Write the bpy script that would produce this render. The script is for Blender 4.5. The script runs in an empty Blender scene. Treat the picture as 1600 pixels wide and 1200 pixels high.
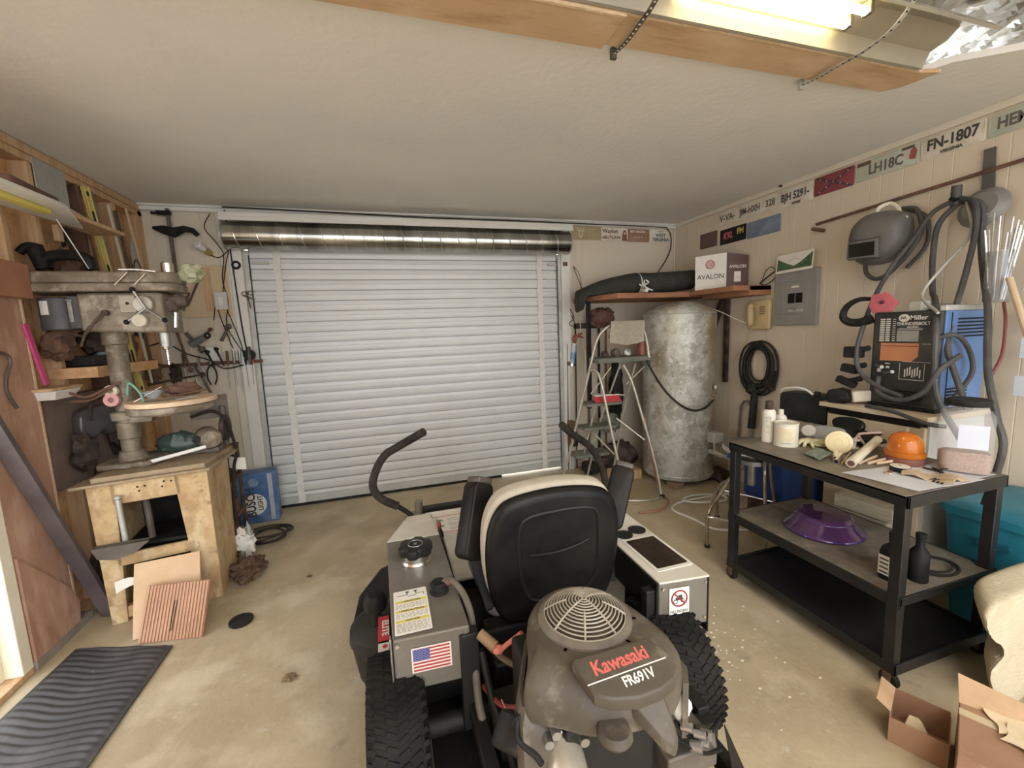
import bpy, bmesh, math, random
from math import sin, cos, pi, radians, sqrt, atan2
from mathutils import Vector, Matrix, noise
random.seed(7)
scn = bpy.context.scene
COL = scn.collection
# ------------------------------------------------------------------ camera
cam_d = bpy.data.cameras.new('camera'); cam = bpy.data.objects.new('camera', cam_d); COL.objects.link(cam)
YAW, PITCH, ROLL = radians(16.66), radians(7.34), radians(-2.24)
_f = Vector((sin(YAW)*cos(PITCH), cos(YAW)*cos(PITCH), -sin(PITCH)))
_r = Vector((cos(YAW), -sin(YAW), 0)); _u = _r.cross(_f)
_r2 = _r*cos(ROLL) + _u*sin(ROLL); _u2 = -_r*sin(ROLL) + _u*cos(ROLL)
cam.matrix_world = Matrix(((_r2.x, _u2.x, -_f.x, 0), (_r2.y, _u2.y, -_f.y, 0), (_r2.z, _u2.z, -_f.z, 1.62), (0, 0, 0, 1)))
cam_d.sensor_width = 36; cam_d.lens = 660/1600*36; cam_d.clip_start = .02
scn.camera = cam
# ------------------------------------------------------------------ world, exposure, lights
w = bpy.data.worlds.new('daylight'); scn.world = w; w.use_nodes = True
bg = w.node_tree.nodes['Background']; bg.inputs[0].default_value = (.96, .985, 1.03, 1); bg.inputs[1].default_value = 2.4
vs = scn.view_settings; vs.view_transform = 'Standard'; vs.look = 'None'; vs.exposure = 0.82; vs.gamma = 1; vs.use_curve_mapping = False

def area(name, loc, rot, sx, sy, power, color=(1, 1, 1)):
    l = bpy.data.lights.new(name, 'AREA'); l.shape = 'RECTANGLE'; l.size = sx; l.size_y = sy; l.energy = power; l.color = color
    o = bpy.data.objects.new(name, l); COL.objects.link(o); o.location = loc; o.rotation_euler = rot
    return o
# ------------------------------------------------------------------ materials
MATS = {}
def mat(name, c1, c2=None, rough=.6, metal=0, scale=8, bump=0, mix=(.35, .65), kind='noise', stretch=(1, 1, 1), spec=.5, bscale=None, detail=5, emit=None, trans=0, alpha=1, ior=1.45, coat=0, distort=0):
    if name in MATS: return MATS[name]
    if max(c1) < .05 and not emit and not trans:
        spec = min(spec, .22); c1 = tuple(q*.5 for q in c1); c2 = tuple(q*.7 for q in c2) if c2 and max(c2) < .1 else c2
    m = bpy.data.materials.new(name); m.use_nodes = True; nt = m.node_tree; N = nt.nodes; L = nt.links
    b = N['Principled BSDF']
    b.inputs['Base Color'].default_value = (*c1, 1); b.inputs['Roughness'].default_value = rough; b.inputs['Metallic'].default_value = metal
    b.inputs['Specular IOR Level'].default_value = spec; b.inputs['IOR'].default_value = ior
    b.inputs['Coat Weight'].default_value = coat
    if trans: b.inputs['Transmission Weight'].default_value = trans
    if alpha < 1: b.inputs['Alpha'].default_value = alpha
    if emit: b.inputs['Emission Color'].default_value = (*emit[:3], 1); b.inputs['Emission Strength'].default_value = emit[3]
    if c2 or bump:
        tc = N.new('ShaderNodeTexCoord'); mp = N.new('ShaderNodeMapping'); L.new(tc.outputs['Object'], mp.inputs[0]); mp.inputs['Scale'].default_value = stretch
        def tex(s):
            if kind == 'wave':
                t = N.new('ShaderNodeTexWave'); t.inputs['Scale'].default_value = s; t.inputs['Distortion'].default_value = distort or 5; t.inputs['Detail'].default_value = 3; t.inputs['Detail Scale'].default_value = 1.5; o = t.outputs['Fac']
            elif kind == 'vor':
                t = N.new('ShaderNodeTexVoronoi'); t.inputs['Scale'].default_value = s; o = t.outputs['Distance']
            else:
                t = N.new('ShaderNodeTexNoise'); t.inputs['Scale'].default_value = s; t.inputs['Detail'].default_value = detail; t.inputs['Roughness'].default_value = .6; t.inputs['Distortion'].default_value = distort; o = t.outputs['Fac']
            L.new(mp.outputs[0], t.inputs['Vector']); return o
        if c2:
            r = N.new('ShaderNodeValToRGB'); r.color_ramp.elements[0].position = mix[0]; r.color_ramp.elements[1].position = mix[1]
            r.color_ramp.elements[0].color = (*c1, 1); r.color_ramp.elements[1].color = (*c2, 1)
            L.new(tex(scale), r.inputs[0]); L.new(r.outputs[0], b.inputs['Base Color'])
        if bump:
            bn = N.new('ShaderNodeBump'); bn.inputs['Strength'].default_value = bump; bn.inputs['Distance'].default_value = .02
            L.new(tex(bscale or scale*3), bn.inputs['Height']); L.new(bn.outputs[0], b.inputs['Normal'])
    MATS[name] = m; return m

def layered(name, base, layers, rough=.7, bump=.2, bscale=30, metal=0, spec=.4):
    """base colour plus a list of (colour, noise scale, lo, hi, strength, stretch) layers"""
    m = bpy.data.materials.new(name); m.use_nodes = True; nt = m.node_tree; N = nt.nodes; L = nt.links
    b = N['Principled BSDF']; b.inputs['Roughness'].default_value = rough; b.inputs['Metallic'].default_value = metal; b.inputs['Specular IOR Level'].default_value = spec
    tc = N.new('ShaderNodeTexCoord'); cur = None
    for i, (col, s, lo, hi, st, sv) in enumerate(layers):
        mp = N.new('ShaderNodeMapping'); mp.inputs['Scale'].default_value = sv; mp.inputs['Location'].default_value = (i*3.1, i*1.7, i*.9)
        L.new(tc.outputs['Object'], mp.inputs[0])
        t = N.new('ShaderNodeTexNoise'); t.inputs['Scale'].default_value = s; t.inputs['Detail'].default_value = 6; t.inputs['Roughness'].default_value = .62; L.new(mp.outputs[0], t.inputs['Vector'])
        r = N.new('ShaderNodeMapRange'); r.inputs['From Min'].default_value = lo; r.inputs['From Max'].default_value = lo+(hi-lo)*.62; r.inputs['To Max'].default_value = st; L.new(t.outputs['Fac'], r.inputs['Value'])
        x = N.new('ShaderNodeMix'); x.data_type = 'RGBA'; L.new(r.outputs[0], x.inputs[0])
        if cur is None: x.inputs[6].default_value = (*base, 1)
        else: L.new(cur, x.inputs[6])
        x.inputs[7].default_value = (*col, 1); cur = x.outputs[2]
    L.new(cur, b.inputs['Base Color'])
    if bump:
        t = N.new('ShaderNodeTexNoise'); t.inputs['Scale'].default_value = bscale; t.inputs['Detail'].default_value = 6; L.new(tc.outputs['Object'], t.inputs['Vector'])
        bn = N.new('ShaderNodeBump'); bn.inputs['Strength'].default_value = bump; bn.inputs['Distance'].default_value = .01; L.new(t.outputs['Fac'], bn.inputs['Height']); L.new(bn.outputs[0], b.inputs['Normal'])
    MATS[name] = m; return m
# ------------------------------------------------------------------ tags
def tag(o, label=None, cat=None, group=None, kind=None):
    if label: o['label'] = label
    if cat: o['category'] = cat
    if group: o['group'] = group
    if kind: o['kind'] = kind
    return o
ROOT = {}
def thing(name, label, cat, loc=(0, 0, 0), rz=0, group=None):
    o = bpy.data.objects.new(name, None); COL.objects.link(o); o.empty_display_size = .05
    o.location = loc; o.rotation_euler = (0, 0, rz); ROOT[o] = Matrix.Translation(Vector(loc)) @ Matrix.Rotation(rz, 4, 'Z')
    return tag(o, label, cat, group)
def kids(o): return [c for c in list(COL.objects) if c.parent == o]
def copy_tree(o, label=None, loc=None, rz=None, parent=None):
    c = o.copy(); COL.objects.link(c)
    if parent: c.parent = parent
    if label: c['label'] = label
    if loc is not None: c.location = loc
    if rz is not None: c.rotation_euler = (0, 0, rz)
    for ch in kids(o): copy_tree(ch, parent=c)
    return c
# ------------------------------------------------------------------ mesh builder
def V(*a): return Vector(a)
def spline(pts, n=6, closed=False):
    P = [Vector(p) for p in pts]; out = []; m = len(P)
    for i in range(m if closed else m-1):
        p0 = P[(i-1) % m] if closed or i > 0 else P[0]*2-P[1]
        p1 = P[i]; p2 = P[(i+1) % m]
        p3 = P[(i+2) % m] if closed or i < m-2 else P[-1]*2-P[-2]
        for k in range(n):
            t = k/n
            out.append(.5*((2*p1)+(p2-p0)*t+(2*p0-5*p1+4*p2-p3)*t*t+(3*p1-p0-3*p2+p3)*t**3))
    if not closed: out.append(P[-1])
    return out
def rrect(w, h, r, n=4, cx=0, cy=0):
    o = []
    for qx, qy, a in ((1, 1, 0), (-1, 1, 90), (-1, -1, 180), (1, -1, 270)):
        for k in range(n+1):
            t = radians(a+90*k/n); o.append((cx+qx*(w/2-r)+r*cos(t), cy+qy*(h/2-r)+r*sin(t)))
    return o
def circ(r, n=24, cx=0, cy=0, ry=None): return [(cx+r*cos(2*pi*k/n), cy+(ry or r)*sin(2*pi*k/n)) for k in range(n)]
def frame(o, u, v):
    """matrix whose local x = u, y = v, z = u x v, placed at o"""
    u = Vector(u).normalized(); v = Vector(v); w_ = u.cross(v).normalized(); v = w_.cross(u)
    return Matrix(((u.x, v.x, w_.x, o[0]), (u.y, v.y, w_.y, o[1]), (u.z, v.z, w_.z, o[2]), (0, 0, 0, 1)))
class MB:
    def __init__(s, M=None): s.v = []; s.f = []; s.m = []; s.mi = 0; s.M = M or Matrix()
    def add(s, vs, fs, M=None):
        T = s.M @ M if M is not None else s.M
        b = len(s.v); s.v += [T @ Vector(p) for p in vs]
        for f in fs: s.f.append([i+b for i in f]); s.m.append(s.mi)
        return s
    def box(s, c, d, rot=(0, 0, 0)):
        x, y, z = d[0]/2, d[1]/2, d[2]/2
        vs = [(-x, -y, -z), (x, -y, -z), (x, y, -z), (-x, y, -z), (-x, -y, z), (x, -y, z), (x, y, z), (-x, y, z)]
        M = Matrix.Translation(Vector(c)) @ Matrix.Rotation(rot[2], 4, 'Z') @ Matrix.Rotation(rot[1], 4, 'Y') @ Matrix.Rotation(rot[0], 4, 'X')
        return s.add(vs, [(0, 3, 2, 1), (4, 5, 6, 7), (0, 1, 5, 4), (1, 2, 6, 5), (2, 3, 7, 6), (3, 0, 4, 7)], M)
    def b2(s, a, b): return s.box([(a[i]+b[i])/2 for i in range(3)], [abs(b[i]-a[i]) for i in range(3)])
    def hexa(s, p): return s.add(p, [(0, 3, 2, 1), (4, 5, 6, 7), (0, 1, 5, 4), (1, 2, 6, 5), (2, 3, 7, 6), (3, 0, 4, 7)])
    def bar(s, a, b, w_, t, up=(0, 0, 1)):
        a = Vector(a); b = Vector(b); d = (b-a); L_ = d.length; d.normalize(); up = Vector(up)
        if abs(d.dot(up)) > .98: up = Vector((1, 0, 0))
        M = frame((a+b)/2, d, up)
        x, y, z = L_/2, w_/2, t/2
        vs = [(-x, -y, -z), (x, -y, -z), (x, y, -z), (-x, y, -z), (-x, -y, z), (x, -y, z), (x, y, z), (-x, y, z)]
        return s.add(vs, [(0, 3, 2, 1), (4, 5, 6, 7), (0, 1, 5, 4), (1, 2, 6, 5), (2, 3, 7, 6), (3, 0, 4, 7)], M)
    def tube(s, pts, r, n=10, sm=0, closed=False, cap=True):
        P = spline(pts, sm, closed) if sm else [Vector(p) for p in pts]
        m = len(P); R = r if isinstance(r, (list, tuple)) else None
        up = None; vs = []; prev = None
        for i, p in enumerate(P):
            if closed: t = P[(i+1) % m]-P[i-1]
            else: t = P[min(i+1, m-1)]-P[max(i-1, 0)]
            if t.length < 1e-9: t = Vector((0, 0, 1))
            t.normalize()
            if prev is None: a = Vector((0, 0, 1)) if abs(t.z) < .9 else Vector((1, 0, 0)); u = t.cross(a).normalized()
            else: u = (prev - t*prev.dot(t)); u = u.normalized() if u.length > 1e-6 else t.orthogonal().normalized()
            prev = u; v = t.cross(u)
            rr = r if R is None else (R[i] if len(R) == m else R[0]+(R[-1]-R[0])*i/(m-1))
            for k in range(n): q = 2*pi*k/n; vs.append(p+u*cos(q)*rr+v*sin(q)*rr)
        fs = [(i*n+k, i*n+(k+1) % n, ((i+1) % m)*n+(k+1) % n, ((i+1) % m)*n+k) for i in range(m if closed else m-1) for k in range(n)]
        if cap and not closed: fs += [tuple(range(n-1, -1, -1)), tuple((m-1)*n+k for k in range(n))]
        return s.add(vs, fs)
    def cyl(s, a, b, r, r2=None, n=20): return s.tube([a, b], [r, r if r2 is None else r2], n)
    def lathe(s, prof, c=(0, 0, 0), axis='Z', n=32, M=None):
        vs = []; fs = []; m = len(prof)
        for (r, z) in prof:
            for k in range(n): q = 2*pi*k/n; vs.append((r*cos(q), r*sin(q), z))
        for i in range(m-1):
            for k in range(n): fs.append((i*n+k, i*n+(k+1) % n, (i+1)*n+(k+1) % n, (i+1)*n+k))
        if prof[0][0] > 1e-6: fs.append(tuple(range(n-1, -1, -1)))
        if prof[-1][0] > 1e-6: fs.append(tuple((m-1)*n+k for k in range(n)))
        A = {'Z': Matrix(), 'X': Matrix.Rotation(pi/2, 4, 'Y'), 'Y': Matrix.Rotation(-pi/2, 4, 'X')}[axis] if M is None else M
        return s.add(vs, fs, Matrix.Translation(Vector(c)) @ A)
    def prism(s, poly, h, M=None, r=0, seg=3, z0=0):
        """extruded outline, edges rounded by r"""
        P = [Vector((p[0], p[1])) for p in poly]; n = len(P)
        nr = []
        for i in range(n):
            e1 = (P[i]-P[i-1]); e2 = (P[(i+1) % n]-P[i]); n1 = Vector((e1.y, -e1.x)); n2 = Vector((e2.y, -e2.x))
            q = (n1.normalized()+n2.normalized()) if n1.length > 0 and n2.length > 0 else n1+n2
            nr.append(q.normalized() if q.length > 0 else Vector((0, 0)))
        lv = [(0, z0), (0, z0+h)]
        if r:
            lv = [(r*(1-sin(pi/2*k/seg)), z0+r*(1-cos(pi/2*k/seg))) for k in range(seg+1)]
            lv += [(r*(1-cos(pi/2*k/seg)), z0+h-r+r*sin(pi/2*k/seg)) for k in range(seg+1)]
        vs = []
        for ins, z in lv:
            for i in range(n): q = P[i]-nr[i]*ins; vs.append((q.x, q.y, z))
        m = len(lv)
        fs = [(i*n+k, i*n+(k+1) % n, (i+1)*n+(k+1) % n, (i+1)*n+k) for i in range(m-1) for k in range(n)]
        fs += [tuple(range(n-1, -1, -1)), tuple((m-1)*n+k for k in range(n))]
        return s.add(vs, fs, M)
    def loft(s, rings, cap=True, M=None):
        n = len(rings[0]); m = len(rings); vs = [p for r in rings for p in r]
        fs = [(i*n+k, i*n+(k+1) % n, (i+1)*n+(k+1) % n, (i+1)*n+k) for i in range(m-1) for k in range(n)]
        if cap: fs += [tuple(range(n-1, -1, -1)), tuple((m-1)*n+k for k in range(n))]
        return s.add(vs, fs, M)
    def sheet(s, fn, nu, nv, th=0.002):
        """fn(u,v)->point, u,v in 0..1; a thin solid sheet"""
        P = [[Vector(fn(i/nu, j/nv)) for j in range(nv+1)] for i in range(nu+1)]
        vs = []; 
        for i in range(nu+1):
            for j in range(nv+1):
                a = P[min(i+1, nu)][j]-P[max(i-1, 0)][j]; b = P[i][min(j+1, nv)]-P[i][max(j-1, 0)]
                nn = a.cross(b); nn = nn.normalized() if nn.length > 0 else Vector((0, 0, 1))
                vs.append(P[i][j]+nn*th/2)
                vs.append(P[i][j]-nn*th/2)
        I = lambda i, j, k: (i*(nv+1)+j)*2+k
        fs = []
        for i in range(nu):
            for j in range(nv):
                fs.append((I(i, j, 0), I(i+1, j, 0), I(i+1, j+1, 0), I(i, j+1, 0)))
                fs.append((I(i, j, 1), I(i, j+1, 1), I(i+1, j+1, 1), I(i+1, j, 1)))
        for i in range(nu):
            fs.append((I(i, 0, 0), I(i, 0, 1), I(i+1, 0, 1), I(i+1, 0, 0))); fs.append((I(i, nv, 0), I(i+1, nv, 0), I(i+1, nv, 1), I(i, nv, 1)))
        for j in range(nv):
            fs.append((I(0, j, 0), I(0, j+1, 0), I(0, j+1, 1), I(0, j, 1))); fs.append((I(nu, j, 0), I(nu, j, 1), I(nu, j+1, 1), I(nu, j+1, 0)))
        return s.add(vs, fs)
    def build(s, name, mats, parent=None, label=None, cat=None, group=None, kind=None, bevel=0, smooth=35, sub=0):
        me = bpy.data.meshes.new(name)
        vs = s.v
        top = parent
        while top is not None and top not in ROOT: top = top.parent
        if top is not None:
            inv = ROOT[top].inverted(); vs = [inv @ p for p in vs]; loc = None
        elif kind == 'structure': loc = Vector((0, 0, 0))
        else:
            lo = [min(p[i] for p in vs) for i in range(3)]; hi = [max(p[i] for p in vs) for i in range(3)]
            loc = Vector(((lo[0]+hi[0])/2, (lo[1]+hi[1])/2, lo[2])); vs = [p-loc for p in vs]
        me.from_pydata([tuple(p) for p in vs], [], s.f)
        if not isinstance(mats, (list, tuple)): mats = [mats]
        for m in mats: me.materials.append(m)
        me.polygons.foreach_set('material_index', [min(i, len(mats)-1) for i in s.m])
        me.polygons.foreach_set('use_smooth', [True]*len(me.polygons))
        bm_ = bmesh.new(); bm_.from_mesh(me); bmesh.ops.recalc_face_normals(bm_, faces=bm_.faces[:]); bm_.to_mesh(me); bm_.free()
        me.update(); me.set_sharp_from_angle(angle=radians(smooth))
        o = bpy.data.objects.new(name, me); COL.objects.link(o)
        if parent is not None: o.parent = parent
        elif loc is not None:
            o.location = loc; ROOT[o] = Matrix.Translation(loc)
        if bevel:
            md = o.modifiers.new('bevel', 'BEVEL'); md.width = bevel; md.segments = 2; md.limit_method = 'ANGLE'; md.angle_limit = radians(40)
        if sub: md = o.modifiers.new('sub', 'SUBSURF'); md.levels = sub; md.render_levels = sub
        return tag(o, label, cat, group, kind)
def text_mb(txt, M, size=.05, depth=.001, sx=1, mb=None, align='CENTER', bold=0, font_shear=0):
    c = bpy.data.curves.new('t', 'FONT'); c.body = txt; c.size = size; c.align_x = align; c.align_y = 'CENTER'; c.extrude = depth; c.offset = bold*size; c.shear = font_shear
    c.resolution_u = 3
    o = bpy.data.objects.new('t', c); me = bpy.data.meshes.new_from_object(o)
    mb = mb or MB(); S = Matrix.Diagonal((sx, 1, 1, 1))
    mb.add([v.co for v in me.vertices], [tuple(p.vertices) for p in me.polygons], M @ S)
    bpy.data.objects.remove(o); bpy.data.curves.remove(c); bpy.data.meshes.remove(me)
    return mb
def struct(mb, name, m, **k): return mb.build(name, m, kind='structure', **k)
def blob(c, r, seed=0, amp=.25, nu=14, nv=9, fr=2.0, flat=None):
    """a lumpy closed shape"""
    vs = []; fs = []; sc = r if isinstance(r, (tuple, list)) else (r, r, r)
    for i in range(nv+1):
        th = pi*i/nv
        for k in range(nu):
            ph = 2*pi*k/nu; d = Vector((sin(th)*cos(ph), sin(th)*sin(ph), cos(th)))
            q = 1+amp*noise.noise(d*fr+Vector((seed*7.3, seed*3.1, seed)))
            vs.append((c[0]+d.x*sc[0]*q, c[1]+d.y*sc[1]*q, max(c[2]+d.z*sc[2]*q, flat if flat is not None else -9)))
    for i in range(nv):
        for k in range(nu): fs.append((i*nu+k, (i+1)*nu+k, (i+1)*nu+(k+1) % nu, i*nu+(k+1) % nu))
    return vs, fs
# ================================================================== palette
M_ceil = layered('ceiling_paint', (.80, .785, .735), [((.70, .70, .69), 1.2, .35, .75, .6, (1, 1, 1)), ((.84, .82, .75), .8, .4, .7, .5, (1, 1, 1)), ((.60, .58, .53), 60, .68, .80, .3, (1, 1, 1)), ((.95, .95, .93), 38, .70, .74, .8, (1, 1, 1))], rough=.85, bump=.25, bscale=25)
M_floor = layered('worn_concrete', (.50, .415, .275), [((.36, .29, .185), 1.3, .4, .7, .7, (1, 1, 1)), ((.62, .54, .39), 3.2, .5, .75, .7, (1, 1, 1)), ((.24, .20, .15), 5, .62, .8, .6, (1, 1, 1)), ((.56, .53, .44), 22, .64, .72, .6, (1, 1, 1)), ((.28, .24, .18), 45, .6, .75, .35, (1, 1, 1))], rough=.62, bump=.12, bscale=40)
M_panel = layered('beige_panelling', (.66, .585, .465), [((.60, .53, .42), 1.2, .35, .85, .4, (1, 1, .4)), ((.68, .62, .51), 5, .5, .9, .3, (3, 3, .3))], rough=.6, bump=.05)
M_trim = layered('cream_trim', (.70, .655, .55), [((.58, .50, .38), 6, .55, .8, .5, (1, 1, .3))], rough=.5, bump=.05)
M_white = mat('white_paint', (.78, .77, .73), (.70, .68, .62), rough=.5, scale=5)
M_osb = layered('osb_sheathing', (.70, .43, .22), [((.46, .24, .10), 9, .45, .7, .6, (1, 1, 2)), ((.72, .50, .29), 18, .5, .7, .6, (1, 2, 1)), ((.38, .21, .10), 40, .6, .75, .4, (1, 1, 1))], rough=.85, bump=.3, bscale=50)
M_stud = layered('pine_stud', (.60, .40, .23), [((.42, .25, .13), 4, .45, .7, .6, (6, 6, .4)), ((.70, .52, .33), 9, .55, .75, .5, (8, 8, .3))], rough=.8)
M_ply = layered('reddish_plywood', (.47, .285, .20), [((.34, .18, .12), 4, .4, .7, .8, (1, 1, .5)), ((.62, .42, .32), 9, .5, .75, .6, (1, 1, .3)), ((.26, .14, .10), 14, .66, .8, .6, (1, 1, .6))], rough=.75, bump=.1)
M_plycut = mat('plywood_edge', (.76, .60, .42), (.60, .42, .26), rough=.8, scale=30, stretch=(1, 1, 10))
M_ceilply = layered('tan_plywood', (.58, .40, .24), [((.42, .26, .14), 5, .5, .75, .7, (.6, 4, 1)), ((.68, .52, .35), 3, .5, .7, .6, (1, 2, 1)), ((.25, .15, .09), 60, .70, .76, .6, (1, 1, 1))], rough=.7, bump=.06)
M_redwood = layered('red_brown_shelf_wood', (.36, .17, .09), [((.25, .11, .06), 5, .45, .7, .7, (1, 1, 4)), ((.46, .24, .14), 14, .55, .75, .5, (2, 2, 1))], rough=.7)
M_black = mat('black_metal', (.018, .018, .018), (.035, .032, .03), rough=.45, scale=12)
M_blackp = mat('black_plastic', (.02, .02, .022), (.04, .038, .035), rough=.5, scale=20, bump=.03)
M_rubber = mat('black_rubber', (.022, .021, .02), (.05, .045, .04), rough=.75, scale=9, bump=.05)
M_chrome = mat('bright_metal', (.75, .74, .72), rough=.25, metal=1)
M_steel = mat('dull_steel', (.42, .41, .39), (.30, .29, .27), rough=.45, metal=.9, scale=14)
M_darksteel = mat('dark_greasy_steel', (.10, .085, .07), (.17, .145, .12), rough=.6, metal=.4, scale=9, bump=.08)
M_rust = mat('rusty_brown', (.19, .10, .065), (.10, .055, .04), rough=.85, scale=10, bump=.1)
M_red = mat('red_plastic', (.52, .05, .06), rough=.4)
M_galv = layered('galvanised_metal', (.50, .51, .48), [((.66, .67, .63), 6, .45, .7, .7, (1, 1, 1)), ((.34, .35, .32), 3, .5, .75, .6, (1, 1, .6)), ((.72, .72, .68), 30, .6, .75, .5, (1, 1, 1))], rough=.5, metal=.45, bump=.1, bscale=30)
M_cord = mat('brown_black_cord', (.045, .036, .03), (.07, .055, .045), rough=.6, scale=10)
M_paper = mat('white_paper', (.80, .78, .72), (.74, .71, .64), rough=.8, scale=8)
M_card = mat('tan_cardboard', (.52, .36, .22), (.43, .28, .16), rough=.85, scale=5, bump=.03)
# ================================================================== room shell
XL, XR, YB, ZC = -1.83, 3.37, 4.36, 2.76
m = MB(); m.b2((-1.96, -2.6, -.12), (3.5, 4.5, 0)); struct(m, 'floor', M_floor)
# concrete apron outside the doorway, put in to bounce daylight indoors
m = MB(); m.b2((-9, -8, -.2), (-1.96, 8, -.06)); m.b2((-1.96, -10, -.2), (9, -2.6, -.06)); struct(m, 'ground', mat('pale_gravel', (.62, .59, .54), (.52, .49, .44), rough=.9, scale=6))
# ceiling board with an open edge near the lamp
m = MB()
P = [(-1.96, 4.5), (-1.96, 1.62), (2.50, 1.62), (2.60, 1.42), (3.5, .80), (3.5, 4.5)]
m.prism(P, .03, Matrix.Translation((0, 0, ZC)))
struct(m, 'ceiling', M_ceil)
# right wall: grooved panelling
def grooved(u0, u1, h, pitch, depth=.006, gw=.006, z0=0):
    """profile runs u0..u1 with v-grooves; returned as 2d points (u, out)"""
    pts = [(u0, 0)]; u = u0+pitch*.4
    while u < u1-.02:
        pts += [(u-gw, 0), (u, -depth), (u+gw, 0)]; u += pitch*(1, .55, 1.35, .8, 1.2)[int((u-u0)/pitch) % 5]
    pts.append((u1, 0)); return pts
m = MB(); pts = grooved(-2.6, YB, 3, .13, .0022, .004)
vs = []; fs = []
for (y, o) in pts: vs += [(XR-o, y, 0), (XR-o, y, ZC+.35)]
for i in range(len(pts)-1): fs.append((2*i, 2*i+1, 2*i+3, 2*i+2))
n = len(vs); vs += [(XR+.1, -2.6, 0), (XR+.1, -2.6, ZC+.35), (XR+.1, YB, 0), (XR+.1, YB, ZC+.35)]
fs += [(0, 1, n+1, n), (n-2, n-1, n+3, n+2), (n, n+1, n+3, n+2)]
m.add(vs, fs); struct(m, 'wall_right', M_panel, smooth=4)
# back wall left and right of the roller door, with the lintel above
DX0, DX1, DZ = -1.12, 1.90, 2.44
m = MB()
for a, b in ((-1.96, DX0), (DX1, XR+.1)):
    pts = grooved(a, b, 3, .14, .0022, .004)
    vs = []; fs = []
    for (x, o) in pts: vs += [(x, YB+o*-1, 0), (x, YB+o*-1, ZC)]
    for i in range(len(pts)-1): fs.append((2*i, 2*i+1, 2*i+3, 2*i+2))
    n = len(vs); vs += [(a, YB+.12, 0), (a, YB+.12, ZC), (b, YB+.12, 0), (b, YB+.12, ZC)]
    fs += [(0, 1, n+1, n), (n-2, n-1, n+3, n+2), (n, n+1, n+3, n+2)]
    m.add(vs, fs)
m.b2((DX0, YB, DZ), (DX1, YB+.12, ZC))
struct(m, 'wall_back', M_panel, smooth=4)
# left wall: osb outside skin, with the doorway opening y 1.62-2.50
m = MB()
m.b2((-1.96, 2.57, 0), (-1.925, YB+.12, ZC)); m.b2((-1.96, 1.60, 2.05), (-1.925, 2.57, ZC)); m.b2((-1.96, -2.6, 0), (-1.925, 1.60, ZC+.35))
struct(m, 'wall_left', M_osb)
for i, (y, mt) in enumerate(((2.95, M_stud), (3.19, M_stud), (3.60, M_rust), (3.98, M_stud), (4.30, M_stud))):
    m = MB(); m.b2((-1.925, y-.02, .04), (-1.835, y+.02, 2.66)); struct(m, 'trim_%d' % (i+1), mt, bevel=.003)
m = MB(); m.b2((-1.925, 2.2, 2.66), (-1.83, YB, 2.70)); m.b2((-1.925, 2.2, 2.705), (-1.83, YB, 2.755)); struct(m, 'trim_6', M_stud, bevel=.003)
m = MB(); m.b2((-1.925, 2.57, 0), (-1.83, YB, .04)); struct(m, 'trim_7', M_stud, bevel=.003)
# moulding between ceiling and walls
m = MB(); m.b2((-1.83, YB-.035, ZC-.05), (XR, YB-.001, ZC)); m.b2((-1.83, YB-.06, ZC-.018), (XR, YB-.001, ZC)); struct(m, 'trim_8', M_white, bevel=.004)
m = MB(); m.b2((XR-.022, .9, ZC-.04), (XR-.001, YB-.06, ZC)); struct(m, 'trim_9', M_trim, bevel=.004)
m = MB(); m.b2((XR-.02, YB-.02, .0), (XR-.001, YB-.001, ZC-.05)); struct(m, 'trim_10', M_trim, bevel=.004)
m = MB(); m.b2((-1.925, 4.30, 0), (-1.83, YB, 2.7)); struct(m, 'trim_11', M_stud)
# concrete kerb under the left wall
m = MB(); m.b2((-1.925, 2.57, 0), (-1.79, 3.0, .05)); struct(m, 'baseboard_left', mat('grey_kerb', (.30, .26, .21), (.22, .19, .155), rough=.9, scale=12))
# door frame on the left
m = MB()
m.b2((-1.99, 2.50, .03), (-1.80, 2.565, 2.08)); m.b2((-1.95, 2.46, .03), (-1.87, 2.50, 2.04)); m.b2((-1.99, 1.55, 2.02), (-1.80, 2.565, 2.10)); m.b2((-1.99, 1.53, .03), (-1.80, 1.60, 2.10))
dr = struct(m, 'door_1', mat('daylit_cream_paint', (.88, .84, .70), (.82, .76, .58), rough=.5, scale=4), bevel=.004)  # paint brightened to stand in for daylight falling on the frame
m = MB(); m.b2((-2.02, 1.60, 0), (-1.80, 2.565, .03)); struct(m, 'trim_12', M_stud, bevel=.004)
# lower plywood panel on the left wall, a bright sawn edge on its far side
m = MB(); m.b2((-1.83, 2.567, .05), (-1.805, 2.90, 1.91)); m.mi = 1; m.b2((-1.831, 2.90, .06), (-1.803, 2.915, 1.91))
m.build('plywood_sheet', [M_ply, M_plycut], None, 'reddish brown plywood sheet nailed upright beside the open doorway', 'plywood', bevel=.001)
m = MB(); m.prism([(2.575, .05), (2.575, .60), (2.62, .55), (2.74, .42), (2.86, .28), (2.92, .16), (2.90, .05)], .012, frame((-1.804, 0, 0), (0, 1, 0), (0, 0, 1)))
m.build('plywood_offcut', M_ply, None, 'smooth reddish plywood offcut with rounded corner low beside the doorway', 'plywood')
m = MB(); m.b2((-1.90, 2.62, 1.88), (-1.76, 2.93, 2.06)); m.build('wood_block', mat('orange_brown_block', (.42, .20, .12), (.33, .15, .09), rough=.8, scale=6), None, 'orange brown wood block on the stud behind the drill press belt cover', 'block', bevel=.004)
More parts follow.
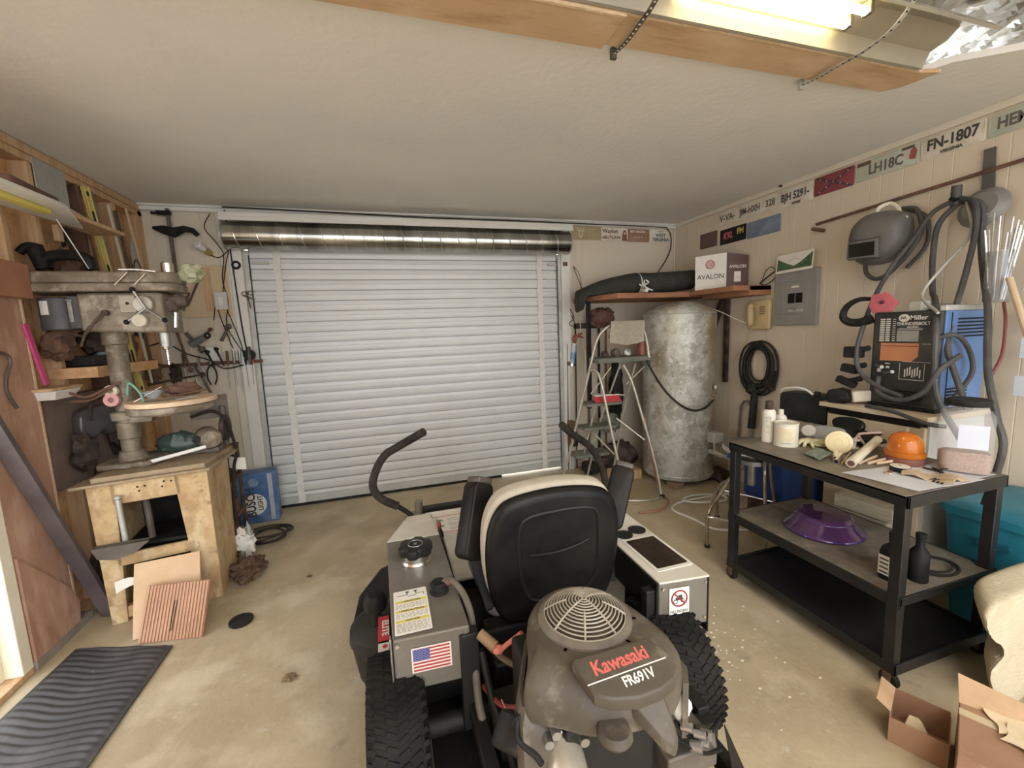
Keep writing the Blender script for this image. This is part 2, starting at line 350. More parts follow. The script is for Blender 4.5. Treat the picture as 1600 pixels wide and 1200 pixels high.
# plywood edging on the ceiling opening
m = MB(); m.b2((-1.80, 1.49, 2.728), (.93, 1.665, 2.745)); m.mi = 1; m.b2((-1.80, 1.478, 2.726), (.93, 1.49, 2.80)); struct(m, 'trim_13', [M_ceilply, M_plycut], bevel=.001)
m = MB(); m.b2((.93, 1.49, 2.740), (2.50, 1.655, 2.757)); m.mi = 1; m.b2((.93, 1.478, 2.738), (2.50, 1.49, 2.80))
m.mi = 0; m.prism([(2.50, 1.655), (2.50, 1.49), (2.60, 1.46), (2.56, 1.60)], .017, Matrix.Translation((0, 0, 2.740))); struct(m, 'trim_14', [M_ceilply, M_plycut], bevel=.001)
# rafters above the opening and the foil faced insulation between them
foil = mat('crinkled_foil', (.80, .79, .76), rough=.22, metal=1)
m = MB()
def ff(u, v):
    x = -1.9+5.3*u; y = -1.2+2.95*v
    a = noise.noise(V(x*1.2+y*2, y*3, 1))*.08+noise.noise(V(x*17-y*9, y*3+x*2, 3))*.05+abs(noise.noise(V(x*30-y*14, y*7, 8)))*.05
    return (x, y, 2.93+a)
m.sheet(ff, 260, 110, .002)
m.build('foil_insulation', foil, None, 'crinkled silver foil insulation sagging in the open ceiling above the lamp', 'insulation', kind=None, smooth=20)
# ================================================================== lamp in the ceiling opening
T = thing('fluorescent_lamp', 'long shop lamp with white reflector strapped in the ceiling opening', 'lamp', (1.2, 1.35, 2.74))
m = MB(); x0, x1 = .0, 2.46
prof = [(1.47, 2.735), (1.455, 2.735), (1.43, 2.79), (1.37, 2.80), (1.33, 2.83), (1.27, 2.80), (1.22, 2.75), (1.20, 2.735), (1.19, 2.74), (1.215, 2.77), (1.265, 2.82), (1.33, 2.85), (1.375, 2.82), (1.44, 2.81), (1.475, 2.75)]
m.loft([[(x, y, z) for y, z in prof] for x in (x0, .6, 1.2, 1.8, x1)]); m.build('reflector', mat('white_enamel', (.42, .39, .30), (.33, .31, .25), rough=.3, scale=3, spec=.6), T)
for yy in (1.30, 1.375):
    m = MB(); m.cyl((1.12, yy, 2.775), (1.86, yy, 2.775), .014, n=14); m.build('tube', mat('glowing_tube', (1, 1, 1), emit=(1, .78, .42, 14)), T)
for yy in (1.30, 1.375):
    for xx in (1.10, 1.86): m = MB(); m.b2((xx, yy-.018, 2.762), (xx+.02, yy+.018, 2.81)); m.build('socket', M_steel, T, bevel=.003)
for sx, w_ in ((1.0, 0), (2.02, 1)):
    m = MB(); path = spline([(sx, 1.69, 2.733), (sx, 1.60, 2.722), (sx-.01, 1.50, 2.716), (sx-.03, 1.38, 2.705), (sx-.06, 1.26, 2.712), (sx-.09, 1.15, 2.78)], 8)
    for i in range(len(path)-1): m.bar(path[i], path[i+1]+(path[i+1]-path[i])*.15, .019, .0015, up=(1, 0, 0)) if 0 else m.bar(path[i], path[i+1]+(path[i+1]-path[i])*.15, .019, .0015, up=(1, 0, .0))
    m.mi = 1
    for i in range(1, len(path)-1, 2): p = path[i]; m.cyl(p-V(0, 0, .0016), p+V(0, 0, .0016), .0045, n=10)
    m.mi = 0; m.b2((sx-.012, 1.685, 2.715), (sx+.012, 1.70, 2.756))
    m.build('hanger_strap', [M_galv if w_ else M_darksteel, M_white if not w_ else M_black], None, ('pale' if w_ else 'dark') + ' perforated metal hanger strap looped under the ' + ('right end of the shop lamp' if w_ else 'middle of the shop lamp'), 'strap', 'straps holding the shop lamp')
# added lamp, unseen behind the camera, filling the room with light
T = thing('fluorescent_lamp', 'unseen shop lamp with twin tubes added behind the camera as fill light', 'lamp', (.8, -1.0, 2.62))
m = MB(); m.loft([[(x, y-2.33, z-.12) for y, z in prof] for x in (0, 2.0)]); m.build('reflector', MATS['white_enamel'], T)
for yy in (1.30, 1.375):
    m = MB(); m.cyl((.2, yy-2.33, 2.655), (1.8, yy-2.33, 2.655), .014, n=12); m.build('tube', mat('fill_tube', (1, 1, 1), emit=(1, .95, .86, 60)), T)
# ================================================================== roller door
curt = layered('door_curtain_paint', (.66, .67, .655), [((.60, .60, .58), 3, .4, .7, .4, (1, 1, 1)), ((.50, .47, .42), 40, .70, .78, .4, (1, 1, 1))], rough=.45, metal=.15, bump=0)
T = thing('roller_door', 'white corrugated steel roller door with galvanised drum above', 'door', (.38, 4.36, 0))
m = MB(); pitch = .0955; prof = []; z = .05
while z < 2.46:
    prof += [(-.015, z), (-.019, z+pitch*.14), (-.021, z+pitch*.34), (-.021, z+pitch*.48), (-.016, z+pitch*.50), (-.016, z+pitch*.545), (-.020, z+pitch*.57), (-.018, z+pitch*.88), (.010, z+pitch*.895), (.010, z+pitch*.965)]; z += pitch
fr = [(4.40+o, zz) for o, zz in prof]; 
poly = fr+[(4.415, fr[-1][1]), (4.415, .05)]
vs = []; fs = []; n = len(poly)
for x in (-1.09, 1.87): vs += [(x, y, z) for y, z in poly]
fs = [(i, (i+1) % n, n+(i+1) % n, n+i) for i in range(n)]
m.add(vs, fs); m.build('curtain', curt, T, smooth=25)
m = MB(); m.b2((-1.09, 4.375, .026), (1.87, 4.42, .10)); m.mi = 1; m.b2((-1.09, 4.37, 0), (1.15, 4.42, .026)); m.build('bottom_bar', [mat('greyish_steel', (.52, .53, .50), (.44, .44, .41), rough=.5, metal=.3, scale=6), M_rubber], T, bevel=.003)
for x in (-.865, 1.665):
    m = MB(); z = .03
    m.sheet(lambda u, v, x=x: (x+.06*(u-.5)+.004*sin(v*60), 4.372+.003*sin(v*90), .03+2.42*v), 2, 80, .003)
    m.build('webbing_strap', mat('white_webbing', (.76, .75, .70), (.68, .66, .60), rough=.7, scale=20), T)
for x in (-1.10, 1.88):
    s = 1 if x > 0 else -1
    m = MB(); m.b2((x-.02, 4.345, 0), (x+.02, 4.43, 2.40)); m.mi = 1; m.b2((x-s*.020-.004, 4.338, 0), (x-s*.020+.004, 4.348, 2.36)); m.build('guide_rail', [M_galv, M_black], T, bevel=.002)
m = MB(); m.b2((-1.06, 4.35, 2.285), (-.93, 4.37, 2.31)); m.b2((1.76, 4.35, 2.285), (1.90, 4.37, 2.31)); m.build('stop_plate', mat('tan_plate', (.52, .48, .42), rough=.6), T, bevel=.002)
# drum of galvanised sheet with seams
m = MB(); m.cyl((-1.20, 4.22, 2.50), (1.93, 4.22, 2.50), .112, n=40)
m.mi = 1
for i in range(18):
    x = -1.12+i*.17; pts = [(x-.03+.03*k/10*2, 4.22-.114*sin(pi*k/12+.1), 2.50+.114*cos(pi*k/12+.1)) for k in range(11)]; m.tube(pts, .0045, 6)
m.build('drum', [mat('shiny_galvanised', (.60, .61, .58), (.30, .30, .28), rough=.22, metal=1, scale=2, stretch=(3, .3, .3)), M_chrome], T)
for x in (-1.21, 1.94):
    m = MB(); m.lathe([(.02, 0), (.118, 0), (.118, .012), (.10, .018), (.02, .018)], (x-.009, 4.22, 2.50), 'X'); m.build('drum_end', M_galv, T)
m = MB(); m.loft([[(x, 4.345, 2.695), (x, 4.10+.02, 2.668), (x, 4.105, 2.60), (x, 4.118, 2.598), (x, 4.13, 2.64), (x, 4.20, 2.65), (x, 4.345, 2.67)] for x in (-1.21, 1.95)])
m.build('drum_hood', mat('white_flashing', (.74, .74, .71), (.64, .63, .58), rough=.45, scale=4, stretch=(.5, 4, 8)), T, bevel=.003)
# door casings
m = MB(); m.b2((-1.23, 4.325, 0), (-1.13, 4.36, 2.72)); m.mi = 1; m.b2((-1.30, 4.345, 0), (-1.23, 4.36, 2.72)); struct(m, 'trim_15', [M_white, M_trim], bevel=.003)
m = MB(); m.b2((1.90, 4.32, 0), (2.00, 4.36, 2.72)); m.mi = 1; m.b2((2.0, 4.34, 0), (2.03, 4.36, 2.72)); struct(m, 'trim_16', [M_white, M_trim], bevel=.003)
# cords and small hanging things by the left casing
m = MB(); m.tube([(-1.215, 4.315, 2.73), (-1.20, 4.312, 2.2), (-1.185, 4.312, 1.75), (-1.165, 4.312, 1.45)], .006, 8, 5); m.build('black_cable', M_cord, None, 'thick black cable running straight down the left door casing', 'cable')
m = MB(); m.tube([(-1.22, 4.28, 2.745), (-.6, 4.28, 2.738), (.4, 4.28, 2.722), (1.4, 4.28, 2.722), (2.1, 4.30, 2.722), (3.1, 4.32, 2.722), (3.25, 4.325, 2.70), (3.30, 4.325, 2.58), (3.26, 4.33, 2.40), (3.05, 4.33, 2.12)], .006, 8, 8); m.build('power_cord', M_cord, None, 'long thin dark cord along the ceiling line above the roller door', 'cord')
for i, pts in enumerate(([(-1.33, 4.33, 2.70), (-1.38, 4.32, 2.58), (-1.30, 4.31, 2.45), (-1.26, 4.31, 2.35), (-1.29, 4.31, 2.15), (-1.27, 4.31, 1.95), (-1.30, 4.31, 1.75), (-1.22, 4.31, 1.55), (-1.19, 4.31, 1.50)],
                         [(-1.25, 4.32, 2.68), (-1.27, 4.31, 2.52), (-1.22, 4.31, 2.40), (-1.25, 4.31, 2.28), (-1.30, 4.31, 2.0), (-1.26, 4.31, 1.8), (-1.21, 4.31, 1.6), (-1.20, 4.31, 1.47)],
                         [(-1.37, 4.33, 2.36), (-1.30, 4.30, 2.33), (-1.25, 4.30, 2.36), (-1.20, 4.31, 2.42)],
                         [(-1.40, 4.33, 1.80), (-1.37, 4.33, 1.92), (-1.33, 4.33, 1.75), (-1.28, 4.33, 1.55)])):
    m = MB(); m.tube(pts, .004, 6, 6); m.build('brown_cord', M_cord, None, ['thin brown cord dangling in loops left of the roller door', 'tangled brown cord hanging beside the left door casing', 'short brown cord from the wall bulb to the door casing', 'thin looped cord hanging from the plywood tool board'][i], 'cord')
def hook(p, k, label):
    m = MB()
    for j in range(k+1):
        c = V(*p)+V(.03*cos(j*2.3), 0, .045*sin(j*2.3)-.04*j); m.tube([(c.x+.018*cos(a*pi/6), c.y, c.z+.018*sin(a*pi/6)) for a in range(12)], .004, 6, closed=True)
    m.bar((p[0]-.03, p[1], p[2]-.02), (p[0]+.06, p[1], p[2]-.06), .012, .006); m.bar((p[0], p[1], p[2]+.02), (p[0]+.02, p[1], p[2]-.13), .010, .006)
    m.build('scissors', M_darksteel, None, label, 'tool')
hook((-1.12, 4.31, 2.03), 1, 'old black scissors hanging on the left door casing')
m = MB(); m.tube([(-1.175+.028*cos(a*pi/8), 4.312, 2.27+.028*sin(a*pi/8)) for a in range(16)], .010, 8, closed=True); m.build('rubber_ring', M_rubber, None, 'small black ring hung on the left door casing', 'ring')
# plywood tool board, with what hangs on it
m = MB(); m.b2((-1.62, 4.335, 1.83), (-1.255, 4.352, 2.27)); m.build('tool_board', mat('pale_board', (.66, .53, .36), (.58, .44, .28), rough=.7, scale=5, stretch=(1, 1, .3)), None, 'pale plywood board on the back wall left of the door', 'board', bevel=.002)
m = MB(); m.b2((-1.44, 4.325, 1.88), (-1.385, 4.335, 2.25)); m.build('wood_strip', M_stud, None, 'short brown wood strip fixed upright on the plywood tool board', 'board', bevel=.002)
m = MB(); m.b2((-1.365, 4.29, 1.89), (-1.27, 4.334, 2.04)); T = m.build('switch_box', mat('grey_box', (.60, .59, .56), rough=.5), None, 'grey metal electrical box on the plywood tool board', 'electrical box', bevel=.004)
m = MB(); m.b2((-1.335, 4.283, 1.92), (-1.30, 4.292, 2.00)); m.build('cover', M_white, T, bevel=.002)
m = MB()
for a, b in (((-1.56, 4.31, 1.95), (-1.45, 4.31, 2.18)), ((-1.45, 4.31, 2.18), (-1.56, 4.31, 2.24)), ((-1.60, 4.31, 1.90), (-1.55, 4.31, 2.04))): m.bar(a, b, .03, .008, up=(0, 1, 0))
m.build('metal_bracket', M_darksteel, None, 'bent rusty metal bracket hanging on the plywood tool board', 'bracket', bevel=.002)
# caulking gun / clamp bar, bulb in socket
T = thing('bar_clamp', 'tall black bar clamp hanging on the back wall beside the studs', 'clamp', (-1.62, 4.30, 2.15))
m = MB(); m.b2((-1.635, 4.29, 2.15), (-1.61, 4.31, 2.72)); m.build('bar', M_darksteel, T, bevel=.002)
m = MB(); m.b2((-1.70, 4.28, 2.665), (-1.60, 4.315, 2.70)); m.b2((-1.74, 4.285, 2.67), (-1.70, 4.31, 2.69)); m.build('fixed_jaw', M_black, T, bevel=.006)
m = MB(); m.tube([(-1.73, 4.28, 2.56), (-1.66, 4.27, 2.545), (-1.58, 4.26, 2.52), (-1.50, 4.25, 2.55), (-1.44, 4.24, 2.535), (-1.41, 4.24, 2.50)], [.012, .034, .04, .026, .022, .020], 12); m.build('trigger_grip', M_blackp, T)
T = thing('lamp_socket', 'white bulb in a socket sticking out of the back wall', 'lamp', (-1.37, 4.33, 2.40))
m = MB(); m.cyl((-1.37, 4.35, 2.37), (-1.39, 4.29, 2.395), .026, n=14); m.build('socket', mat('brass', (.6, .45, .2), rough=.4, metal=.6), T)
m = MB(); m.cyl((-1.39, 4.29, 2.395), (-1.42, 4.22, 2.425), .026, .032, 16); m.build('bulb', M_white, T, bevel=.008)
# magnetic tool strip with tools
m = MB(); m.b2((-1.85, 4.33, 1.41), (-1.06, 4.345, 1.44)); m.build('tool_rail', M_rust, None, 'dark metal rail on the back wall holding a row of hand tools', 'rail', bevel=.002)
lab = ['red handled screwdriver on the wall rail', 'black handled screwdriver on the wall rail', 'short steel punch on the wall rail', 'thin steel pick on the wall rail', 'brown handled chisel on the wall rail', 'long nosed pliers on the wall rail', 'grey pliers with open jaws on the wall rail', 'rusty wrench on the wall rail']
rel = ['nearest the left door casing', 'left of the one on the casing', 'beneath the grey switch box', 'next to the white junction box', 'right of the white junction box', 'left of the white junction box', 'behind the drill bit', 'beside the drill press table']
xs = [-1.14, -1.19, -1.235, -1.28, -1.33, -1.46, -1.55, -1.66]
for i, x in enumerate(xs):
    hc = [M_red, M_blackp, M_steel, M_steel, M_rust, M_blackp, M_steel, M_rust][i]
    if i in (5, 6):
        T = thing('pliers', lab[i]+' '+rel[i], 'pliers', (x, 4.31, 1.30), group='hand tools on the wall rail')
        m = MB(); m.bar((x, 4.31, 1.42), (x+.01, 4.31, 1.50), .022, .010, up=(0, 1, 0)); m.cyl((x, 4.30, 1.43), (x, 4.32, 1.43), .012); m.build('jaw', M_steel, T, bevel=.003)
        for s in (-1, 1):
            m = MB(); m.tube([(x, 4.31, 1.42), (x+s*.03, 4.31, 1.37), (x+s*.035, 4.31, 1.30), (x+s*.015, 4.31, 1.24)], [.007, .009, .009, .006], 8, 4); m.build('handle', hc, T)
    else:
        T = thing('screwdriver' if i != 7 else 'wrench', lab[i]+' '+rel[i], 'tool', (x, 4.31, 1.25), group='hand tools on the wall rail')
        m = MB(); m.tube([(x, 4.315, 1.40), (x+.003, 4.31, 1.44), (x+.004, 4.31, 1.53)], [.006, .012, .011], 8) ; m.build('handle', hc, T)
        m = MB(); m.cyl((x, 4.315, 1.41), (x-.006+.012*(i % 2), 4.315, 1.22-.03*(i % 3)), .005, .003, 8); m.build('shaft', M_steel, T)
T = thing('pulley', 'small black pulley block on the left door casing end of the tool rail', 'pulley', (-1.145, 4.29, 1.48))
m = MB(); m.lathe([(.012, -.014), (.045, -.014), (.045, -.008), (.034, 0), (.045, .008), (.045, .014), (.012, .014)], (-1.145, 4.285, 1.485), 'Y', 24); m.build('wheel', M_black, T)
m = MB(); m.bar((-1.145, 4.285, 1.40), (-1.145, 4.285, 1.56), .02, .04); m.build('bracket', M_darksteel, T, bevel=.003)
T = thing('junction_box', 'white electrical junction box with plugs above the tool rail', 'electrical box', (-1.43, 4.33, 1.44))
m = MB(); m.b2((-1.48, 4.29, 1.45), (-1.37, 4.35, 1.57)); m.build('box', M_white, T, bevel=.004)
for dx, dz in ((-.03, .03), (.04, .05)):
    m = MB(); m.tube([(-1.43+dx, 4.29, 1.50+dz), (-1.43+dx, 4.25, 1.505+dz), (-1.41+dx, 4.24, 1.46+dz), (-1.38+dx, 4.25, 1.40)], [.016, .014, .006, .005], 8, 4); m.build('plug', M_blackp, T)
m = MB(); m.tube([(-1.88, 4.28, 1.60), (-1.75, 4.26, 1.62), (-1.6, 4.25, 1.52), (-1.45, 4.26, 1.46), (-1.35, 4.27, 1.38), (-1.2, 4.28, 1.40)], .006, 8, 6); m.build('power_cord', M_cord, None, 'black cord sagging in front of the tool rail', 'cord')
m = MB(); m.tube([(-1.58, 4.29, 1.42), (-1.52, 4.25, 1.33), (-1.48, 4.24, 1.22), (-1.43, 4.24, 1.10)], [.008, .014, .016, .012], 8, 5); m.build('hose_piece', M_darksteel, None, 'short dark bent hose hanging below the tool rail', 'hose')
# back wall right of the door: four plates
def flat_plate(name, label, u0, u1, z0, z1, wall, cols, texts, group=None, tilt=0, cat='licence plate', art=None, M=None, lift=0.0):
    """wall 'B': u = x ; wall 'R': u = y descending"""
    w_, h = abs(u1-u0), z1-z0
    if wall == 'B': Mx = frame(((u0+u1)/2, YB-.006-lift, (z0+z1)/2), (cos(tilt), 0, sin(tilt)), (-sin(tilt), 0, cos(tilt)))
    else: Mx = frame((XR-.002-lift, (u0+u1)/2, (z0+z1)/2), (0, -cos(tilt), sin(tilt)), (0, sin(tilt), cos(tilt)))
    base, ink = cols[0], cols[1]
    T = thing(name, label, cat, Mx.translation, group=group)
    m = MB(Mx); m.prism(rrect(w_-.004, h-.004, .012), .0025, r=.0008, seg=2)
    m.tube([(x, y, .003) for x, y in rrect(w_-.016, h-.016, .008)], .0014, 5, closed=True)
    m.build('plate', base, T)
    for k, t in enumerate(texts):
        s, tx, ty, sz = t[:4]; sx = t[4] if len(t) > 4 else 1; mt = t[5] if len(t) > 5 else ink
        text_mb(s, Mx @ Matrix.Translation((tx*w_, ty*h, .0035)), sz, .0008, sx, bold=.03).build('lettering', mt, T)
    if art: art(Mx, w_, h, T)
    return T
gold = mat('faded_gold_plate', (.46, .38, .22), (.34, .27, .15), rough=.6, scale=8); goldl = mat('pale_gold_ink', (.66, .60, .40), rough=.6)
brown = mat('brown_plate', (.26, .13, .08), (.36, .24, .17), rough=.6, scale=7); cream = mat('cream_plate', (.78, .75, .67), (.60, .55, .45), rough=.6, scale=6)
inkb = mat('brown_ink', (.20, .09, .05), rough=.6); inkk = mat('dark_ink', (.06, .06, .06), rough=.6); inkblue = mat('faded_blue_ink', (.10, .11, .14), rough=.6)
def wv(Mx, w_, h, T):
    m = MB(Mx @ Matrix.Translation((-.085, 0, .003)))
    for dx, dz, s in ((0, .028, .042), (0, -.03, .042)):
        pts = [(-s, s*.6), (-s*.5, -s*.6), (0, s*.35), (s*.5, -s*.6), (s, s*.6)] if dz > 0 else [(-s*.55, s*.6), (0, -s*.7), (s*.55, s*.6)]
        for a, b in zip(pts, pts[1:]): m.bar((a[0]+dx, a[1]+dz, .0005), (b[0]+dx, b[1]+dz, .0005), .012, .001, up=(0, 0, 1)) if 0 else m.bar((a[0]+dx, a[1]+dz, .0005), (b[0]+dx, b[1]+dz, .0005), .001 if 0 else .010, .0015, up=(-(b[1]-a[1]), b[0]-a[0], 0))
    m.build('emblem', goldl, T)
flat_plate('front_plate', 'gold coloured plate with a pale WV emblem on the back wall', 2.045, 2.43, 2.565, 2.715, 'B', (gold, goldl), [], art=wv)
def figure(Mx, w_, h, T):
    m = MB(Mx @ Matrix.Translation((.125, -.01, .003)))
    m.prism([(-.035, -.06), (.035, -.06), (.03, -.01), (.022, .03), (.012, .055), (-.012, .055), (-.022, .03), (-.03, -.01)], .001); m.build('figure', inkb, T)
    m = MB(Mx @ Matrix.Translation((.125, .012, .0045))); m.prism(circ(.012, 14), .001); m.build('figure_face', cream, T)
flat_plate('front_plate', 'cream plate reading OUTLAW with a small dark figure on the back wall', 2.40, 2.74, 2.56, 2.705, 'B', (cream, inkb), [('Waylon', -.16, .22, .062, 1, inkb), ('and', -.40, -.24, .03), ('OUTLAW', -.10, -.24, .05)], art=figure, lift=.003)
flat_plate('front_plate', 'brown picture plate between the cream plate and the white plate', 2.72, 3.02, 2.555, 2.70, 'B', (brown, cream), [('BEST VIRGINIA', 0, .28, .034, .9, cream), ('- - - -', 0, -.1, .05, 1.1, cream)])
flat_plate('front_plate', 'white plate reading WEST VIRGINIA near the room corner', 3.02, 3.325, 2.555, 2.70, 'B', (cream, inkblue), [('* * *', 0, .32, .03), ('WEST', 0, .05, .052), ('VIRGINIA', 0, -.28, .052)], lift=.002)
# bits on the right casing
for p, mt, l in (((1.945, 4.31, 2.30), M_rust, 'small rusty latch high on the right door casing'), ((1.965, 4.31, 1.22), M_rust, 'small rusty latch halfway up the right door casing')):
    m = MB(); m.b2((p[0]-.025, p[1]-.01, p[2]-.02), (p[0]+.02, p[1]+.012, p[2]+.02)); m.build('latch', mt, None, l, 'latch', bevel=.003)
m = MB(); m.tube([(2.03, 4.30, 2.28), (2.07, 4.28, 2.15), (2.12, 4.29, 2.05), (2.16, 4.28, 1.95), (2.20, 4.27, 1.90)], .004, 6, 5); m.tube([(2.03, 4.30, 2.28), (2.10, 4.28, 2.17), (2.11, 4.28, 2.02)], .003, 6, 5); m.build('frayed_cord', M_cord, None, 'frayed dark cord hanging beside the right door casing', 'cord')
# ================================================================== zero turn mower
M_mgrey = layered('mower_grey_paint', (.185, .17, .14), [((.13, .11, .085), 4, .45, .75, .6, (1, 1, 1)), ((.27, .245, .20), 8, .55, .8, .4, (1, 1, 1)), ((.20, .17, .13), 30, .66, .78, .4, (1, 1, 1))], rough=.42, bump=.03, metal=.2)
M_mwhite = mat('mower_cream_paint', (.68, .65, .58), (.56, .52, .44), rough=.4, scale=5)
M_shroud = layered('dusty_shroud_plastic', (.07, .058, .043), [((.13, .108, .08), 3, .4, .7, .8, (1, 1, 1)), ((.25, .215, .16), 14, .55, .8, .5, (1, 1, 1)), ((.04, .033, .026), 7, .6, .8, .5, (1, 1, 1))], rough=.48, bump=.05)
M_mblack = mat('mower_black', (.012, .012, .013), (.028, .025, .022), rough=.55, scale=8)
M_dirty = layered('greasy_black_frame', (.010, .009, .008), [((.05, .03, .02), 9, .55, .8, .7, (1, 1, 1))], rough=.6, bump=.1)
MW = thing('riding_mower', 'zero turn riding mower with black seat and grey engine facing the roller door', 'lawn mower', (.55, 1.5, 0))
def tire(cx, cy, r, w_, name, s, lugs=34):
    m = MB(); pr_ = [(r*.52, -w_*.46), (r*.70, -w_*.50), (r*.88, -w_*.49), (r*.965, -w_*.40), (r*.985, -w_*.2), (r*.985, w_*.2), (r*.965, w_*.40), (r*.88, w_*.49), (r*.70, w_*.50), (r*.52, w_*.46)]
    m.lathe(pr_, (cx, cy, r), 'X', 56)
    for k in range(lugs):
        a = 2*pi*k/lugs
        for q in (-1, 1):
            aa = a+(pi/lugs if q > 0 else 0)
            for (xx, da, L_, rr) in ((.09, .0, .17, .985), (.27, .055, .19, .982), (.41, .10, .13, .955)):
                b = aa+da; c = V(cx+q*xx*w_, cy+r*rr*cos(b), r+r*rr*sin(b))
                M_ = Matrix.Translation(c) @ Matrix.Rotation(b-pi/2, 4, 'X') @ Matrix.Rotation(q*.42, 4, 'Z')
                x, y, z = L_*w_/2, r*.034, r*.018
                m.add([(-x, -y, -z), (x, -y, -z), (x, y, -z), (-x, y, -z), (-x, -y*.8, z), (x, -y*.8, z), (x, y*.8, z), (-x, y*.8, z)], [(0, 3, 2, 1), (4, 5, 6, 7), (0, 1, 5, 4), (1, 2, 6, 5), (2, 3, 7, 6), (3, 0, 4, 7)], M_)
    t = m.build(name, mat('tyre_rubber', (.008, .008, .008), (.022, .019, .016), rough=.7, scale=7), MW)
    m = MB(); m.lathe([(.02, s*w_*.30), (r*.18, s*w_*.32), (r*.2, s*w_*.2), (r*.42, s*w_*.18), (r*.5, s*w_*.44), (r*.545, s*w_*.46), (r*.545, -s*w_*.44), (.02, -s*w_*.44)], (cx, cy, r), 'X', 32); m.build('rim', M_mblack, t)
    return t
tire(-.045, 1.36, .255, .19, 'rear_wheel', -1, 48); tire(.995, 1.33, .255, .19, 'rear_wheel', 1, 48)
for cx in (.16, .97):
    t = tire(cx, 3.02, .14, .12, 'front_wheel', 1, 0)
    m = MB(); m.bar((cx-.08, 3.02, .14), (cx-.08, 3.0, .32), .05, .01, up=(1, 0, 0)); m.bar((cx+.08, 3.02, .14), (cx+.08, 3.0, .32), .05, .01, up=(1, 0, 0)); m.b2((cx-.09, 2.97, .31), (cx+.09, 3.05, .33)); m.cyl((cx, 3.0, .32), (cx, 3.0, .42), .03); m.build('caster_fork', M_mgrey, MW, bevel=.002)
# frame
m = MB(); m.b2((.19, 1.02, .30), (.235, 3.0, .36)); m.b2((.90, 1.02, .30), (.945, 3.0, .36)); m.b2((.19, .98, .26), (.945, 1.03, .34)); m.b2((.19, 2.94, .30), (.945, 3.0, .38)); m.b2((.17, 1.29, .26), (.235, 1.335, .615)); m.b2((.895, 1.30, .26), (.94, 1.34, .60)); m.b2((.2, 1.1, .24), (.93, 1.6, .27))
m.build('frame', M_dirty, MW, bevel=.004)
m = MB(); m.b2((.02, 1.5, .2), (.9, 1.56, .34)); m.b2((.30, 1.35, .27), (.46, 1.55, .42)); m.b2((.66, 1.35, .27), (.82, 1.55, .42)); m.cyl((-.02, 1.36, .25), (.965, 1.33, .25), .035)
m.build('transmission', M_dirty, MW, bevel=.01)
m = MB(); pl = [(-.20, 1.78), (-.16, 1.70), (.05, 1.68), (1.05, 1.68), (1.30, 1.75), (1.30, 2.45), (1.1, 2.62), (.75, 2.68), (.2, 2.62), (-.12, 2.42), (-.22, 2.2), (-.24, 1.95)]
m.prism(pl[::1], .16, Matrix.Translation((0, 0, .13)), r=.03); m.build('mower_deck', M_mblack, MW)
m = MB(); m.lathe([(0, .0), (.15, 0), (.165, .01), (.16, .05), (.12, .085), (.05, .10), (0, .102)], (-.075, 1.86, .28)); m.build('spindle_cover', mat('dark_olive_plastic', (.035, .035, .028), (.06, .055, .045), rough=.5, scale=6), MW)
m = MB(); m.lathe([(0, 0), (.045, 0), (.05, .02), (.045, .05), (.03, .065), (0, .068)], (-.115, 1.80, .45)); m.lathe([(0, -.14), (.018, -.14), (.018, 0), (0, 0)], (-.115, 1.80, .45)); m.build('height_knob', M_mblack, MW)
# side plate with red and white stickers outboard of the tank
m = MB(); m.b2((-.105, 1.50, .30), (-.060, 1.74, .455)); P_ = m.build('side_bracket', M_mblack, MW, bevel=.004)
Ms = frame((-.0825, 1.64, .4565), (0, -1, 0), (1, 0, 0))
m = MB(Ms); m.prism(rrect(.16, .042, .004), .001); m.build('red_decal', M_red, P_); m = MB(Ms); m.prism(rrect(.09, .040, .004, cx=.115), .001); m.build('white_decal', M_paper, P_)
text_mb('ELITE', Ms @ Matrix.Translation((-.005, .006, .0015)), .036, .0006, 1.1, bold=.03).build('lettering', M_paper, P_)
m = MB(Ms @ Matrix.Translation((.10, .005, .001))); m.prism(circ(.010, 14), .001); m.build('red_dot', M_red, P_)
# left fuel tank pod
m = MB(); x0, x1 = -.043, .207
m.hexa([(x0, 1.312, .45), (x1, 1.300, .45), (x1-.012, 2.0, .40), (x0-.012, 2.0, .40), (x0, 1.312, .64), (x1, 1.300, .64), (x1-.012, 1.985, .642), (x0-.012, 1.995, .642)])
TK = m.build('fuel_tank', M_mgrey, MW, bevel=.006)
m = MB(); m.hexa([(-.055, 2.0, .40), (.195, 1.985, .40), (.178, 2.27, .40), (.054, 2.27, .40), (-.055, 1.998, .641), (.195, 1.988, .641), (.178, 2.265, .637), (.054, 2.265, .637)]); m.build('tank_nose', M_mwhite, TK, bevel=.005)
m = MB(); m.b2((.208, 1.60, .52), (.216, 2.2, .62)); m.build('edge_trim', M_steel, TK, bevel=.002); m = MB(); m.b2((-.052, 1.305, .44), (-.046, 1.33, .65)); m.build('edge_trim', M_steel, TK, bevel=.002)
for p in ((-.030, 1.305, .625), (.190, 1.300, .625), (.195, 1.300, .47), (-.03, 1.305, .463)):
    m = MB(); m.cyl((p[0], p[1]+.004, p[2]), (p[0], p[1]-.007, p[2]), .007, n=6); m.build('bolt', M_chrome, TK)
m = MB(); m.lathe([(.0, 0), (.062, 0), (.062, .012), (.056, .020), (.056, .045), (0, .045)], (.068, 1.77, .640)); m.build('filler_neck', M_chrome, TK)
m = MB(); pr_ = []
outl = []
for k in range(72):
    a = 2*pi*k/72; outl.append(((.066+.006*(1 if sin(6*a) > -.2 else -1))*cos(a), (.066+.006*(1 if sin(6*a) > -.2 else -1))*sin(a)))
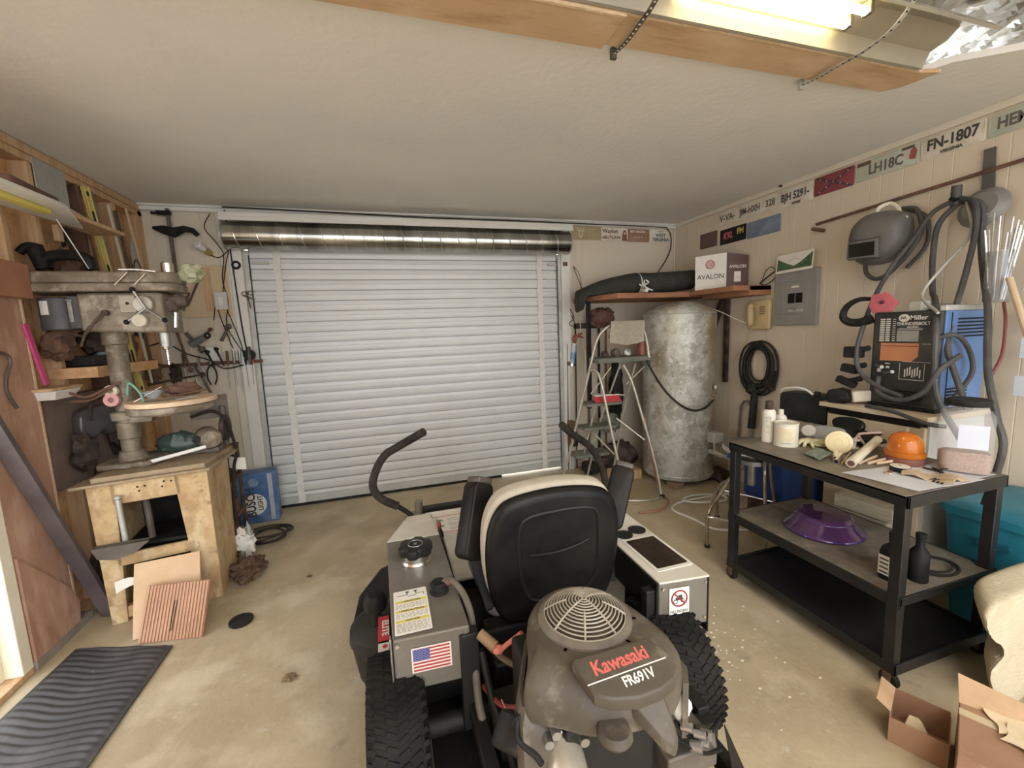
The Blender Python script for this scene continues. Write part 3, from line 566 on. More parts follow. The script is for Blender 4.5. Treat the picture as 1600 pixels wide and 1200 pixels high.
m.prism(outl, .042, Matrix.Translation((.068, 1.77, .682)), r=.010); cp = m.build('fuel_cap', M_blackp, TK)
m = MB(); m.tube([(.068+.030*cos(2*pi*k/24), 1.77+.030*sin(2*pi*k/24), .725) for k in range(24)], .0018, 6, closed=True); m.b2((.062, 1.764, .722), (.074, 1.776, .727)); m.build('cap_mark', M_steel, cp)
m = MB(); m.lathe([(0, 0), (.036, 0), (.036, .008), (.030, .012), (.034, .016), (.034, .034), (.026, .042), (0, .043)], (.135, 1.525, .640)); m.build('vent_cap', M_blackp, TK)
m = MB(); m.tube([(.150, 1.525, .672), (.175, 1.51, .690), (.205, 1.46, .675), (.222, 1.41, .645), (.228, 1.37, .60), (.222, 1.32, .50), (.215, 1.25, .40), (.23, 1.2, .3)], [.011]*1+[.014], 12, 6); m.build('fuel_hose', mat('grey_hose', (.10, .085, .065), (.15, .13, .10), rough=.6, scale=9), TK)
m = MB(); m.cyl((.165, 1.518, .678), (.180, 1.508, .688), .016, n=12); m.build('hose_clamp', M_rust, TK)
yel = mat('warning_yellow', (.72, .62, .14), rough=.5); inkg = mat('grey_ink', (.30, .29, .27), rough=.6)
Ml = frame((.027, 1.448, .6435), (1, .0, 0), (0, 1, 0))
m = MB(Ml); m.prism(rrect(.122, .245, .006), .0008); lb = m.build('warning_label', M_paper, TK)
for yy, t in ((.052, '! CAUTION'), (-.002, '! PRECAUTION'), (-.056, 'NOTICE')):
    m = MB(Ml @ Matrix.Translation((0, yy, .0008))); m.prism(rrect(.112, .014, .001), .0004); m.build('yellow_band', yel, lb)
    text_mb(t, Ml @ Matrix.Translation((0, yy, .0014)), .013, .0003, bold=.02).build('lettering', inkk, lb)
m = MB(Ml)
for yy in (.038, .031, .024, .017, -.016, -.023, -.030, -.037, -.069, -.075, -.081, -.087, -.093, -.099, -.105, -.111):
    x = -.054
    while x < .05:
        L_ = .006+.012*random.random(); m.b2((x, yy-.0012, .0008), (min(x+L_, .054), yy+.0012, .0012)); x += L_+.004
m.build('small_print', inkg, lb)
m = MB(Ml); m.b2((-.048, .090, .0008), (-.01, .092, .0014)); m.b2((.022, .090, .0008), (.05, .092, .0014)); m.b2((-.012, .090, .0008), (-.009, .104, .0014)); m.b2((.020, .090, .0008), (.023, .104, .0014)); m.b2((-.016, .104, .0008), (-.004, .112, .0014)); m.b2((.014, .104, .0008), (.026, .112, .0014)); m.b2((.048, .074, .0008), (.050, .092, .0014)); m.b2((-.01, .080, .0008), (.022, .082, .0014))
m.build('diagram', inkk, lb)
# flag decal on the rear face
Mf = frame((.077, 1.3035, .558), (1, -.048, 0), (0, 0, 1))
Mf = Mf @ Matrix.Translation((0, 0, .001))
m = MB(Mf); m.prism(rrect(.130, .088, .002), .0008); fl = m.build('flag_decal', mat('pale_pink_white', (.72, .60, .55), rough=.5), TK)
m = MB(Mf)
for k in range(0, 13, 2): z = .036-k*.0060; m.b2((-.060, z-.0030, .0008), (.060, z+.0030, .0014))
m.build('stripes', mat('dark_red_ink', (.33, .05, .05), rough=.5), fl)
m = MB(Mf); m.b2((-.060, -.003, .0014), (-.006, .039, .0020)); m.build('canton', mat('dark_blue_ink', (.06, .07, .22), rough=.5), fl)
m = MB(Mf)
for r_ in range(9):
    for c_ in range(6 if r_ % 2 == 0 else 5):
        x = -.0565+c_*.0092+(0 if r_ % 2 == 0 else .0046); y = .0360-r_*.0045
        m.prism([(x+.0015*(1 if k % 2 == 0 else .45)*sin(k*pi/5), y+.0015*(1 if k % 2 == 0 else .45)*cos(k*pi/5)) for k in range(10)], .0003, Matrix.Translation((0, 0, .0020)))
m.build('stars', mat('flag_star_white', (.6, .58, .6), rough=.5), fl)
# right console pod
m = MB()
m.hexa([(.940, 1.285, .455), (1.145, 1.262, .440), (1.150, 2.27, .44), (.955, 2.27, .44), (.940, 1.285, .632), (1.145, 1.262, .632), (1.150, 2.27, .632), (.955, 2.27, .632)])
CN = m.build('side_console', [M_mgrey], MW, bevel=.004)
m = MB(); m.hexa([(.938, 1.28, .633), (1.150, 1.258, .633), (1.155, 2.28, .633), (.950, 2.28, .633), (.938, 1.28, .642), (1.150, 1.258, .642), (1.155, 2.28, .642), (.950, 2.28, .642)]); m.build('console_top', M_mwhite, CN, bevel=.002)
m = MB(); m.hexa([(.932, 1.29, .33), (.938, 1.29, .33), (.953, 2.27, .33), (.947, 2.27, .33), (.932, 1.29, .632), (.938, 1.29, .632), (.953, 2.27, .632), (.947, 2.27, .632)]); m.build('inner_panel', M_mblack, CN)
m = MB(); m.b2((1.146, 1.262, .40), (1.152, 1.33, .632)); m.build('corner_plate', M_mblack, CN)
m = MB(); m.prism(rrect(.17, .27, .008, cx=1.058, cy=1.475), .004, Matrix.Translation((0, 0, .642))); m.build('tray_rim', mat('pale_rim', (.72, .69, .63), rough=.4), CN, bevel=.0015)
m = MB(); m.prism(rrect(.145, .235, .006, cx=1.058, cy=1.475), .0045, Matrix.Translation((0, 0, .6425))); m.build('storage_tray', mat('tray_dark_glossy', (.03, .02, .016), (.06, .04, .03), rough=.25, scale=6), CN)
for x, y in ((1.015, 1.655), (1.098, 1.675)):
    m = MB(); m.lathe([(0, -.003), (.034, -.003), (.038, .004), (.041, .004), (.041, -.0)], (x, y, .6425), n=28); m.build('cup_holder', M_blackp, CN)
m = MB(); m.prism(rrect(.09, .12, .006, cx=1.06, cy=1.86), .003, Matrix.Translation((0, 0, .642))); m.build('control_slot', M_mblack, CN)
for p in ((.952, 1.28, .615), (.952, 1.28, .475), (1.132, 1.262, .615), (1.130, 1.262, .47)):
    m = MB(); m.cyl((p[0], p[1]+.004, p[2]), (p[0], p[1]-.007, p[2]), .006, n=6); m.build('bolt', M_chrome, CN)
Ms = frame((1.022, 1.2735, .553), (1, -.112, 0), (0, 0, 1)) @ Matrix.Translation((0, 0, .001))
m = MB(Ms); m.prism(rrect(.084, .112, .002), .0008); st = m.build('no_riders_decal', M_paper, CN)
m = MB(Ms @ Matrix.Translation((0, .012, .0016))); m.tube([(.032*cos(2*pi*k/32), .032*sin(2*pi*k/32), 0) for k in range(32)], .0030, 6, closed=True); m.bar((-.022, .022, 0), (.022, -.022, 0), .006, .0012, up=(1, 1, 0)); m.build('red_circle', mat('dark_red_ink2', (.30, .03, .03), rough=.5), st)
m = MB(Ms @ Matrix.Translation((0, .012, .0009)))
m.b2((-.016, -.008, 0), (.014, .004, .0004)); m.b2((-.004, .004, 0), (.012, .014, .0004))
for x, y, r_ in ((-.016, -.012, .008), (.014, -.010, .007)): m.tube([(x+r_*cos(2*pi*k/16), y+r_*sin(2*pi*k/16), .0005) for k in range(16)], .0014, 5, closed=True)
m.build('pictogram', inkk, st)
text_mb('NO RIDERS', Ms @ Matrix.Translation((0, -.042, .0010)), .015, .0003, bold=.02).build('lettering', inkk, st)
# battery cables, hoses
for nm, pts, r_, mt in (('battery_cable', [(.27, 1.22, .60), (.29, 1.215, .595), (.31, 1.20, .62), (.35, 1.17, .67)], .008, mat('faded_red_cable', (.55, .16, .12), rough=.5)),
                        ('battery_cable', [(.24, 1.28, .42), (.27, 1.15, .46), (.32, 1.08, .50), (.36, 1.05, .49)], .008, mat('dark_red_cable', (.22, .04, .03), rough=.5)),
                        ('wiring_loom', [(.235, 1.29, .60), (.27, 1.24, .58), (.31, 1.18, .57), (.36, 1.12, .58)], .010, mat('loom_brown', (.10, .07, .04), rough=.6)),
                        ('wire', [(.27, 1.15, .48), (.28, 1.10, .47), (.31, 1.04, .46)], .002, mat('pink_wire', (.6, .35, .3), rough=.5)),
                        ('wiring_loom', [(.24, 1.28, .55), (.25, 1.20, .45), (.27, 1.12, .38), (.28, 1.0, .32)], .012, M_mblack)):
    m = MB(); m.tube(pts, r_, 8, 6); m.build(nm, mt, MW)
m = MB(); m.cyl((.235, 1.27, .625), (.275, 1.225, .60), .018, n=12); m.build('cable_boot', mat('boot_tan', (.25, .16, .09), rough=.6), MW)
m = MB(); m.add(*blob((.282, 1.215, .598), (.018, .018, .014), 3)); m.build('terminal_cover', MATS['faded_red_cable'], MW)
m = MB(); m.b2((.25, 1.10, .27), (.40, 1.26, .42)); m.build('battery', M_dirty, MW, bevel=.006)
m = MB(); m.b2((.06, .86, .17), (.90, 1.75, .19)); m.b2((.24, 1.05, .19), (.90, 1.12, .30)); m.build('shade_pan', M_dirty, MW, bevel=.004)  # added black plate standing in for the shade under the mower
# seat
def seat_ring(y, z, w_, d, dep):
    pass
SB = thing  # keep name free
back2d = [(-.205, 0), (-.255, .10), (-.275, .24), (-.268, .38), (-.235, .47), (-.18, .515), (-.06, .535), (.06, .535), (.18, .515), (.235, .475), (.268, .39), (.275, .24), (.255, .10), (.205, 0), (.10, -.03), (-.10, -.03)]
back2d = [(p.x, p.y) for p in spline([(x, y, 0) for x, y in back2d], 4, True)][::-1]
Mb = frame((.585, 1.50, .485), (1, -.035, 0), (0, -.10, 1))      # local z points to the rear (towards the camera)
m = MB(Mb); m.prism(back2d, .06, r=.035, seg=4, z0=-.02); sb = m.build('seat_back', mat('seat_shell_black', (.010, .010, .011), (.022, .02, .018), rough=.42, scale=8), MW)
m = MB(Mb @ Matrix.Diagonal((1.015, 1.015, 1, 1))); m.prism([(x*1.0, y) for x, y in back2d], .095, r=.030, seg=4, z0=-.10); m.build('back_cushion', mat('beige_vinyl', (.42, .38, .30), (.52, .48, .39), rough=.5, scale=5, bump=.04), sb)
m = MB(Mb)
inner = [(-.13, .14), (-.15, .25), (-.15, .38), (-.12, .44), (0, .455), (.12, .45), (.165, .42), (.175, .30), (.17, .16), (.10, .08), (-.08, .08)]
inner = [(p.x, p.y) for p in spline([(x, y, 0) for x, y in inner], 4, True)]
m.tube([(x, y, .036) for x, y in inner], .009, 8, closed=True); m.tube([(-.11, .285, .040), (-.02, .283, .044), (.07, .295, .043), (.135, .315, .040)], .006, 8, 5)
m.build('back_ribs', mat('seat_shell_rib', (.03, .03, .03), rough=.3), sb)
m = MB(); m.prism(rrect(.50, .50, .08, n=5), .13, Matrix.Translation((.575, 1.80, .43)), r=.04, seg=4); m.build('seat_cushion', MATS['beige_vinyl'], MW)
m = MB(); m.b2((.36, 1.50, .36), (.80, 2.0, .44)); m.b2((.30, 1.48, .27), (.86, 1.56, .46)); m.build('seat_pan', M_mblack, MW, bevel=.01)
for s, a, b in ((-1, (.268, 1.60, .70), (.352, 1.72, .975)), (1, (.920, 1.62, .71), (1.045, 1.70, .955))):
    m = MB(); a = V(*a); b = V(*b); M_ = frame((a+b)/2, (b-a), (1, 0, 0)); L_ = (b-a).length
    m.M = M_ @ Matrix.Rotation(radians(-28*s), 4, 'X'); m.prism(rrect(L_, .105, .03, n=4), .085, r=.012, z0=-.0425)
    arm = m.build('armrest', mat('armrest_black', (.014, .012, .011), (.03, .024, .019), rough=.45, scale=8), MW)
    m = MB(); e = b+(b-a).normalized()*.006
    m.M = frame(e, (b-a), (1, 0, 0)) @ Matrix.Rotation(radians(-28*s), 4, 'X'); m.prism(rrect(.03, .08, .010), .082, r=.01, z0=-.041); m.build('end_pad', mat('worn_vinyl', (.10, .085, .07), (.05, .04, .035), rough=.4, scale=20), arm)
    m = MB(); base = V(.33 if s < 0 else .85, 1.50, .54); m.bar(base, a+V(.02*-s, 0, .03), .05, .012, up=(1, 0, 0)); m.bar(base+V(0, .06, -.05), a+V(.02*-s, .06, .02), .035, .012, up=(1, 0, 0)); m.build('armrest_bracket', M_mblack, MW, bevel=.003)
# levers
for pts in ([(.12, 2.26, .56), (.075, 2.28, .634), (.012, 2.30, .687), (-.069, 2.32, .733), (-.108, 2.34, .786), (-.106, 2.36, .84), (-.072, 2.38, .913), (-.031, 2.38, .963), (.012, 2.36, .992), (.169, 2.22, 1.104)],
            [(1.06, 2.26, .50), (1.16, 2.28, .54), (1.24, 2.30, .56), (1.291, 2.32, .60), (1.305, 2.36, .651), (1.284, 2.38, .747), (1.231, 2.38, .838), (1.163, 2.36, .902), (1.05, 2.28, .98), (.957, 2.22, 1.06)]):
    m = MB(); m.tube(pts[:3], .013, 12, 6); lv = m.build('steering_lever', M_mblack, MW)
    m = MB(); m.tube(pts[2:], .022, 14, 6); m.build('foam_grip', mat('grip_foam', (.035, .03, .026), (.06, .05, .04), rough=.8, scale=15, bump=.05), lv)
m = MB(); m.tube([(.205, 2.02, .50), (.212, 2.0, .62), (.200, 2.0, .665)], .005, 8, 4); l2 = m.build('choke_lever', M_mblack, MW); m = MB(); m.add(*blob((.197, 2.0, .680), (.011, .011, .020), 2, .1)); m.build('lever_knob', MATS['dark_red_cable'], l2)
# foot platform
m = MB(); m.b2((.19, 2.05, .33), (.95, 2.88, .345)); m.b2((.19, 2.86, .33), (.95, 2.88, .375)); FP = m.build('foot_platform', M_mwhite, MW, bevel=.004)
Mp = Matrix.Translation((.36, 2.72, .3455)); m = MB(Mp); m.prism(rrect(.26, .26, .006), .001); lb = m.build('instruction_label', M_paper, FP)
m = MB(Mp); m.mi = 0
for y in (-.122, .118): m.b2((-.12, y-.003, .001), (.12, y+.005, .0016))
m.build('red_lines', M_red, lb)
m = MB(Mp)
for k in range(11):
    y = .09-k*.018
    if k % 4: m.b2((-.03, y, .001), (.03+.08*random.random(), y+.004, .0016))
m.b2((-.105, -.09, .001), (-.095, .09, .0016)); m.prism(circ(.016, 12, -.075, .06), .0006, Matrix.Translation((0, 0, .001))); m.prism(circ(.016, 12, -.075, -.03), .0006, Matrix.Translation((0, 0, .001)))
m.build('print', inkg, lb)
# ------------------------------------------------------------------ engine
top = [(.50, 1.20), (.41, 1.175), (.345, 1.11), (.315, 1.02), (.285, .955), (.262, .905), (.285, .875), (.34, .845), (.405, .805), (.50, .785), (.60, .785), (.665, .815), (.715, .87), (.715, .93), (.69, 1.02), (.655, 1.10), (.59, 1.175)]
top = [(p.x, p.y) for p in spline([(x, y, 0) for x, y in top], 3, True)]
cx_, cy_ = .50, 1.0
def ring(s, z, sh=(0, 0), tilt=0): return [(cx_+(x-cx_)*s*.97+sh[0], cy_+(y-cy_)*s+sh[1], z+tilt*(y-1.0)) for x, y in top]
m = MB(); m.loft([ring(.99, .66, tilt=.05), ring(1.0, .69, tilt=.10), ring(1.0, .715, tilt=.14), ring(.975, .745, tilt=.12), ring(.90, .768, (0, .005), .06), ring(.72, .780, (0, .03), 0)])
EN = m.build('engine', M_shroud, MW, smooth=50)
# skirt down the left side
sk = [(.42, 1.17), (.34, 1.10), (.30, 1.01), (.272, .95), (.262, .91), (.272, .88), (.30, .872), (.335, .862), (.37, .855)]
m = MB(); m.loft([[(x, y+(.02 if y < .9 else 0), .695+.1*(y-1)-(max(0, x-.272)*.9 if y < .92 else 0)) for x, y in sk]+[(x+.015, y+.012+(.02 if y < .9 else 0), .695+.1*(y-1)-(max(0, x-.272)*.9 if y < .92 else 0)) for x, y in sk[::-1]], [(x-.014, y+(.005 if y < .9 else 0), .645-(max(0, x-.272)*.9 if y < .92 else 0)) for x, y in sk]+[(x+.0, y+.012+(.005 if y < .9 else 0), .645-(max(0, x-.272)*.9 if y < .92 else 0)) for x, y in sk[::-1]], [(x-.012-max(0, x-.27)*.45, y, .42) for x, y in sk]+[(x+.004-max(0, x-.27)*.45, y+.012, .42) for x, y in sk[::-1]]]); m.build('left_shroud', M_shroud, EN, smooth=50)
sk = [(.60, 1.17), (.68, 1.08), (.72, .99), (.728, .93), (.728, .87), (.70, .83)]
m = MB(); m.loft([[(x, y, .70+.1*(y-1)) for x, y in sk]+[(x-.015, y+.005, .70+.1*(y-1)) for x, y in sk[::-1]], [(x, y, .52) for x, y in sk]+[(x-.015, y+.005, .52) for x, y in sk[::-1]]]); m.build('right_shroud', M_shroud, EN, smooth=50)
# engine block, muffler, filters
m = MB(); m.b2((.31, .90, .34), (.68, 1.16, .68)); m.b2((.36, .86, .36), (.62, .92, .62)); m.cyl((.30, 1.0, .55), (.25, .95, .50), .07, n=16); m.build('engine_block', M_dirty, EN, bevel=.012)
m = MB()
for k in range(7): m.b2((.33, .872-.004*k*0, .40+k*.030), (.48, .885, .412+k*.030))
m.build('cooling_fins', M_dirty, EN)
m = MB(); m.cyl((.365, .895, .555), (.352, .79, .515), .048, n=28); m.cyl((.366, .902, .558), (.365, .89, .555), .054, n=28); m.build('oil_filter', mat('pale_metal_filter', (.62, .58, .48), (.48, .44, .35), rough=.35, metal=.5, scale=10), EN, bevel=.006)
m = MB(); m.tube([(.262, .925, .655), (.250, .905, .648), (.245, .895, .620), (.258, .885, .600), (.285, .872, .575), (.297, .865, .555)], .008, 8, 5); m.tube([(.258+.018*cos(a*pi/6), .905, .645+.018*sin(a*pi/6)) for a in range(12)], .005, 8, closed=True); m.build('dipstick', M_mblack, EN)
for p in ((.318, .862, .612), (.336, .858, .635), (.400, .835, .618)): m = MB(); m.cyl((p[0], p[1]+.02, p[2]), (p[0]-.003, p[1]-.01, p[2]), .012, n=10); m.build('bolt_boss', M_steel, EN)
m = MB(); m.tube([(.68, .86, .55), (.71, .83, .52), (.78, .84, .50), (.84, .87, .49)], .006, 8, 5); m.tube([(.66, .84, .53), (.72, .80, .50), (.80, .82, .46)], .005, 8, 5); m.build('control_cable', M_mblack, EN)
m = MB()
for p, r_ in (((.69, .845, .545), .012), ((.715, .825, .535), .010), ((.70, .82, .51), .014), ((.73, .83, .50), .011), ((.76, .85, .49), .016)): m.cyl(p, (p[0]+.02, p[1]-.02, p[2]+.005), r_, n=10)
m.build('linkage_fittings', M_steel, EN)
m = MB(); m.add(*blob((.705, .865, .585), (.026, .022, .045), 5, .35)); m.build('fuel_filter', M_paper, EN)
m = MB(); m.b2((.64, .83, .40), (.80, .95, .47)); m.cyl((.76, .87, .46), (.80, .84, .47), .03, n=14); m.build('governor_plate', M_darksteel, EN, bevel=.006)
# air filter cover with lettering
pad = [(.388, .868), (.384, .862), (.402, .785), (.44, .765), (.50, .753), (.56, .755), (.605, .766), (.632, .786), (.640, .80), (.605, .866), (.600, .870)]
m = MB(Matrix(((1, 0, 0, 0), (0, 1, 0, 0), (0, .32, 1, -.275), (0, 0, 0, 1)))); m.prism(pad, .034, r=.006, z0=.775); AF = m.build('air_filter_cover', M_shroud, EN)
Mt = frame((.500, .826, .7755+.0), (1, .04, 0), (-.04, 1, .32))
Mt = frame((.500, .826, .809-.275+.32*.826), (1, .04, .013), (-.04, 1, .32))
m = MB(Mt); m.b2((-.105, -.019, .000), (.115, -.0165, .001)); m.build('line', M_paper, AF)
text_mb('Kawasaki', Mt @ Matrix.Translation((.000, .010, .0)), .046, .0012, .90, bold=.028).build('lettering', mat('red_lettering', (.55, .12, .10), rough=.5), AF)
text_mb('FR691V', Mt @ Matrix.Translation((.022, -.038, .0)), .032, .0012, .85, bold=.02).build('lettering', M_paper, AF)
# intake snout
sn = [(.500, .795), (.505, .780), (.530, .748), (.548, .724), (.568, .714), (.584, .724), (.590, .750), (.590, .790)]
m = MB(); m.loft([[(x, y, .640+(y-.72)*.8) for x, y in sn], [(x, y, .665+(y-.72)*.8) for x, y in sn], [(.548+(x-.548)*.88, .755+(y-.755)*.88, .676+(y-.72)*.8) for x, y in sn]]); m.build('intake_snout', M_shroud, EN, bevel=.003)
m = MB(); m.lathe([(0, 0), (.035, 0), (.042, .012), (.035, .03), (0, .032)], (.448, .775, .665)); m.build('filter_cap', M_shroud, EN)
# fan guard
FX, FY, FZ = .502, 1.035, .772
m = MB(); m.lathe([(.134, -.02), (.138, 0), (.135, .014), (.126, .022), (.119, .024), (.116, .018), (.116, -.01)], (FX, FY, FZ), n=56); FG = m.build('fan_guard', mat('guard_ring', (.20, .175, .14), (.12, .10, .08), rough=.45, scale=10), EN)
m = MB(); m.lathe([(0, .004), (.114, .004), (.117, -.005)], (FX, FY, FZ), n=40)
m.build('fan_screen', mat('screen_dark', (.05, .04, .03), (.16, .13, .09), rough=.8, scale=140, mix=(.5, .6)), FG)
m = MB(); dome = lambda r_: .022+.045*(1-(r_/.118)**2)
for k in range(13): r_ = .007+k*.0091; m.tube([(FX+r_*cos(2*pi*j/48), FY+r_*sin(2*pi*j/48), FZ+dome(r_)) for j in range(48)], .0022, 6, closed=True)
for k in range(8):
    a = 2*pi*k/8+.35; m.tube([(FX+r_*cos(a), FY+r_*sin(a), FZ+dome(r_)+.001) for r_ in (.004 if k % 2 == 0 else .05, .03 if k % 2 == 0 else .06, .06 if k % 2 == 0 else .08, .09, .117)], .0030, 6)
m.build('guard_grille', mat('grille_tan', (.30, .26, .20), (.40, .36, .29), rough=.4, scale=20), FG)
m = MB()
for a in (3.9, 5.2, 4.6, 5.9): m.box((FX+.140*cos(a), FY+.140*sin(a), FZ+.002), (.02, .012, .012), (0, 0, a))
m.build('guard_clips', MATS['guard_ring'], FG, bevel=.002)
# rear guard plate and bumper
m = MB(); m.hexa([(.845, .80, .30), (.93, .86, .30), (.935, .87, .30), (.85, .81, .30), (.862, .872, .455), (.868, .876, .455), (.870, .880, .455), (.865, .878, .455)]); m.build('rear_guard', M_mblack, MW)
m = MB(); m.b2((.17, .80, .24), (.93, .84, .30)); m.b2((.17, .80, .24), (.21, 1.05, .30)); m.b2((.89, .80, .24), (.93, 1.05, .30)); m.build('bumper', M_dirty, MW, bevel=.004)
m = MB(); m.b2((.50, 1.28, .28), (.86, 1.34, .44)); m.build('cross_plate', M_mgrey, MW, bevel=.003); m = MB(); m.prism([(.86, 1.40), (1.00, 1.62), (.90, 1.66), (.80, 1.50)], .01, Matrix.Translation((0, 0, .47))); m.build('rear_plate', M_mgrey, MW, bevel=.003)
# ================================================================== left wall things
def rbox(name, a, b, mt, parent=None, r=.003, **k):
    m = MB(); m.b2(a, b); return m.build(name, mt, parent, bevel=r, **k)
rbox('flashing_sheet', (-1.832, 3.21, 2.42), (-1.826, 3.47, 2.70), M_galv, None, .001, label='grey sheet metal patch nailed high between two wall studs', cat='sheet metal')
T = thing('wall_shelf', 'white wall shelf high on the left wall near the doorway', 'shelf', (-1.6, 2.9, 2.33))
m = MB(); m.hexa([(-1.80, 2.35, 2.325), (-1.50, 2.35, 2.325), (-1.50, 2.82, 2.325), (-1.70, 3.32, 2.325), (-1.80, 2.35, 2.345), (-1.50, 2.35, 2.345), (-1.50, 2.82, 2.345), (-1.70, 3.32, 2.345)]); m.build('board', M_white, T, bevel=.003)
rbox('cleat', (-1.62, 2.36, 2.300), (-1.58, 2.85, 2.325), yel if 'yel' in globals() else M_stud, T)
rbox('bracket', (-1.83, 3.28, 2.25), (-1.80, 3.32, 2.345), M_stud, T)
rbox('pine_plank', (-1.80, 2.95, 2.348), (-1.62, 3.60, 2.372), M_stud, None, label='light pine plank lying on the white wall shelf end', cat='plank')
m = MB(); m.tube([(-1.56, 2.80, 2.372), (-1.68, 3.30, 2.392)], .010, 8); m.build('metal_rod', M_chrome, None, 'thin shiny rod lying on the white wall shelf', 'rod')
m = MB(); m.box((-1.60, 2.66, 2.364), (.16, .36, .03), (0, 0, .1)); m.build('sanding_pad', M_rust, None, 'flat brown pad lying on the white wall shelf near the doorway', 'pad', bevel=.003)
# levels and straightedges leaning on the studs
def lean(name, label, a, b, w_, t, mt, cat='tool', holes=0, group=None, up=(1, 0, 0)):
    m = MB(); m.bar(a, b, w_, t, up=(0, 1, 0)); o = m.build(name, mt, None if not holes else thing(name, label, cat, (a[0], a[1], min(a[2], b[2])), group=group), **({} if holes else dict(label=label, cat=cat, group=group)), bevel=.002)
    if holes:
        o.name = 'rail'; A, B = V(*a), V(*b)
        for q in holes:
            c = A.lerp(B, q); d = (B-A).normalized(); M_ = frame(c+V(t*.5+.001, 0, 0), d, (0, 1, 0))
            m = MB(M_); m.prism(rrect(.09 if q not in (.03, .97) else .03, w_*.45, w_*.2), .002, z0=-.001); m.build('opening', M_black, o.parent)
m_yel = mat('level_yellow', (.72, .60, .20), (.62, .50, .15), rough=.4, scale=6)
def level(label, a, b, w_=.055, t=.022, mt=m_yel):
    A, B = V(*a), V(*b); d = (B-A).normalized(); T = thing('spirit_level', label, 'spirit level', (b[0], b[1], min(a[2], b[2])))
    M_ = frame((A+B)/2, d, (0, 1, 0)); L_ = (B-A).length
    m = MB(M_); x, y, z = L_/2, w_/2, t/2
    m.b2((-x, -y, -z*.5), (x, y, z*.5)); m.b2((-x, -y, -z), (x, -y+.006, z)); m.b2((-x, y-.006, -z), (x, y, z)); m.build('rail', mt, T, bevel=.001)
    for q in (-.47, -.36, -.12, .12, .30, .47):
        m = MB(M_); m.prism(rrect(.03 if abs(q) > .4 else .10, w_*.42, w_*.2, cx=q*L_), t*.7, z0=-t*.35); m.build('opening', M_black, T)
level('yellow spirit level standing against the left wall studs', (-1.80, 3.60, 2.66), (-1.76, 3.82, 1.25))
for i, (y0, y1, z0, z1, w_, mt, nm, lb) in enumerate(((3.69, 3.90, 2.66, 1.20, .03, M_steel, 'straightedge', 'long grey steel straightedge right behind the yellow level'), (3.87, 4.02, 2.62, 1.3, .022, M_trim, 'wood_lath', 'pale thin wood lath leaning on the left wall'), (3.95, 4.08, 2.60, 1.3, .03, M_darksteel, 'steel_bar', 'dark steel bar leaning on the left wall past the pale lath'), (4.10, 4.20, 2.66, 1.9, .02, M_plycut, 'wood_lath', 'short thin wood lath near the back corner of the left wall'), (3.54, 3.70, 2.66, 1.4, .02, M_rust, 'wood_lath', 'narrow dark brown lath just left of the yellow level'))):
    m = MB(); m.bar((-1.815, y0, z0), (-1.775, y1, z1), w_, .010, up=(0, 1, 0)); m.build(nm, mt, None, lb, 'tool', bevel=.001)
m = MB(); m.tube([(-1.80+.0, 4.10+.05*cos(a*pi/8), 2.20+.07*sin(a*pi/8)) for a in range(16)], .010, 8, closed=True); m.build('metal_ring', M_darksteel, None, 'dark metal ring hanging by the back corner studs', 'ring')
m = MB(); m.prism([(-.03, -.18), (.07, -.16), (.03, .10), (0, .22), (-.04, .10)], .003, frame((-1.80, 4.08, 2.25), (0, 1, 0), (0, 0, 1))); m.build('saw_blade', M_galv, None, 'pale saw blade hanging by the back corner studs', 'saw')
# big C clamp on the wall above the belt cover
T = thing('c_clamp', 'large black cast C clamp resting on the drill press belt cover', 'clamp', (-1.65, 3.05, 2.045))
m = MB(); m.tube([(-1.555, 3.05, 2.05), (-1.56, 3.05, 2.10), (-1.60, 3.05, 2.125), (-1.66, 3.05, 2.13), (-1.73, 3.05, 2.12), (-1.76, 3.05, 2.09), (-1.77, 3.05, 2.05)], .030, 10, 6); m.build('frame', M_mblack, T)
m = MB(); m.cyl((-1.76, 3.05, 2.05), (-1.79, 3.05, 2.16), .038); m.tube([(-1.86, 3.05, 2.14), (-1.82, 3.05, 2.175), (-1.76, 3.05, 2.165)], .022, 8, 4); m.build('screw', M_mblack, T, bevel=.003)
# pink tape rule, small shelf, hook, white paper
m = MB(); m.bar((-1.80, 2.90, 1.75), (-1.785, 2.95, 1.42), .032, .012, up=(0, 1, 0)); m.build('pink_ruler', mat('pink_plastic', (.62, .08, .24), (.55, .06, .20), rough=.4, scale=20), None, 'bright pink ruler hanging on the edge of the plywood sheet', 'ruler', bevel=.002)
T = thing('ledge_shelf', 'small wood ledge on the left wall below the pink ruler', 'shelf', (-1.78, 3.0, 1.385))
rbox('board', (-1.85, 2.87, 1.385), (-1.72, 3.12, 1.40), M_stud, T)
m = MB(); m.hexa([(-1.82, 2.90, 1.335), (-1.73, 2.90, 1.335), (-1.73, 3.05, 1.335), (-1.82, 3.05, 1.335), (-1.83, 2.885, 1.384), (-1.715, 2.885, 1.384), (-1.715, 3.10, 1.384), (-1.83, 3.10, 1.384)]); m.build('plastic_tray', M_white, None, 'white plastic tray fixed under the small wood ledge', 'tray', bevel=.004)
T = thing('iron_hook', 'rusty curved iron hook on the plywood beside the doorway', 'hook', (-1.79, 2.75, 1.3))
m = MB(); m.tube([(-1.80, 2.62, 1.60), (-1.79, 2.70, 1.605), (-1.79, 2.745, 1.585), (-1.79, 2.75, 1.55), (-1.79, 2.72, 1.50), (-1.79, 2.70, 1.44), (-1.79, 2.71, 1.38), (-1.79, 2.74, 1.325)], [.008, .012, .014, .016, .012, .010, .009, .007], 8, 5); m.build('hook', M_darksteel, T)
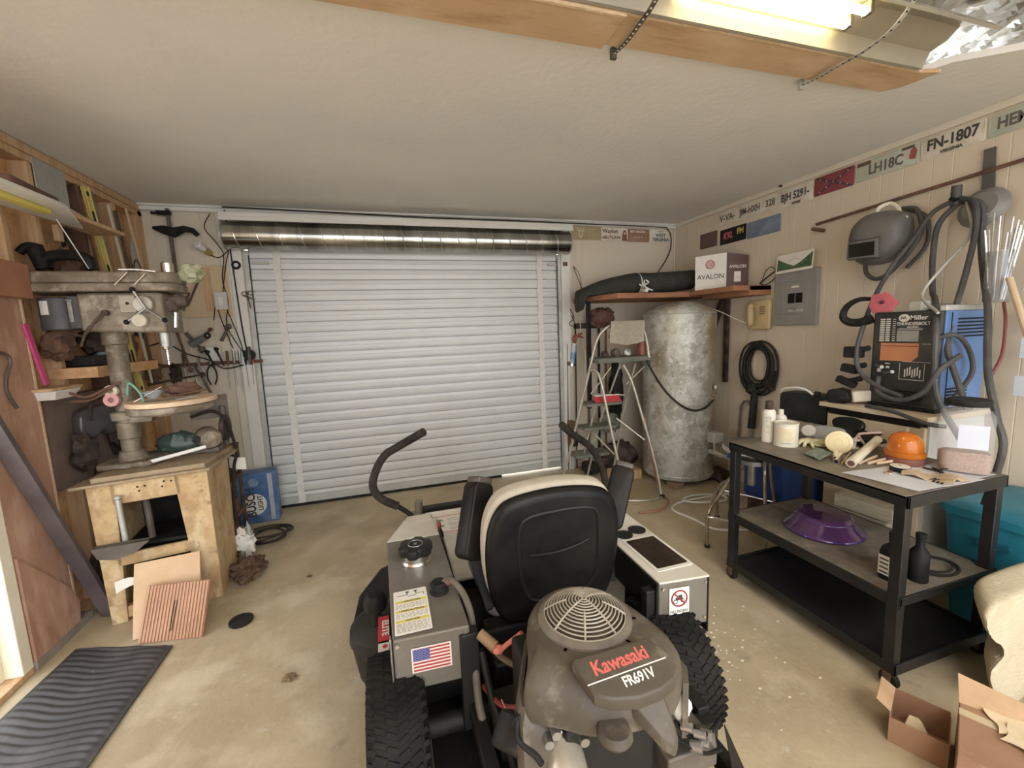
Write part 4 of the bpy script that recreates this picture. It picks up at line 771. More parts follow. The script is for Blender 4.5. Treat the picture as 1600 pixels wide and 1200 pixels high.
m = MB(); m.sheet(lambda u, v: (-1.80+.03*sin(u*3)+.02*v, 2.50+.115*u+.01*sin(v*6), 1.27+.05*v-.03*u*v), 6, 6, .004); m.build('white_rag', M_paper, None, 'crumpled white rag pinned at the doorway edge of the plywood', 'rag')
m = MB(); m.bar((-1.775, 2.535, 1.34), (-1.70, 2.985, .012), .075, .03, up=(1, 0, 0)); m.build('leaning_board', mat('dark_stained_board', (.075, .06, .065), (.13, .105, .105), rough=.6, scale=5), None, 'dark stained board leaning diagonally across the plywood sheet', 'board', bevel=.003)
# dark bins and things between wall and press
bk = mat('grimy_dark', (.045, .033, .028), (.11, .08, .062), rough=.7, scale=8, bump=.1)
m = MB(); m.b2((-1.90, 2.98, .80), (-1.83, 3.58, 1.33)); m.build('back_board', mat('grimy_board', (.15, .10, .08), (.22, .16, .13), rough=.8, scale=4), None, 'grimy brown board on the wall behind the drill press column', 'board')
m = MB(); m.b2((-1.88, 3.22, 1.50), (-1.70, 3.62, 1.56)); m.build('tool_case', M_black, None, 'flat black case on the wall ledge behind the drill press', 'case', bevel=.006)
T = thing('ledge_shelf', 'long wood ledge on the left wall behind the drill press column', 'shelf', (-1.78, 3.45, 1.43)); rbox('board', (-1.90, 3.16, 1.43), (-1.66, 3.88, 1.495), M_osb, T)
T = thing('spray_bottle', 'small pale bottle standing on the black case', 'bottle', (-1.80, 3.50, 1.56)); m = MB(); m.lathe([(.0, 0), (.045, 0), (.05, .02), (.045, .06), (.02, .08), (.018, .10), (0, .10)], (-1.80, 3.50, 1.56), n=18); m.build('bottle', mat('pale_blue_plastic', (.50, .58, .62), rough=.4), T); m = MB(); m.cyl((-1.80, 3.50, 1.66), (-1.80, 3.50, 1.70), .016, n=12); m.build('cap', M_white, T)
T = thing('goggles', 'grimy grey safety goggles hanging under the ledge beside the column', 'goggles', (-1.80, 3.3, 1.12))
m = MB(); m.prism([(p.x, p.y) for p in spline([(-.14, .02, 0), (-.11, .09, 0), (0, .11, 0), (.11, .09, 0), (.15, .02, 0), (.13, -.07, 0), (.04, -.09, 0), (0, -.05, 0), (-.05, -.09, 0), (-.13, -.07, 0)], 3, True)][::-1], .07, frame((-1.80, 3.30, 1.14), (.3, .95, 0), (0, 0, 1)), r=.02); m.build('lens', mat('smoky_lens', (.05, .045, .05), (.09, .08, .08), rough=.2, scale=5), T)
m = MB(); m.tube([(-1.72, 3.14, 1.18), (-1.66, 3.05, 1.28), (-1.70, 3.2, 1.30), (-1.74, 3.45, 1.24), (-1.72, 3.42, 1.12)], .009, 8, 6); m.build('strap', bk, T)
for i, (p, s, mt, lb) in enumerate((((-1.76, 3.12, .98), (.05, .08, .12), bk, 'grimy grey lump of machinery left of the column'), ((-1.82, 3.6, 1.02), (.06, .14, .16), bk, 'dark grimy bundle behind the drill press stand'), ((-1.80, 3.12, 1.64), (.06, .10, .10), M_rust, 'rust brown rag bundle under the motor'), ((-1.80, 3.45, 1.66), (.07, .10, .09), bk, 'dark bundle hanging behind the column'))):
    m = MB(); m.add(*blob(p, s, i+3, .5, 18, 12)); m.build('rag_bundle', mt, None, lb, 'rags')
m = MB(); m.tube([(-1.72, 3.0, 1.36), (-1.65, 3.0, 1.33), (-1.58, 3.02, 1.36), (-1.50, 3.04, 1.40)], .008, 8, 5); m.tube([(-1.72, 3.0, 1.31), (-1.62, 3.0, 1.315), (-1.52, 3.03, 1.385)], .006, 8, 5); m.build('air_hose', M_rust, None, 'reddish hoses strung from the plywood to the drill press column', 'hose')
# ================================================================== drill press
dpg = layered('drill_press_grey', (.25, .21, .155), [((.15, .115, .08), 5, .42, .68, .8, (1, 1, 1)), ((.42, .37, .30), 12, .5, .72, .7, (1, 1, 1)), ((.08, .05, .035), 24, .58, .8, .5, (1, 1, 1))], rough=.55, metal=.25, bump=.06)
DP = thing('drill_press', 'old grey bench drill press with long belt cover on the wooden stand', 'drill press', (-1.53, 3.12, .885))
m = MB(); pl = [(p[0], p[1]) for p in rrect(.74, .25, .09, n=6)]
m.prism(pl, .065, Matrix.Translation((-1.495, 3.06, 1.963)), r=.012); m.prism(rrect(.74, .27, .09, n=6), .045, Matrix.Translation((-1.495, 3.06, 1.918)), r=.008); bc = m.build('belt_cover', dpg, DP)
m = MB(); m.lathe([(0, 0), (.03, 0), (.03, .05), (.022, .06), (0, .06)], (-1.17, 3.0, 2.028), n=18); m.build('pulley_cap', M_chrome, bc)
m = MB(); m.tube([(-1.37, 2.925, 2.035), (-1.28, 2.925, 2.035), (-1.20, 2.93, 2.025)], .005, 6); m.tube([(-1.40, 2.925, 1.95), (-1.33, 2.92, 2.02)], .005, 6); m.tube([(-1.31, 2.925, 1.95), (-1.25, 2.92, 2.01)], .005, 6); m.build('latch_wire', M_chrome, bc)
m = MB(); m.hexa([(-1.60, 2.96, 1.70), (-1.20, 2.96, 1.68), (-1.20, 3.20, 1.68), (-1.60, 3.20, 1.70), (-1.60, 2.96, 1.912), (-1.20, 2.96, 1.912), (-1.20, 3.20, 1.912), (-1.60, 3.20, 1.912)]); hd = m.build('head', dpg, DP, bevel=.015)
m = MB(); m.b2((-1.40, 2.945, 1.80), (-1.325, 2.962, 1.895)); m.build('name_plate', mat('plate_tan', (.40, .36, .28), (.32, .28, .21), rough=.5, scale=12), hd, bevel=.002)
m = MB(); m.cyl((-1.362, 2.946, 1.85), (-1.362, 2.94, 1.85), .008, n=10); m.build('plate_hole', M_black, hd)
m = MB(); m.cyl((-1.47, 2.965, 1.80), (-1.47, 2.93, 1.80), .016); m.tube([(-1.47, 2.93, 1.80), (-1.48, 2.92, 1.77), (-1.55, 2.92, 1.71), (-1.60, 2.94, 1.62)], .006, 8, 5); m.tube([(-1.47, 2.93, 1.80), (-1.50, 2.91, 1.76), (-1.57, 2.93, 1.68), (-1.62, 2.98, 1.68), (-1.68, 3.0, 1.70)], .007, 8, 5); m.build('power_cable', MATS['grimy_dark'], hd)
m = MB(); m.lathe([(0, 0), (.045, 0), (.05, .012), (.045, .022), (0, .024)], (-1.29, 2.96, 1.845), 'Y', 24, M=Matrix.Rotation(pi/2, 4, 'X')); m.build('feed_hub', mat('hub_pale', (.45, .42, .35), (.33, .3, .25), rough=.4, scale=15, metal=.3), hd)
for a in (1.9, 3.9, 5.6):
    m = MB(); m.cyl((-1.275, 2.93, 1.82), (-1.275+.11*cos(a), 2.91, 1.82+.10*sin(a)), .007); fh = m.build('feed_handle', M_steel, hd)
    m = MB(); m.add(*blob((-1.275+.12*cos(a), 2.908, 1.82+.11*sin(a)), .014, 1, .05)); m.build('handle_knob', M_mblack, fh)
m = MB(); m.lathe([(0, 0), (.034, 0), (.038, .01), (.034, .022), (.012, .026), (0, .026)], (-1.305, 2.93, 1.752), M=Matrix.Rotation(pi/2, 4, 'X'), n=24); m.build('adjusting_knob', mat('knob_cream', (.55, .50, .40), (.42, .37, .29), rough=.5, scale=12), hd)
m = MB(); m.lathe([(0, .0), (.035, 0), (.04, .03), (.03, .06), (0, .06)], (-1.145, 2.98, 1.86), 'X', 18); m.add(*blob((-1.15, 2.96, 1.84), (.035, .03, .04), 4, .4)); m.build('spring_housing', bk, hd)
m = MB(); m.cyl((-1.24, 3.03, 1.60), (-1.24, 3.03, 1.70), .032); m.build('quill', M_steel, DP)
m = MB(); m.lathe([(.010, -.075), (.020, -.070), (.024, -.05), (.026, -.046), (.026, -.020), (.030, -.016), (.030, .012), (.020, .018), (.02, .03)], (-1.24, 3.03, 1.655), n=24); ck = m.build('chuck', M_chrome, DP)
m = MB(); m.cyl((-1.24, 3.03, 1.49), (-1.24, 3.03, 1.60), .007); m.tube([(-1.24+.008*cos(k*1.1), 3.03+.008*sin(k*1.1), 1.495+.0045*k) for k in range(20)], .0025, 5); m.build('drill_bit', M_chrome, ck)
m = MB(); m.cyl((-1.17, 3.0, 1.71), (-1.155, 3.0, 1.83), .011); m.cyl((-1.155, 3.0, 1.83), (-1.10, 2.98, 1.80), .004); m.build('depth_stop', M_chrome, DP)
m = MB(); m.cyl((-1.74, 3.08, 1.715), (-1.74, 3.08, 1.895), .088, n=28); m.b2((-1.66, 2.99, 1.72), (-1.60, 3.14, 1.90)); mo = m.build('motor', mat('motor_dark', (.06, .06, .065), (.11, .10, .095), rough=.5, scale=8), DP, bevel=.006)
m = MB(); m.sheet(lambda u, v: (-1.74+.0895*sin(-.55+.5*u), 3.08-.0895*cos(-.55+.5*u), 1.80+.075*v), 6, 2, .002); m.build('motor_label', M_paper, mo)
m = MB(); m.b2((-1.655, 2.982, 1.755), (-1.635, 2.99, 1.87)); m.b2((-1.66, 2.982, 1.87), (-1.63, 2.99, 1.88)); m.build('motor_bracket', M_steel, mo, bevel=.002)
m = MB(); m.cyl((-1.53, 3.12, .90), (-1.53, 3.12, 1.72), .050, n=28); m.build('column', dpg, DP)
m = MB(); m.lathe([(.052, 0), (.062, .004), (.062, .09), (.052, .10)], (-1.53, 3.12, 1.62), n=28); m.build('collar', dpg, DP, bevel=.004); m = MB(); m.lathe([(.052, 0), (.075, .004), (.078, .05), (.06, .06), (.052, .06)], (-1.53, 3.12, 1.165), n=28); m.b2((-1.50, 3.06, 1.15), (-1.38, 3.14, 1.21)); m.build('table_bracket', dpg, DP, bevel=.004); m = MB(); m.lathe([(.052, 0), (.058, .004), (.058, .10), (.052, .104)], (-1.53, 3.12, 1.05), n=28); m.build('collar', dpg, DP, bevel=.004)
m = MB(); m.prism(rrect(.30, .30, .05, n=4), .035, Matrix.Translation((-1.53, 3.15, .885)), r=.012); m.lathe([(.05, .03), (.075, .035), (.06, .09), (.05, .09)], (-1.53, 3.12, .885), n=28); m.build('base', dpg, DP)
m = MB(); m.lathe([(0, 0), (.20, 0), (.215, .012), (.215, .045), (.20, .05), (0, .05)], (-1.27, 3.06, 1.205), n=48); tb = m.build('work_table', dpg, DP, bevel=.004)
m = MB(); m.lathe([(0, 0), (.224, 0), (.224, .028), (0, .028)], (-1.26, 3.06, 1.255), n=48); m.build('plywood_disc', M_plycut, tb, bevel=.003)
for z, nm, mt, dy in ((1.352, 'tape_roll', mat('tape_cream', (.62, .54, .42), rough=.6), -.075), (1.300, 'tape_roll', mat('tape_pink', (.62, .34, .33), rough=.6), -.082)):
    m = MB(); rr = .034 if z > 1.33 else .038; c = (-1.545, 3.12+dy, z)
    m.lathe([(rr*.42, 0), (rr, 0), (rr, .022), (rr*.42, .022), (rr*.42, 0)], c, M=Matrix.Rotation(pi/2-.1, 4, 'X'), n=28); m.build(nm, mt, None, ('cream' if z > 1.33 else 'pink')+' roll of tape hung on the drill press column', 'tape')
# clutter on the press table
cl = [((-1.33, 3.10, 1.283), (-1.12, 3.2, 1.31), M_rust, 'rusty file lying on the drill press table', 'file', .010), ((-1.42, 2.98, 1.284), (-1.30, 3.04, 1.36), M_chrome, 'shiny punch propped on the drill press table', 'punch', .006), ((-1.20, 2.95, 1.284), (-1.08, 2.92, 1.30), M_steel, 'steel pin at the right edge of the drill press table', 'pin', .006), ((-1.35, 2.94, 1.286), (-1.17, 2.97, 1.292), M_darksteel, 'dark scribe along the front edge of the drill press table', 'tool', .006)]
for a, b, mt, lb, c_, r_ in cl: m = MB(); m.cyl(a, b, r_, r_*.6, 10); m.build(c_.replace(' ', '_'), mt, None, lb, c_)
m = MB(); m.lathe([(.0, 0), (.03, 0), (.055, .04), (.052, .042), (.028, .004), (0, .004)], (-1.40, 3.16, 1.283), n=20); m.build('small_bowl', MATS['pale_blue_plastic'], None, 'small pale blue bowl on the drill press table by the column', 'bowl')
m = MB(); m.add(*blob((-1.26, 3.20, 1.32), (.10, .05, .04), 9, .6, 18, 10)); m.build('shop_rag', M_rust, None, 'brown rag heaped at the back of the drill press table', 'rag')
m = MB(); m.tube([(-1.44, 2.97, 1.33), (-1.41, 2.94, 1.40), (-1.37, 2.95, 1.34), (-1.35, 2.93, 1.29)], .006, 8, 5); m.build('string', mat('sea_green', (.18, .38, .32), rough=.5), None, 'short sea green cord on the drill press table', 'cord')
m = MB(); m.add(*blob((-1.075, 3.05, 2.03), (.07, .04, .05), 12, .7, 18, 12)); m.build('tangled_line', mat('dusty_green', (.28, .31, .16), (.5, .48, .38), rough=.8, scale=25), None, 'dusty green and white ball of line on the right end of the belt cover', 'line')
# ================================================================== wooden stand
sd = layered('yellowed_stand_ply', (.56, .40, .21), [((.38, .24, .12), 5, .42, .66, .75, (1, 1, 1)), ((.70, .57, .37), 9, .5, .72, .7, (1, 1, .5)), ((.24, .13, .07), 15, .57, .76, .7, (1, 1, 1))], rough=.75, bump=.08)
ST = thing('work_stand', 'tapered yellow plywood stand under the drill press', 'stand', (-1.37, 3.1, 0))
def quadp(mb, P, t, nrm):
    a = [V(*p) for p in P]; n_ = V(*nrm)*t; mb.hexa([*a, *[p+n_ for p in a]])
A, B = V(-1.645, 2.855, 0), V(-1.095, 2.955, 0); u = (B-A).normalized(); nrm = V(u.y, -u.x, 0)
def fp(s, z, o=0): return tuple(A+(B-A)*s+V(0, 0, z)-nrm*o)
m = MB()
m.hexa([fp(.03, 0, 0), fp(.16, 0, 0), fp(.16, 0, .05), fp(.03, 0, .05), fp(0, .84, 0), fp(.225, .84, 0), fp(.225, .84, .05), fp(0, .84, .05)])
m.hexa([fp(.80, 0, 0), fp(1.0, 0, 0), fp(1.0, 0, .05), fp(.80, 0, .05), fp(.70, .84, 0), fp(1.0, .84, 0), fp(1.0, .84, .05), fp(.70, .84, .05)])
m.hexa([fp(.18, .715, 0), fp(.75, .715, 0), fp(.75, .715, .05), fp(.18, .715, .05), fp(.18, .84, 0), fp(.75, .84, 0), fp(.75, .84, .05), fp(.18, .84, .05)])
m.hexa([fp(.15, .345, 0), fp(.82, .345, 0), fp(.82, .345, .05), fp(.15, .345, .05), fp(.15, .415, 0), fp(.82, .415, 0), fp(.82, .415, .05), fp(.15, .415, .05)])
m.hexa([fp(.12, .02, .01), fp(.84, .02, .01), fp(.84, .02, .05), fp(.12, .02, .05), fp(.12, .09, .01), fp(.84, .09, .01), fp(.84, .09, .05), fp(.12, .09, .05)])
m.build('front_panel', sd, ST, bevel=.004)
m = MB(); m.hexa([(-1.14, 2.96, 0), (-1.095, 2.955, 0), (-1.13, 3.36, 0), (-1.17, 3.36, 0), (-1.14, 2.96, .84), (-1.095, 2.955, .84), (-1.115, 3.38, .84), (-1.16, 3.38, .84)]); m.build('side_panel', sd, ST, bevel=.004)
m = MB(); m.hexa([(-1.62, 2.87, 0), (-1.59, 2.87, 0), (-1.62, 3.36, 0), (-1.65, 3.36, 0), (-1.64, 2.87, .84), (-1.61, 2.87, .84), (-1.64, 3.38, .84), (-1.67, 3.38, .84)]); m.build('side_panel', sd, ST, bevel=.004)
m = MB(); m.b2((-1.64, 3.33, .0), (-1.13, 3.36, .84)); m.build('back_panel', M_mblack, ST)  # back and shelf board coloured black for the shade inside the opening
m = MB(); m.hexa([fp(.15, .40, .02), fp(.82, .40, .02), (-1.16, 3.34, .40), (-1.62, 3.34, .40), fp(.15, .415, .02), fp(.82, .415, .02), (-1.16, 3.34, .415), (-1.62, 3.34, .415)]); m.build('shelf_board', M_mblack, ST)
m = MB(); m.hexa([(-1.70, 2.82, .838), (-1.07, 2.93, .838), (-1.05, 3.40, .838), (-1.70, 3.40, .838), (-1.70, 2.82, .855), (-1.07, 2.93, .855), (-1.05, 3.40, .855), (-1.70, 3.40, .855)]); m.hexa([(-1.62, 2.86, .855), (-1.10, 2.95, .855), (-1.08, 3.38, .855), (-1.64, 3.38, .855), (-1.62, 2.86, .884), (-1.10, 2.95, .884), (-1.08, 3.38, .884), (-1.64, 3.38, .884)])
m.build('top_slab', layered('stand_top', (.36, .27, .17), [((.24, .17, .11), 5, .45, .7, .7, (1, 1, 1)), ((.50, .40, .28), 8, .55, .75, .5, (2, 1, 1))], rough=.75), ST, bevel=.004)
for s, z in ((.40, .80), (.46, .80), (.62, .81), (.68, .805), (.41, .775), (.60, .78)):
    m = MB(); c = V(*fp(s, z)); m.cyl(c+nrm*.001, c-nrm*.01, .006, n=8); m.build('bolt_hole', M_black, ST)
m = MB(); m.cyl(fp(.245, .75, -.02), fp(.255, .45, -.02), .014); m.cyl(fp(.245, .755, -.02), fp(.245, .77, -.02), .018); m.build('air_nozzle', M_galv, None, 'pale metal tube hanging on the front of the wooden stand', 'tube')
m = MB(); m.tube([fp(.36, .74, .06), fp(.40, .68, .10), fp(.40, .44, .12)], .018, 10, 4); m.build('inner_post', M_darksteel, ST)
m = MB(); m.prism([(-.11, .01), (.13, .0), (.06, -.05), (-.02, -.065), (-.09, -.045)], .05, frame(fp(.24, .505, -.06), u, (0, 0, 1)), r=.006); m.build('clamp_block', M_darksteel, None, 'dark grey metal shoe hooked on the front of the wooden stand', 'clamp')
m = MB(); m.b2((-1.50, 2.96, .417), (-1.24, 3.25, .44)); m.build('dark_tray', M_mblack, None, 'dark flat tray inside the opening of the wooden stand', 'tray', bevel=.004)  # tray blackened too, part of the painted shade in the opening
m = MB(); m.add(*blob((-1.60, 2.98, .25), (.05, .09, .10), 21, .6)); m.add(*blob((-1.70, 3.02, .28), (.05, .09, .10), 24, .6)); 
m.build('rag_bundle', bk, None, 'grey rags stuffed low between the stand and the wall', 'rags') if 0 else None
m = MB(); m.add(*blob((-1.73, 3.02, .28), (.05, .07, .11), 24, .6)); m.build('rag_bundle', bk, None, 'grey rags stuffed low between the stand and the wall', 'rags')
m = MB(); m.sheet(lambda u_, v_: (-1.565+.15*u_, 2.82+.02*sin(u_*5), .21+.07*v_*(1-u_*.6)+.06*u_), 5, 4, .003); m.build('torn_paper', M_paper, None, 'torn cream paper scrap sticking out low on the stand', 'paper')
# filters leaning against the stand
def slab(name, P0, P1, P2, th, mt, label, cat, ribs=0, ribm=None):
    """P0 bottom left, P1 bottom right, P2 top left"""
    a, b, c = V(*P0), V(*P1), V(*P2); T = thing(name, label, cat, P0); M_ = frame(a, b-a, c-a); w_, h = (b-a).length, (c-a).length
    m = MB(M_); m.b2((0, 0, -th), (w_, h, 0)); p = m.build('panel', mt, T, bevel=.002)
    if ribs:
        for i in range(ribs):
            m = MB(M_); x = w_*(i+.5)/ribs; m.b2((x-w_/ribs*.30, .004, 0), (x+w_/ribs*.30, h-.004, .006)); m.build('slat', ribm or mt, p)
    return T, M_, w_, h
fil = mat('orange_brown_filter', (.42, .23, .14), (.34, .17, .10), rough=.7, scale=6); fil2 = mat('pale_orange_filter', (.62, .44, .27), (.54, .35, .20), rough=.75, scale=4)
slab('cooling_pad', (-1.44, 2.66, .004), (-1.13, 2.70, .004), (-1.48, 2.815, .37), .03, fil2, 'taller pale orange board leaning on the stand behind the ribbed one', 'board')
T, M_, w_, h = slab('cooling_pad', (-1.395, 2.615, .004), (-1.075, 2.56, .004), (-1.345, 2.74, .262), .02, fil, 'orange brown ribbed panel leaning in front at the foot of the stand', 'ribbed panel', 19, mat('rib_pale_orange', (.50, .29, .18), (.40, .22, .13), rough=.6, scale=5))
m = MB(M_); m.tube([(.155, .05, .008), (.165, .05, .008), (.17, .20, .008), (.158, .20, .008)], .002, 6, closed=True); m.build('wire_clip', M_black, T)
# on top of the stand
m = MB(); m.cyl((-1.43, 3.02, .905), (-1.13, 3.09, .955), .012, n=14); m.mi = 1; m.cyl((-1.135, 3.089, .954), (-1.129, 3.0905, .9552), .0075, n=12); m.build('plastic_pipe', [M_white, M_black], None, 'white plastic pipe lying across the top of the wooden stand', 'pipe')
m = MB(); m.add(*blob((-1.33, 3.24, .965), (.125, .07, .075), 31, .35, 22, 14, 2.5, flat=.886)); m.build('green_bag', mat('dark_green_plastic', (.03, .055, .045), (.06, .085, .07), rough=.35, scale=6), None, 'dark green glossy plastic bag on the stand behind the white pipe', 'bag')
T = thing('bench_grinder', 'grimy bench grinder at the right back corner of the stand', 'grinder', (-1.18, 3.28, .886))
m = MB(); m.lathe([(0, -.09), (.055, -.085), (.07, -.06), (.07, .06), (.055, .085), (0, .09)], (-1.17, 3.25, .98), M=Matrix.Rotation(pi/2, 4, 'X') @ Matrix.Rotation(.5, 4, 'Y')); m.build('body', dpg, T); m = MB(); m.cyl((-1.20, 3.145, .99), (-1.20, 3.20, .99), .022, n=16); m.build('shaft_hole', M_black, T)
m = MB(); m.b2((-1.26, 3.2, .886), (-1.10, 3.33, .92)); m.build('foot', M_darksteel, T, bevel=.006)
m = MB(); m.lathe([(0, -.014), (.085, -.014), (.09, 0), (.085, .014), (0, .014)], (-1.10, 3.36, 1.02), M=Matrix.Rotation(pi/2, 4, 'Y') @ Matrix.Rotation(0, 4, 'X')); m.build('wheel_guard', bk, T)
m = MB(); m.tube([(-1.27, 3.30, 1.12), (-1.15, 3.30, 1.15), (-1.08, 3.32, 1.08), (-1.06, 3.35, .95), (-1.06, 3.38, .82), (-1.09, 3.40, .72), (-1.12, 3.41, .5), (-1.12, 3.43, .25), (-1.09, 3.5, .02)], .010, 8, 6); m.build('power_cord', M_cord, None, 'thick black cord looping over the grinder and down beside the stand', 'cord')
m = MB(); m.bar((-1.30, 3.36, 1.17), (-1.08, 3.40, 1.17), .16, .012); m.cyl((-1.11, 3.38, .89), (-1.11, 3.38, 1.17), .02); m.build('metal_plate', M_darksteel, None, 'dark square plate on a post behind the grinder', 'plate', bevel=.003)
# low rack right of the stand
RK = thing('metal_rack', 'small cluttered metal rack between the stand and the beer carton', 'rack', (-1.12, 3.62, 0))
rk = [(-1.32, 3.50), (-1.165, 3.46), (-1.165, 3.74), (-1.32, 3.76)]
for x, y in rk: m = MB(); m.cyl((x, y, 0), (x, y, .82), .014, n=10); m.build('post', bk, RK)
for z in (.28, .56, .80): m = MB(); m.b2((-1.33, 3.45, z), (-1.155, 3.77, z+.02)); m.build('shelf', M_rust, RK, bevel=.003)
m = MB(); m.b2((-1.31, 3.50, .582), (-1.18, 3.72, .74)); m.build('black_box', M_mblack, None, 'square black box on the middle shelf of the small rack', 'box', bevel=.006)
m = MB(); m.b2((-1.31, 3.50, .302), (-1.18, 3.70, .40)); m.build('tool_tin', M_rust, None, 'rusty tin on the lower shelf of the small rack', 'tin', bevel=.004)
m = MB(); m.sheet(lambda a, b: (-1.14+.10*a, 3.47-.02*sin(a*4), .70+.09*b-.03*a), 5, 4, .003); m.build('torn_paper', M_paper, None, 'torn white paper hanging at the top of the small rack', 'paper')
m = MB(); m.tube([(-1.27, 3.40, .80), (-1.25, 3.38, .62), (-1.22, 3.38, .47)], .010, 8, 4); m.tube([(-1.27, 3.40, .80), (-1.29, 3.38, .62), (-1.27, 3.38, .47)], .010, 8, 4); m.lathe([(0, 0), (.045, 0), (.03, .02), (0, .02)], (-1.245, 3.38, .45), n=16); m.build('plunger_tool', M_galv, None, 'pale two legged puller hanging beside the small rack', 'tool')
for i, (p, s, mt) in enumerate((((-1.18, 3.44, .16), (.08, .04, .12), M_rust), ((-1.08, 3.40, .14), (.06, .05, .09), M_paper), ((-1.06, 3.42, .13), (.03, .03, .12), M_galv), ((-1.20, 3.36, .06), (.05, .05, .06), bk))):
    m = MB(); m.add(*blob(p, s, i+40, .8, 18, 12, 3.2, flat=.003)); m.build('scrap_heap' if i != 1 else 'crumpled_paper', mt, None, ['heap of brown rags at the foot of the small rack', 'crumpled white paper at the foot of the small rack', 'crushed pale can upright at the foot of the small rack', 'small dark lump on the floor by the stand side'][i], ['rags', 'paper', 'can', 'rags'][i])
# beer carton
BC = thing('beer_carton', 'blue beer carton standing on end by the left door casing', 'carton', (-1.16, 4.2, 0))
blu = layered('carton_blue', (.06, .13, .30), [((.16, .26, .44), 5, .45, .7, .7, (1, 1, 1)), ((.03, .06, .16), 9, .5, .75, .6, (1, 1, 1)), ((.45, .52, .60), 12, .66, .78, .4, (1, 1, 1))], rough=.45, bump=0)
ca, cb = V(-1.315, 4.08, 0), V(-1.005, 4.10, 0); u = (cb-ca).normalized(); Mc = frame((ca+cb)/2+V(0, 0, .205*1.12), u, (0, 0, 1)) @ Matrix.Diagonal((1.18, 1.12, 1, 1))   # local z faces the camera
m = MB(Mc); m.b2((-.13, -.205, -.14), (.13, .205, 0)); bx = m.build('box', blu, BC, bevel=.005)
m = MB(Mc); m.b2((.075, -.19, .0), (.105, .19, .0012)); m.build('silver_stripe', mat('carton_silver', (.55, .58, .62), (.40, .44, .50), rough=.35, metal=.3, scale=40), bx)
m = MB(Mc); m.prism([(p[0]-.02, p[1]-.05) for p in circ(.075, 28, ry=.085)], .0012); m.build('white_badge', M_paper, bx)
Mt_ = Mc @ Matrix.Translation((-.045, -.03, .0018)) @ Matrix.Rotation(pi/2, 4, 'Z'); text_mb('BUSCH', Mt_, .082, .0006, .92, bold=.03).build('lettering', inkk, bx)
Mt_ = Mc @ Matrix.Translation((.015, -.04, .0018)) @ Matrix.Rotation(pi/2, 4, 'Z'); text_mb('LIGHT', Mt_, .046, .0006, .95, bold=.025).build('lettering', inkk, bx)
m = MB(Mc); m.prism([(p[0]-.02, p[1]+.13) for p in circ(.035, 20)], .0012); m.build('round_mark', mat('carton_pale_blue', (.25, .34, .46), (.12, .2, .34), rough=.4, scale=30), bx)
m = MB()
for k in range(4): m.tube([(-1.02+(.13+.02*k)*cos(a*pi/8+k)*1.0, 3.72+(.10+.015*k)*sin(a*pi/8+k), .012+.014*k+.03*max(0, sin(a*pi/8+k*2))) for a in range(16)], .008, 8, 3, closed=True)
m.build('coiled_cable', M_cord, None, 'loose coil of black cable on the floor before the beer carton', 'cable')
# mat, round lid, debris
rub = layered('ribbed_mat_rubber', (.045, .042, .042), [((.12, .11, .105), 3, .5, .75, .6, (1, 1, 1)), ((.30, .28, .26), 30, .69, .76, .5, (1, 1, 1))], rough=.6, bump=.1)
m = MB(); ma, mb_, mc = V(-1.70, 2.68, 0), V(-1.20, 2.53, 0), V(-1.66, 1.30, 0); 
def mf(u_, v_):
    p = ma.lerp(mb_, u_)*(1-v_)+(V(-1.78, 1.55, 0).lerp(V(-1.22, 1.45, 0), u_))*v_
    h = .006*(1 if .03 < u_ < .94 else 0)*(.5+.5*sin(v_*190+2.2*sin(u_*8+1)+1.6*sin(u_*3+v_*5)))
    return (p.x, p.y, .008+h)
m.sheet(mf, 40, 420, .006); m.build('floor_mat', rub, None, 'black wavy ribbed rubber mat on the floor by the doorway', 'mat')
m = MB(); m.lathe([(0, 0), (.058, 0), (.062, .004), (.062, .016), (.056, .020), (0, .020)], (-.906, 2.631, .0), n=40); m.build('black_disc', M_blackp, None, 'round black lid lying on the concrete left of the mower', 'lid')

# more things kept on and between the left wall studs
rl = random.Random(5)
stk = [(-1.80, 3.30, 2.06, .11, M_rust, 'rusty coil of wire behind the C clamp'), (-1.84, 3.42, 2.30, .05, bk, 'dark clump hanging over the plank end'), (-1.83, 3.90, 1.60, .07, M_rust, 'rust brown clump behind the chuck'), (-1.82, 4.05, 1.75, .06, bk, 'dark clump near the corner above the tool rail'), (-1.80, 4.12, 1.40, .08, M_rust, 'brown rags at the left end of the tool rail'), (-1.70, 4.24, 1.36, .07, bk, 'dark rag hanging on the left end of the tool rail')]
for i, (x, y, z, s, mt, lb) in enumerate(stk):
    m = MB(); m.add(*blob((x, y, z), (s*.5, s, s*1.1), 120+i, .8, 18, 12, 3.4)); m.build('clutter_bundle', mt, None, lb, 'bundle')
tl = [((-1.66, 4.26, 1.72), (-1.60, 4.27, 1.38), .012, M_rust, 'brown handle leaning at the back wall corner'), ((-1.60, 4.27, 1.70), (-1.50, 4.28, 1.55), .016, M_darksteel, 'short dark tool behind the chuck'), ((-1.52, 4.27, 1.62), (-1.42, 4.28, 1.72), .010, M_rust, 'rusty rod slanting behind the quill'), ((-1.80, 4.0, 1.30), (-1.50, 4.22, 1.34), .012, bk, 'dark bar across the corner below the tool rail'), ((-1.35, 4.29, 1.62), (-1.28, 4.28, 1.74), .014, M_darksteel, 'dark tool hanging under the switch box')]
for a, b, r_, mt, lb in tl: m = MB(); m.cyl(a, b, r_, r_*.6, 10); m.add(*blob(b, (r_*1.8,)*3, 9, .4, 10, 7)); m.build('hanging_tool', mt, None, lb, 'tool')
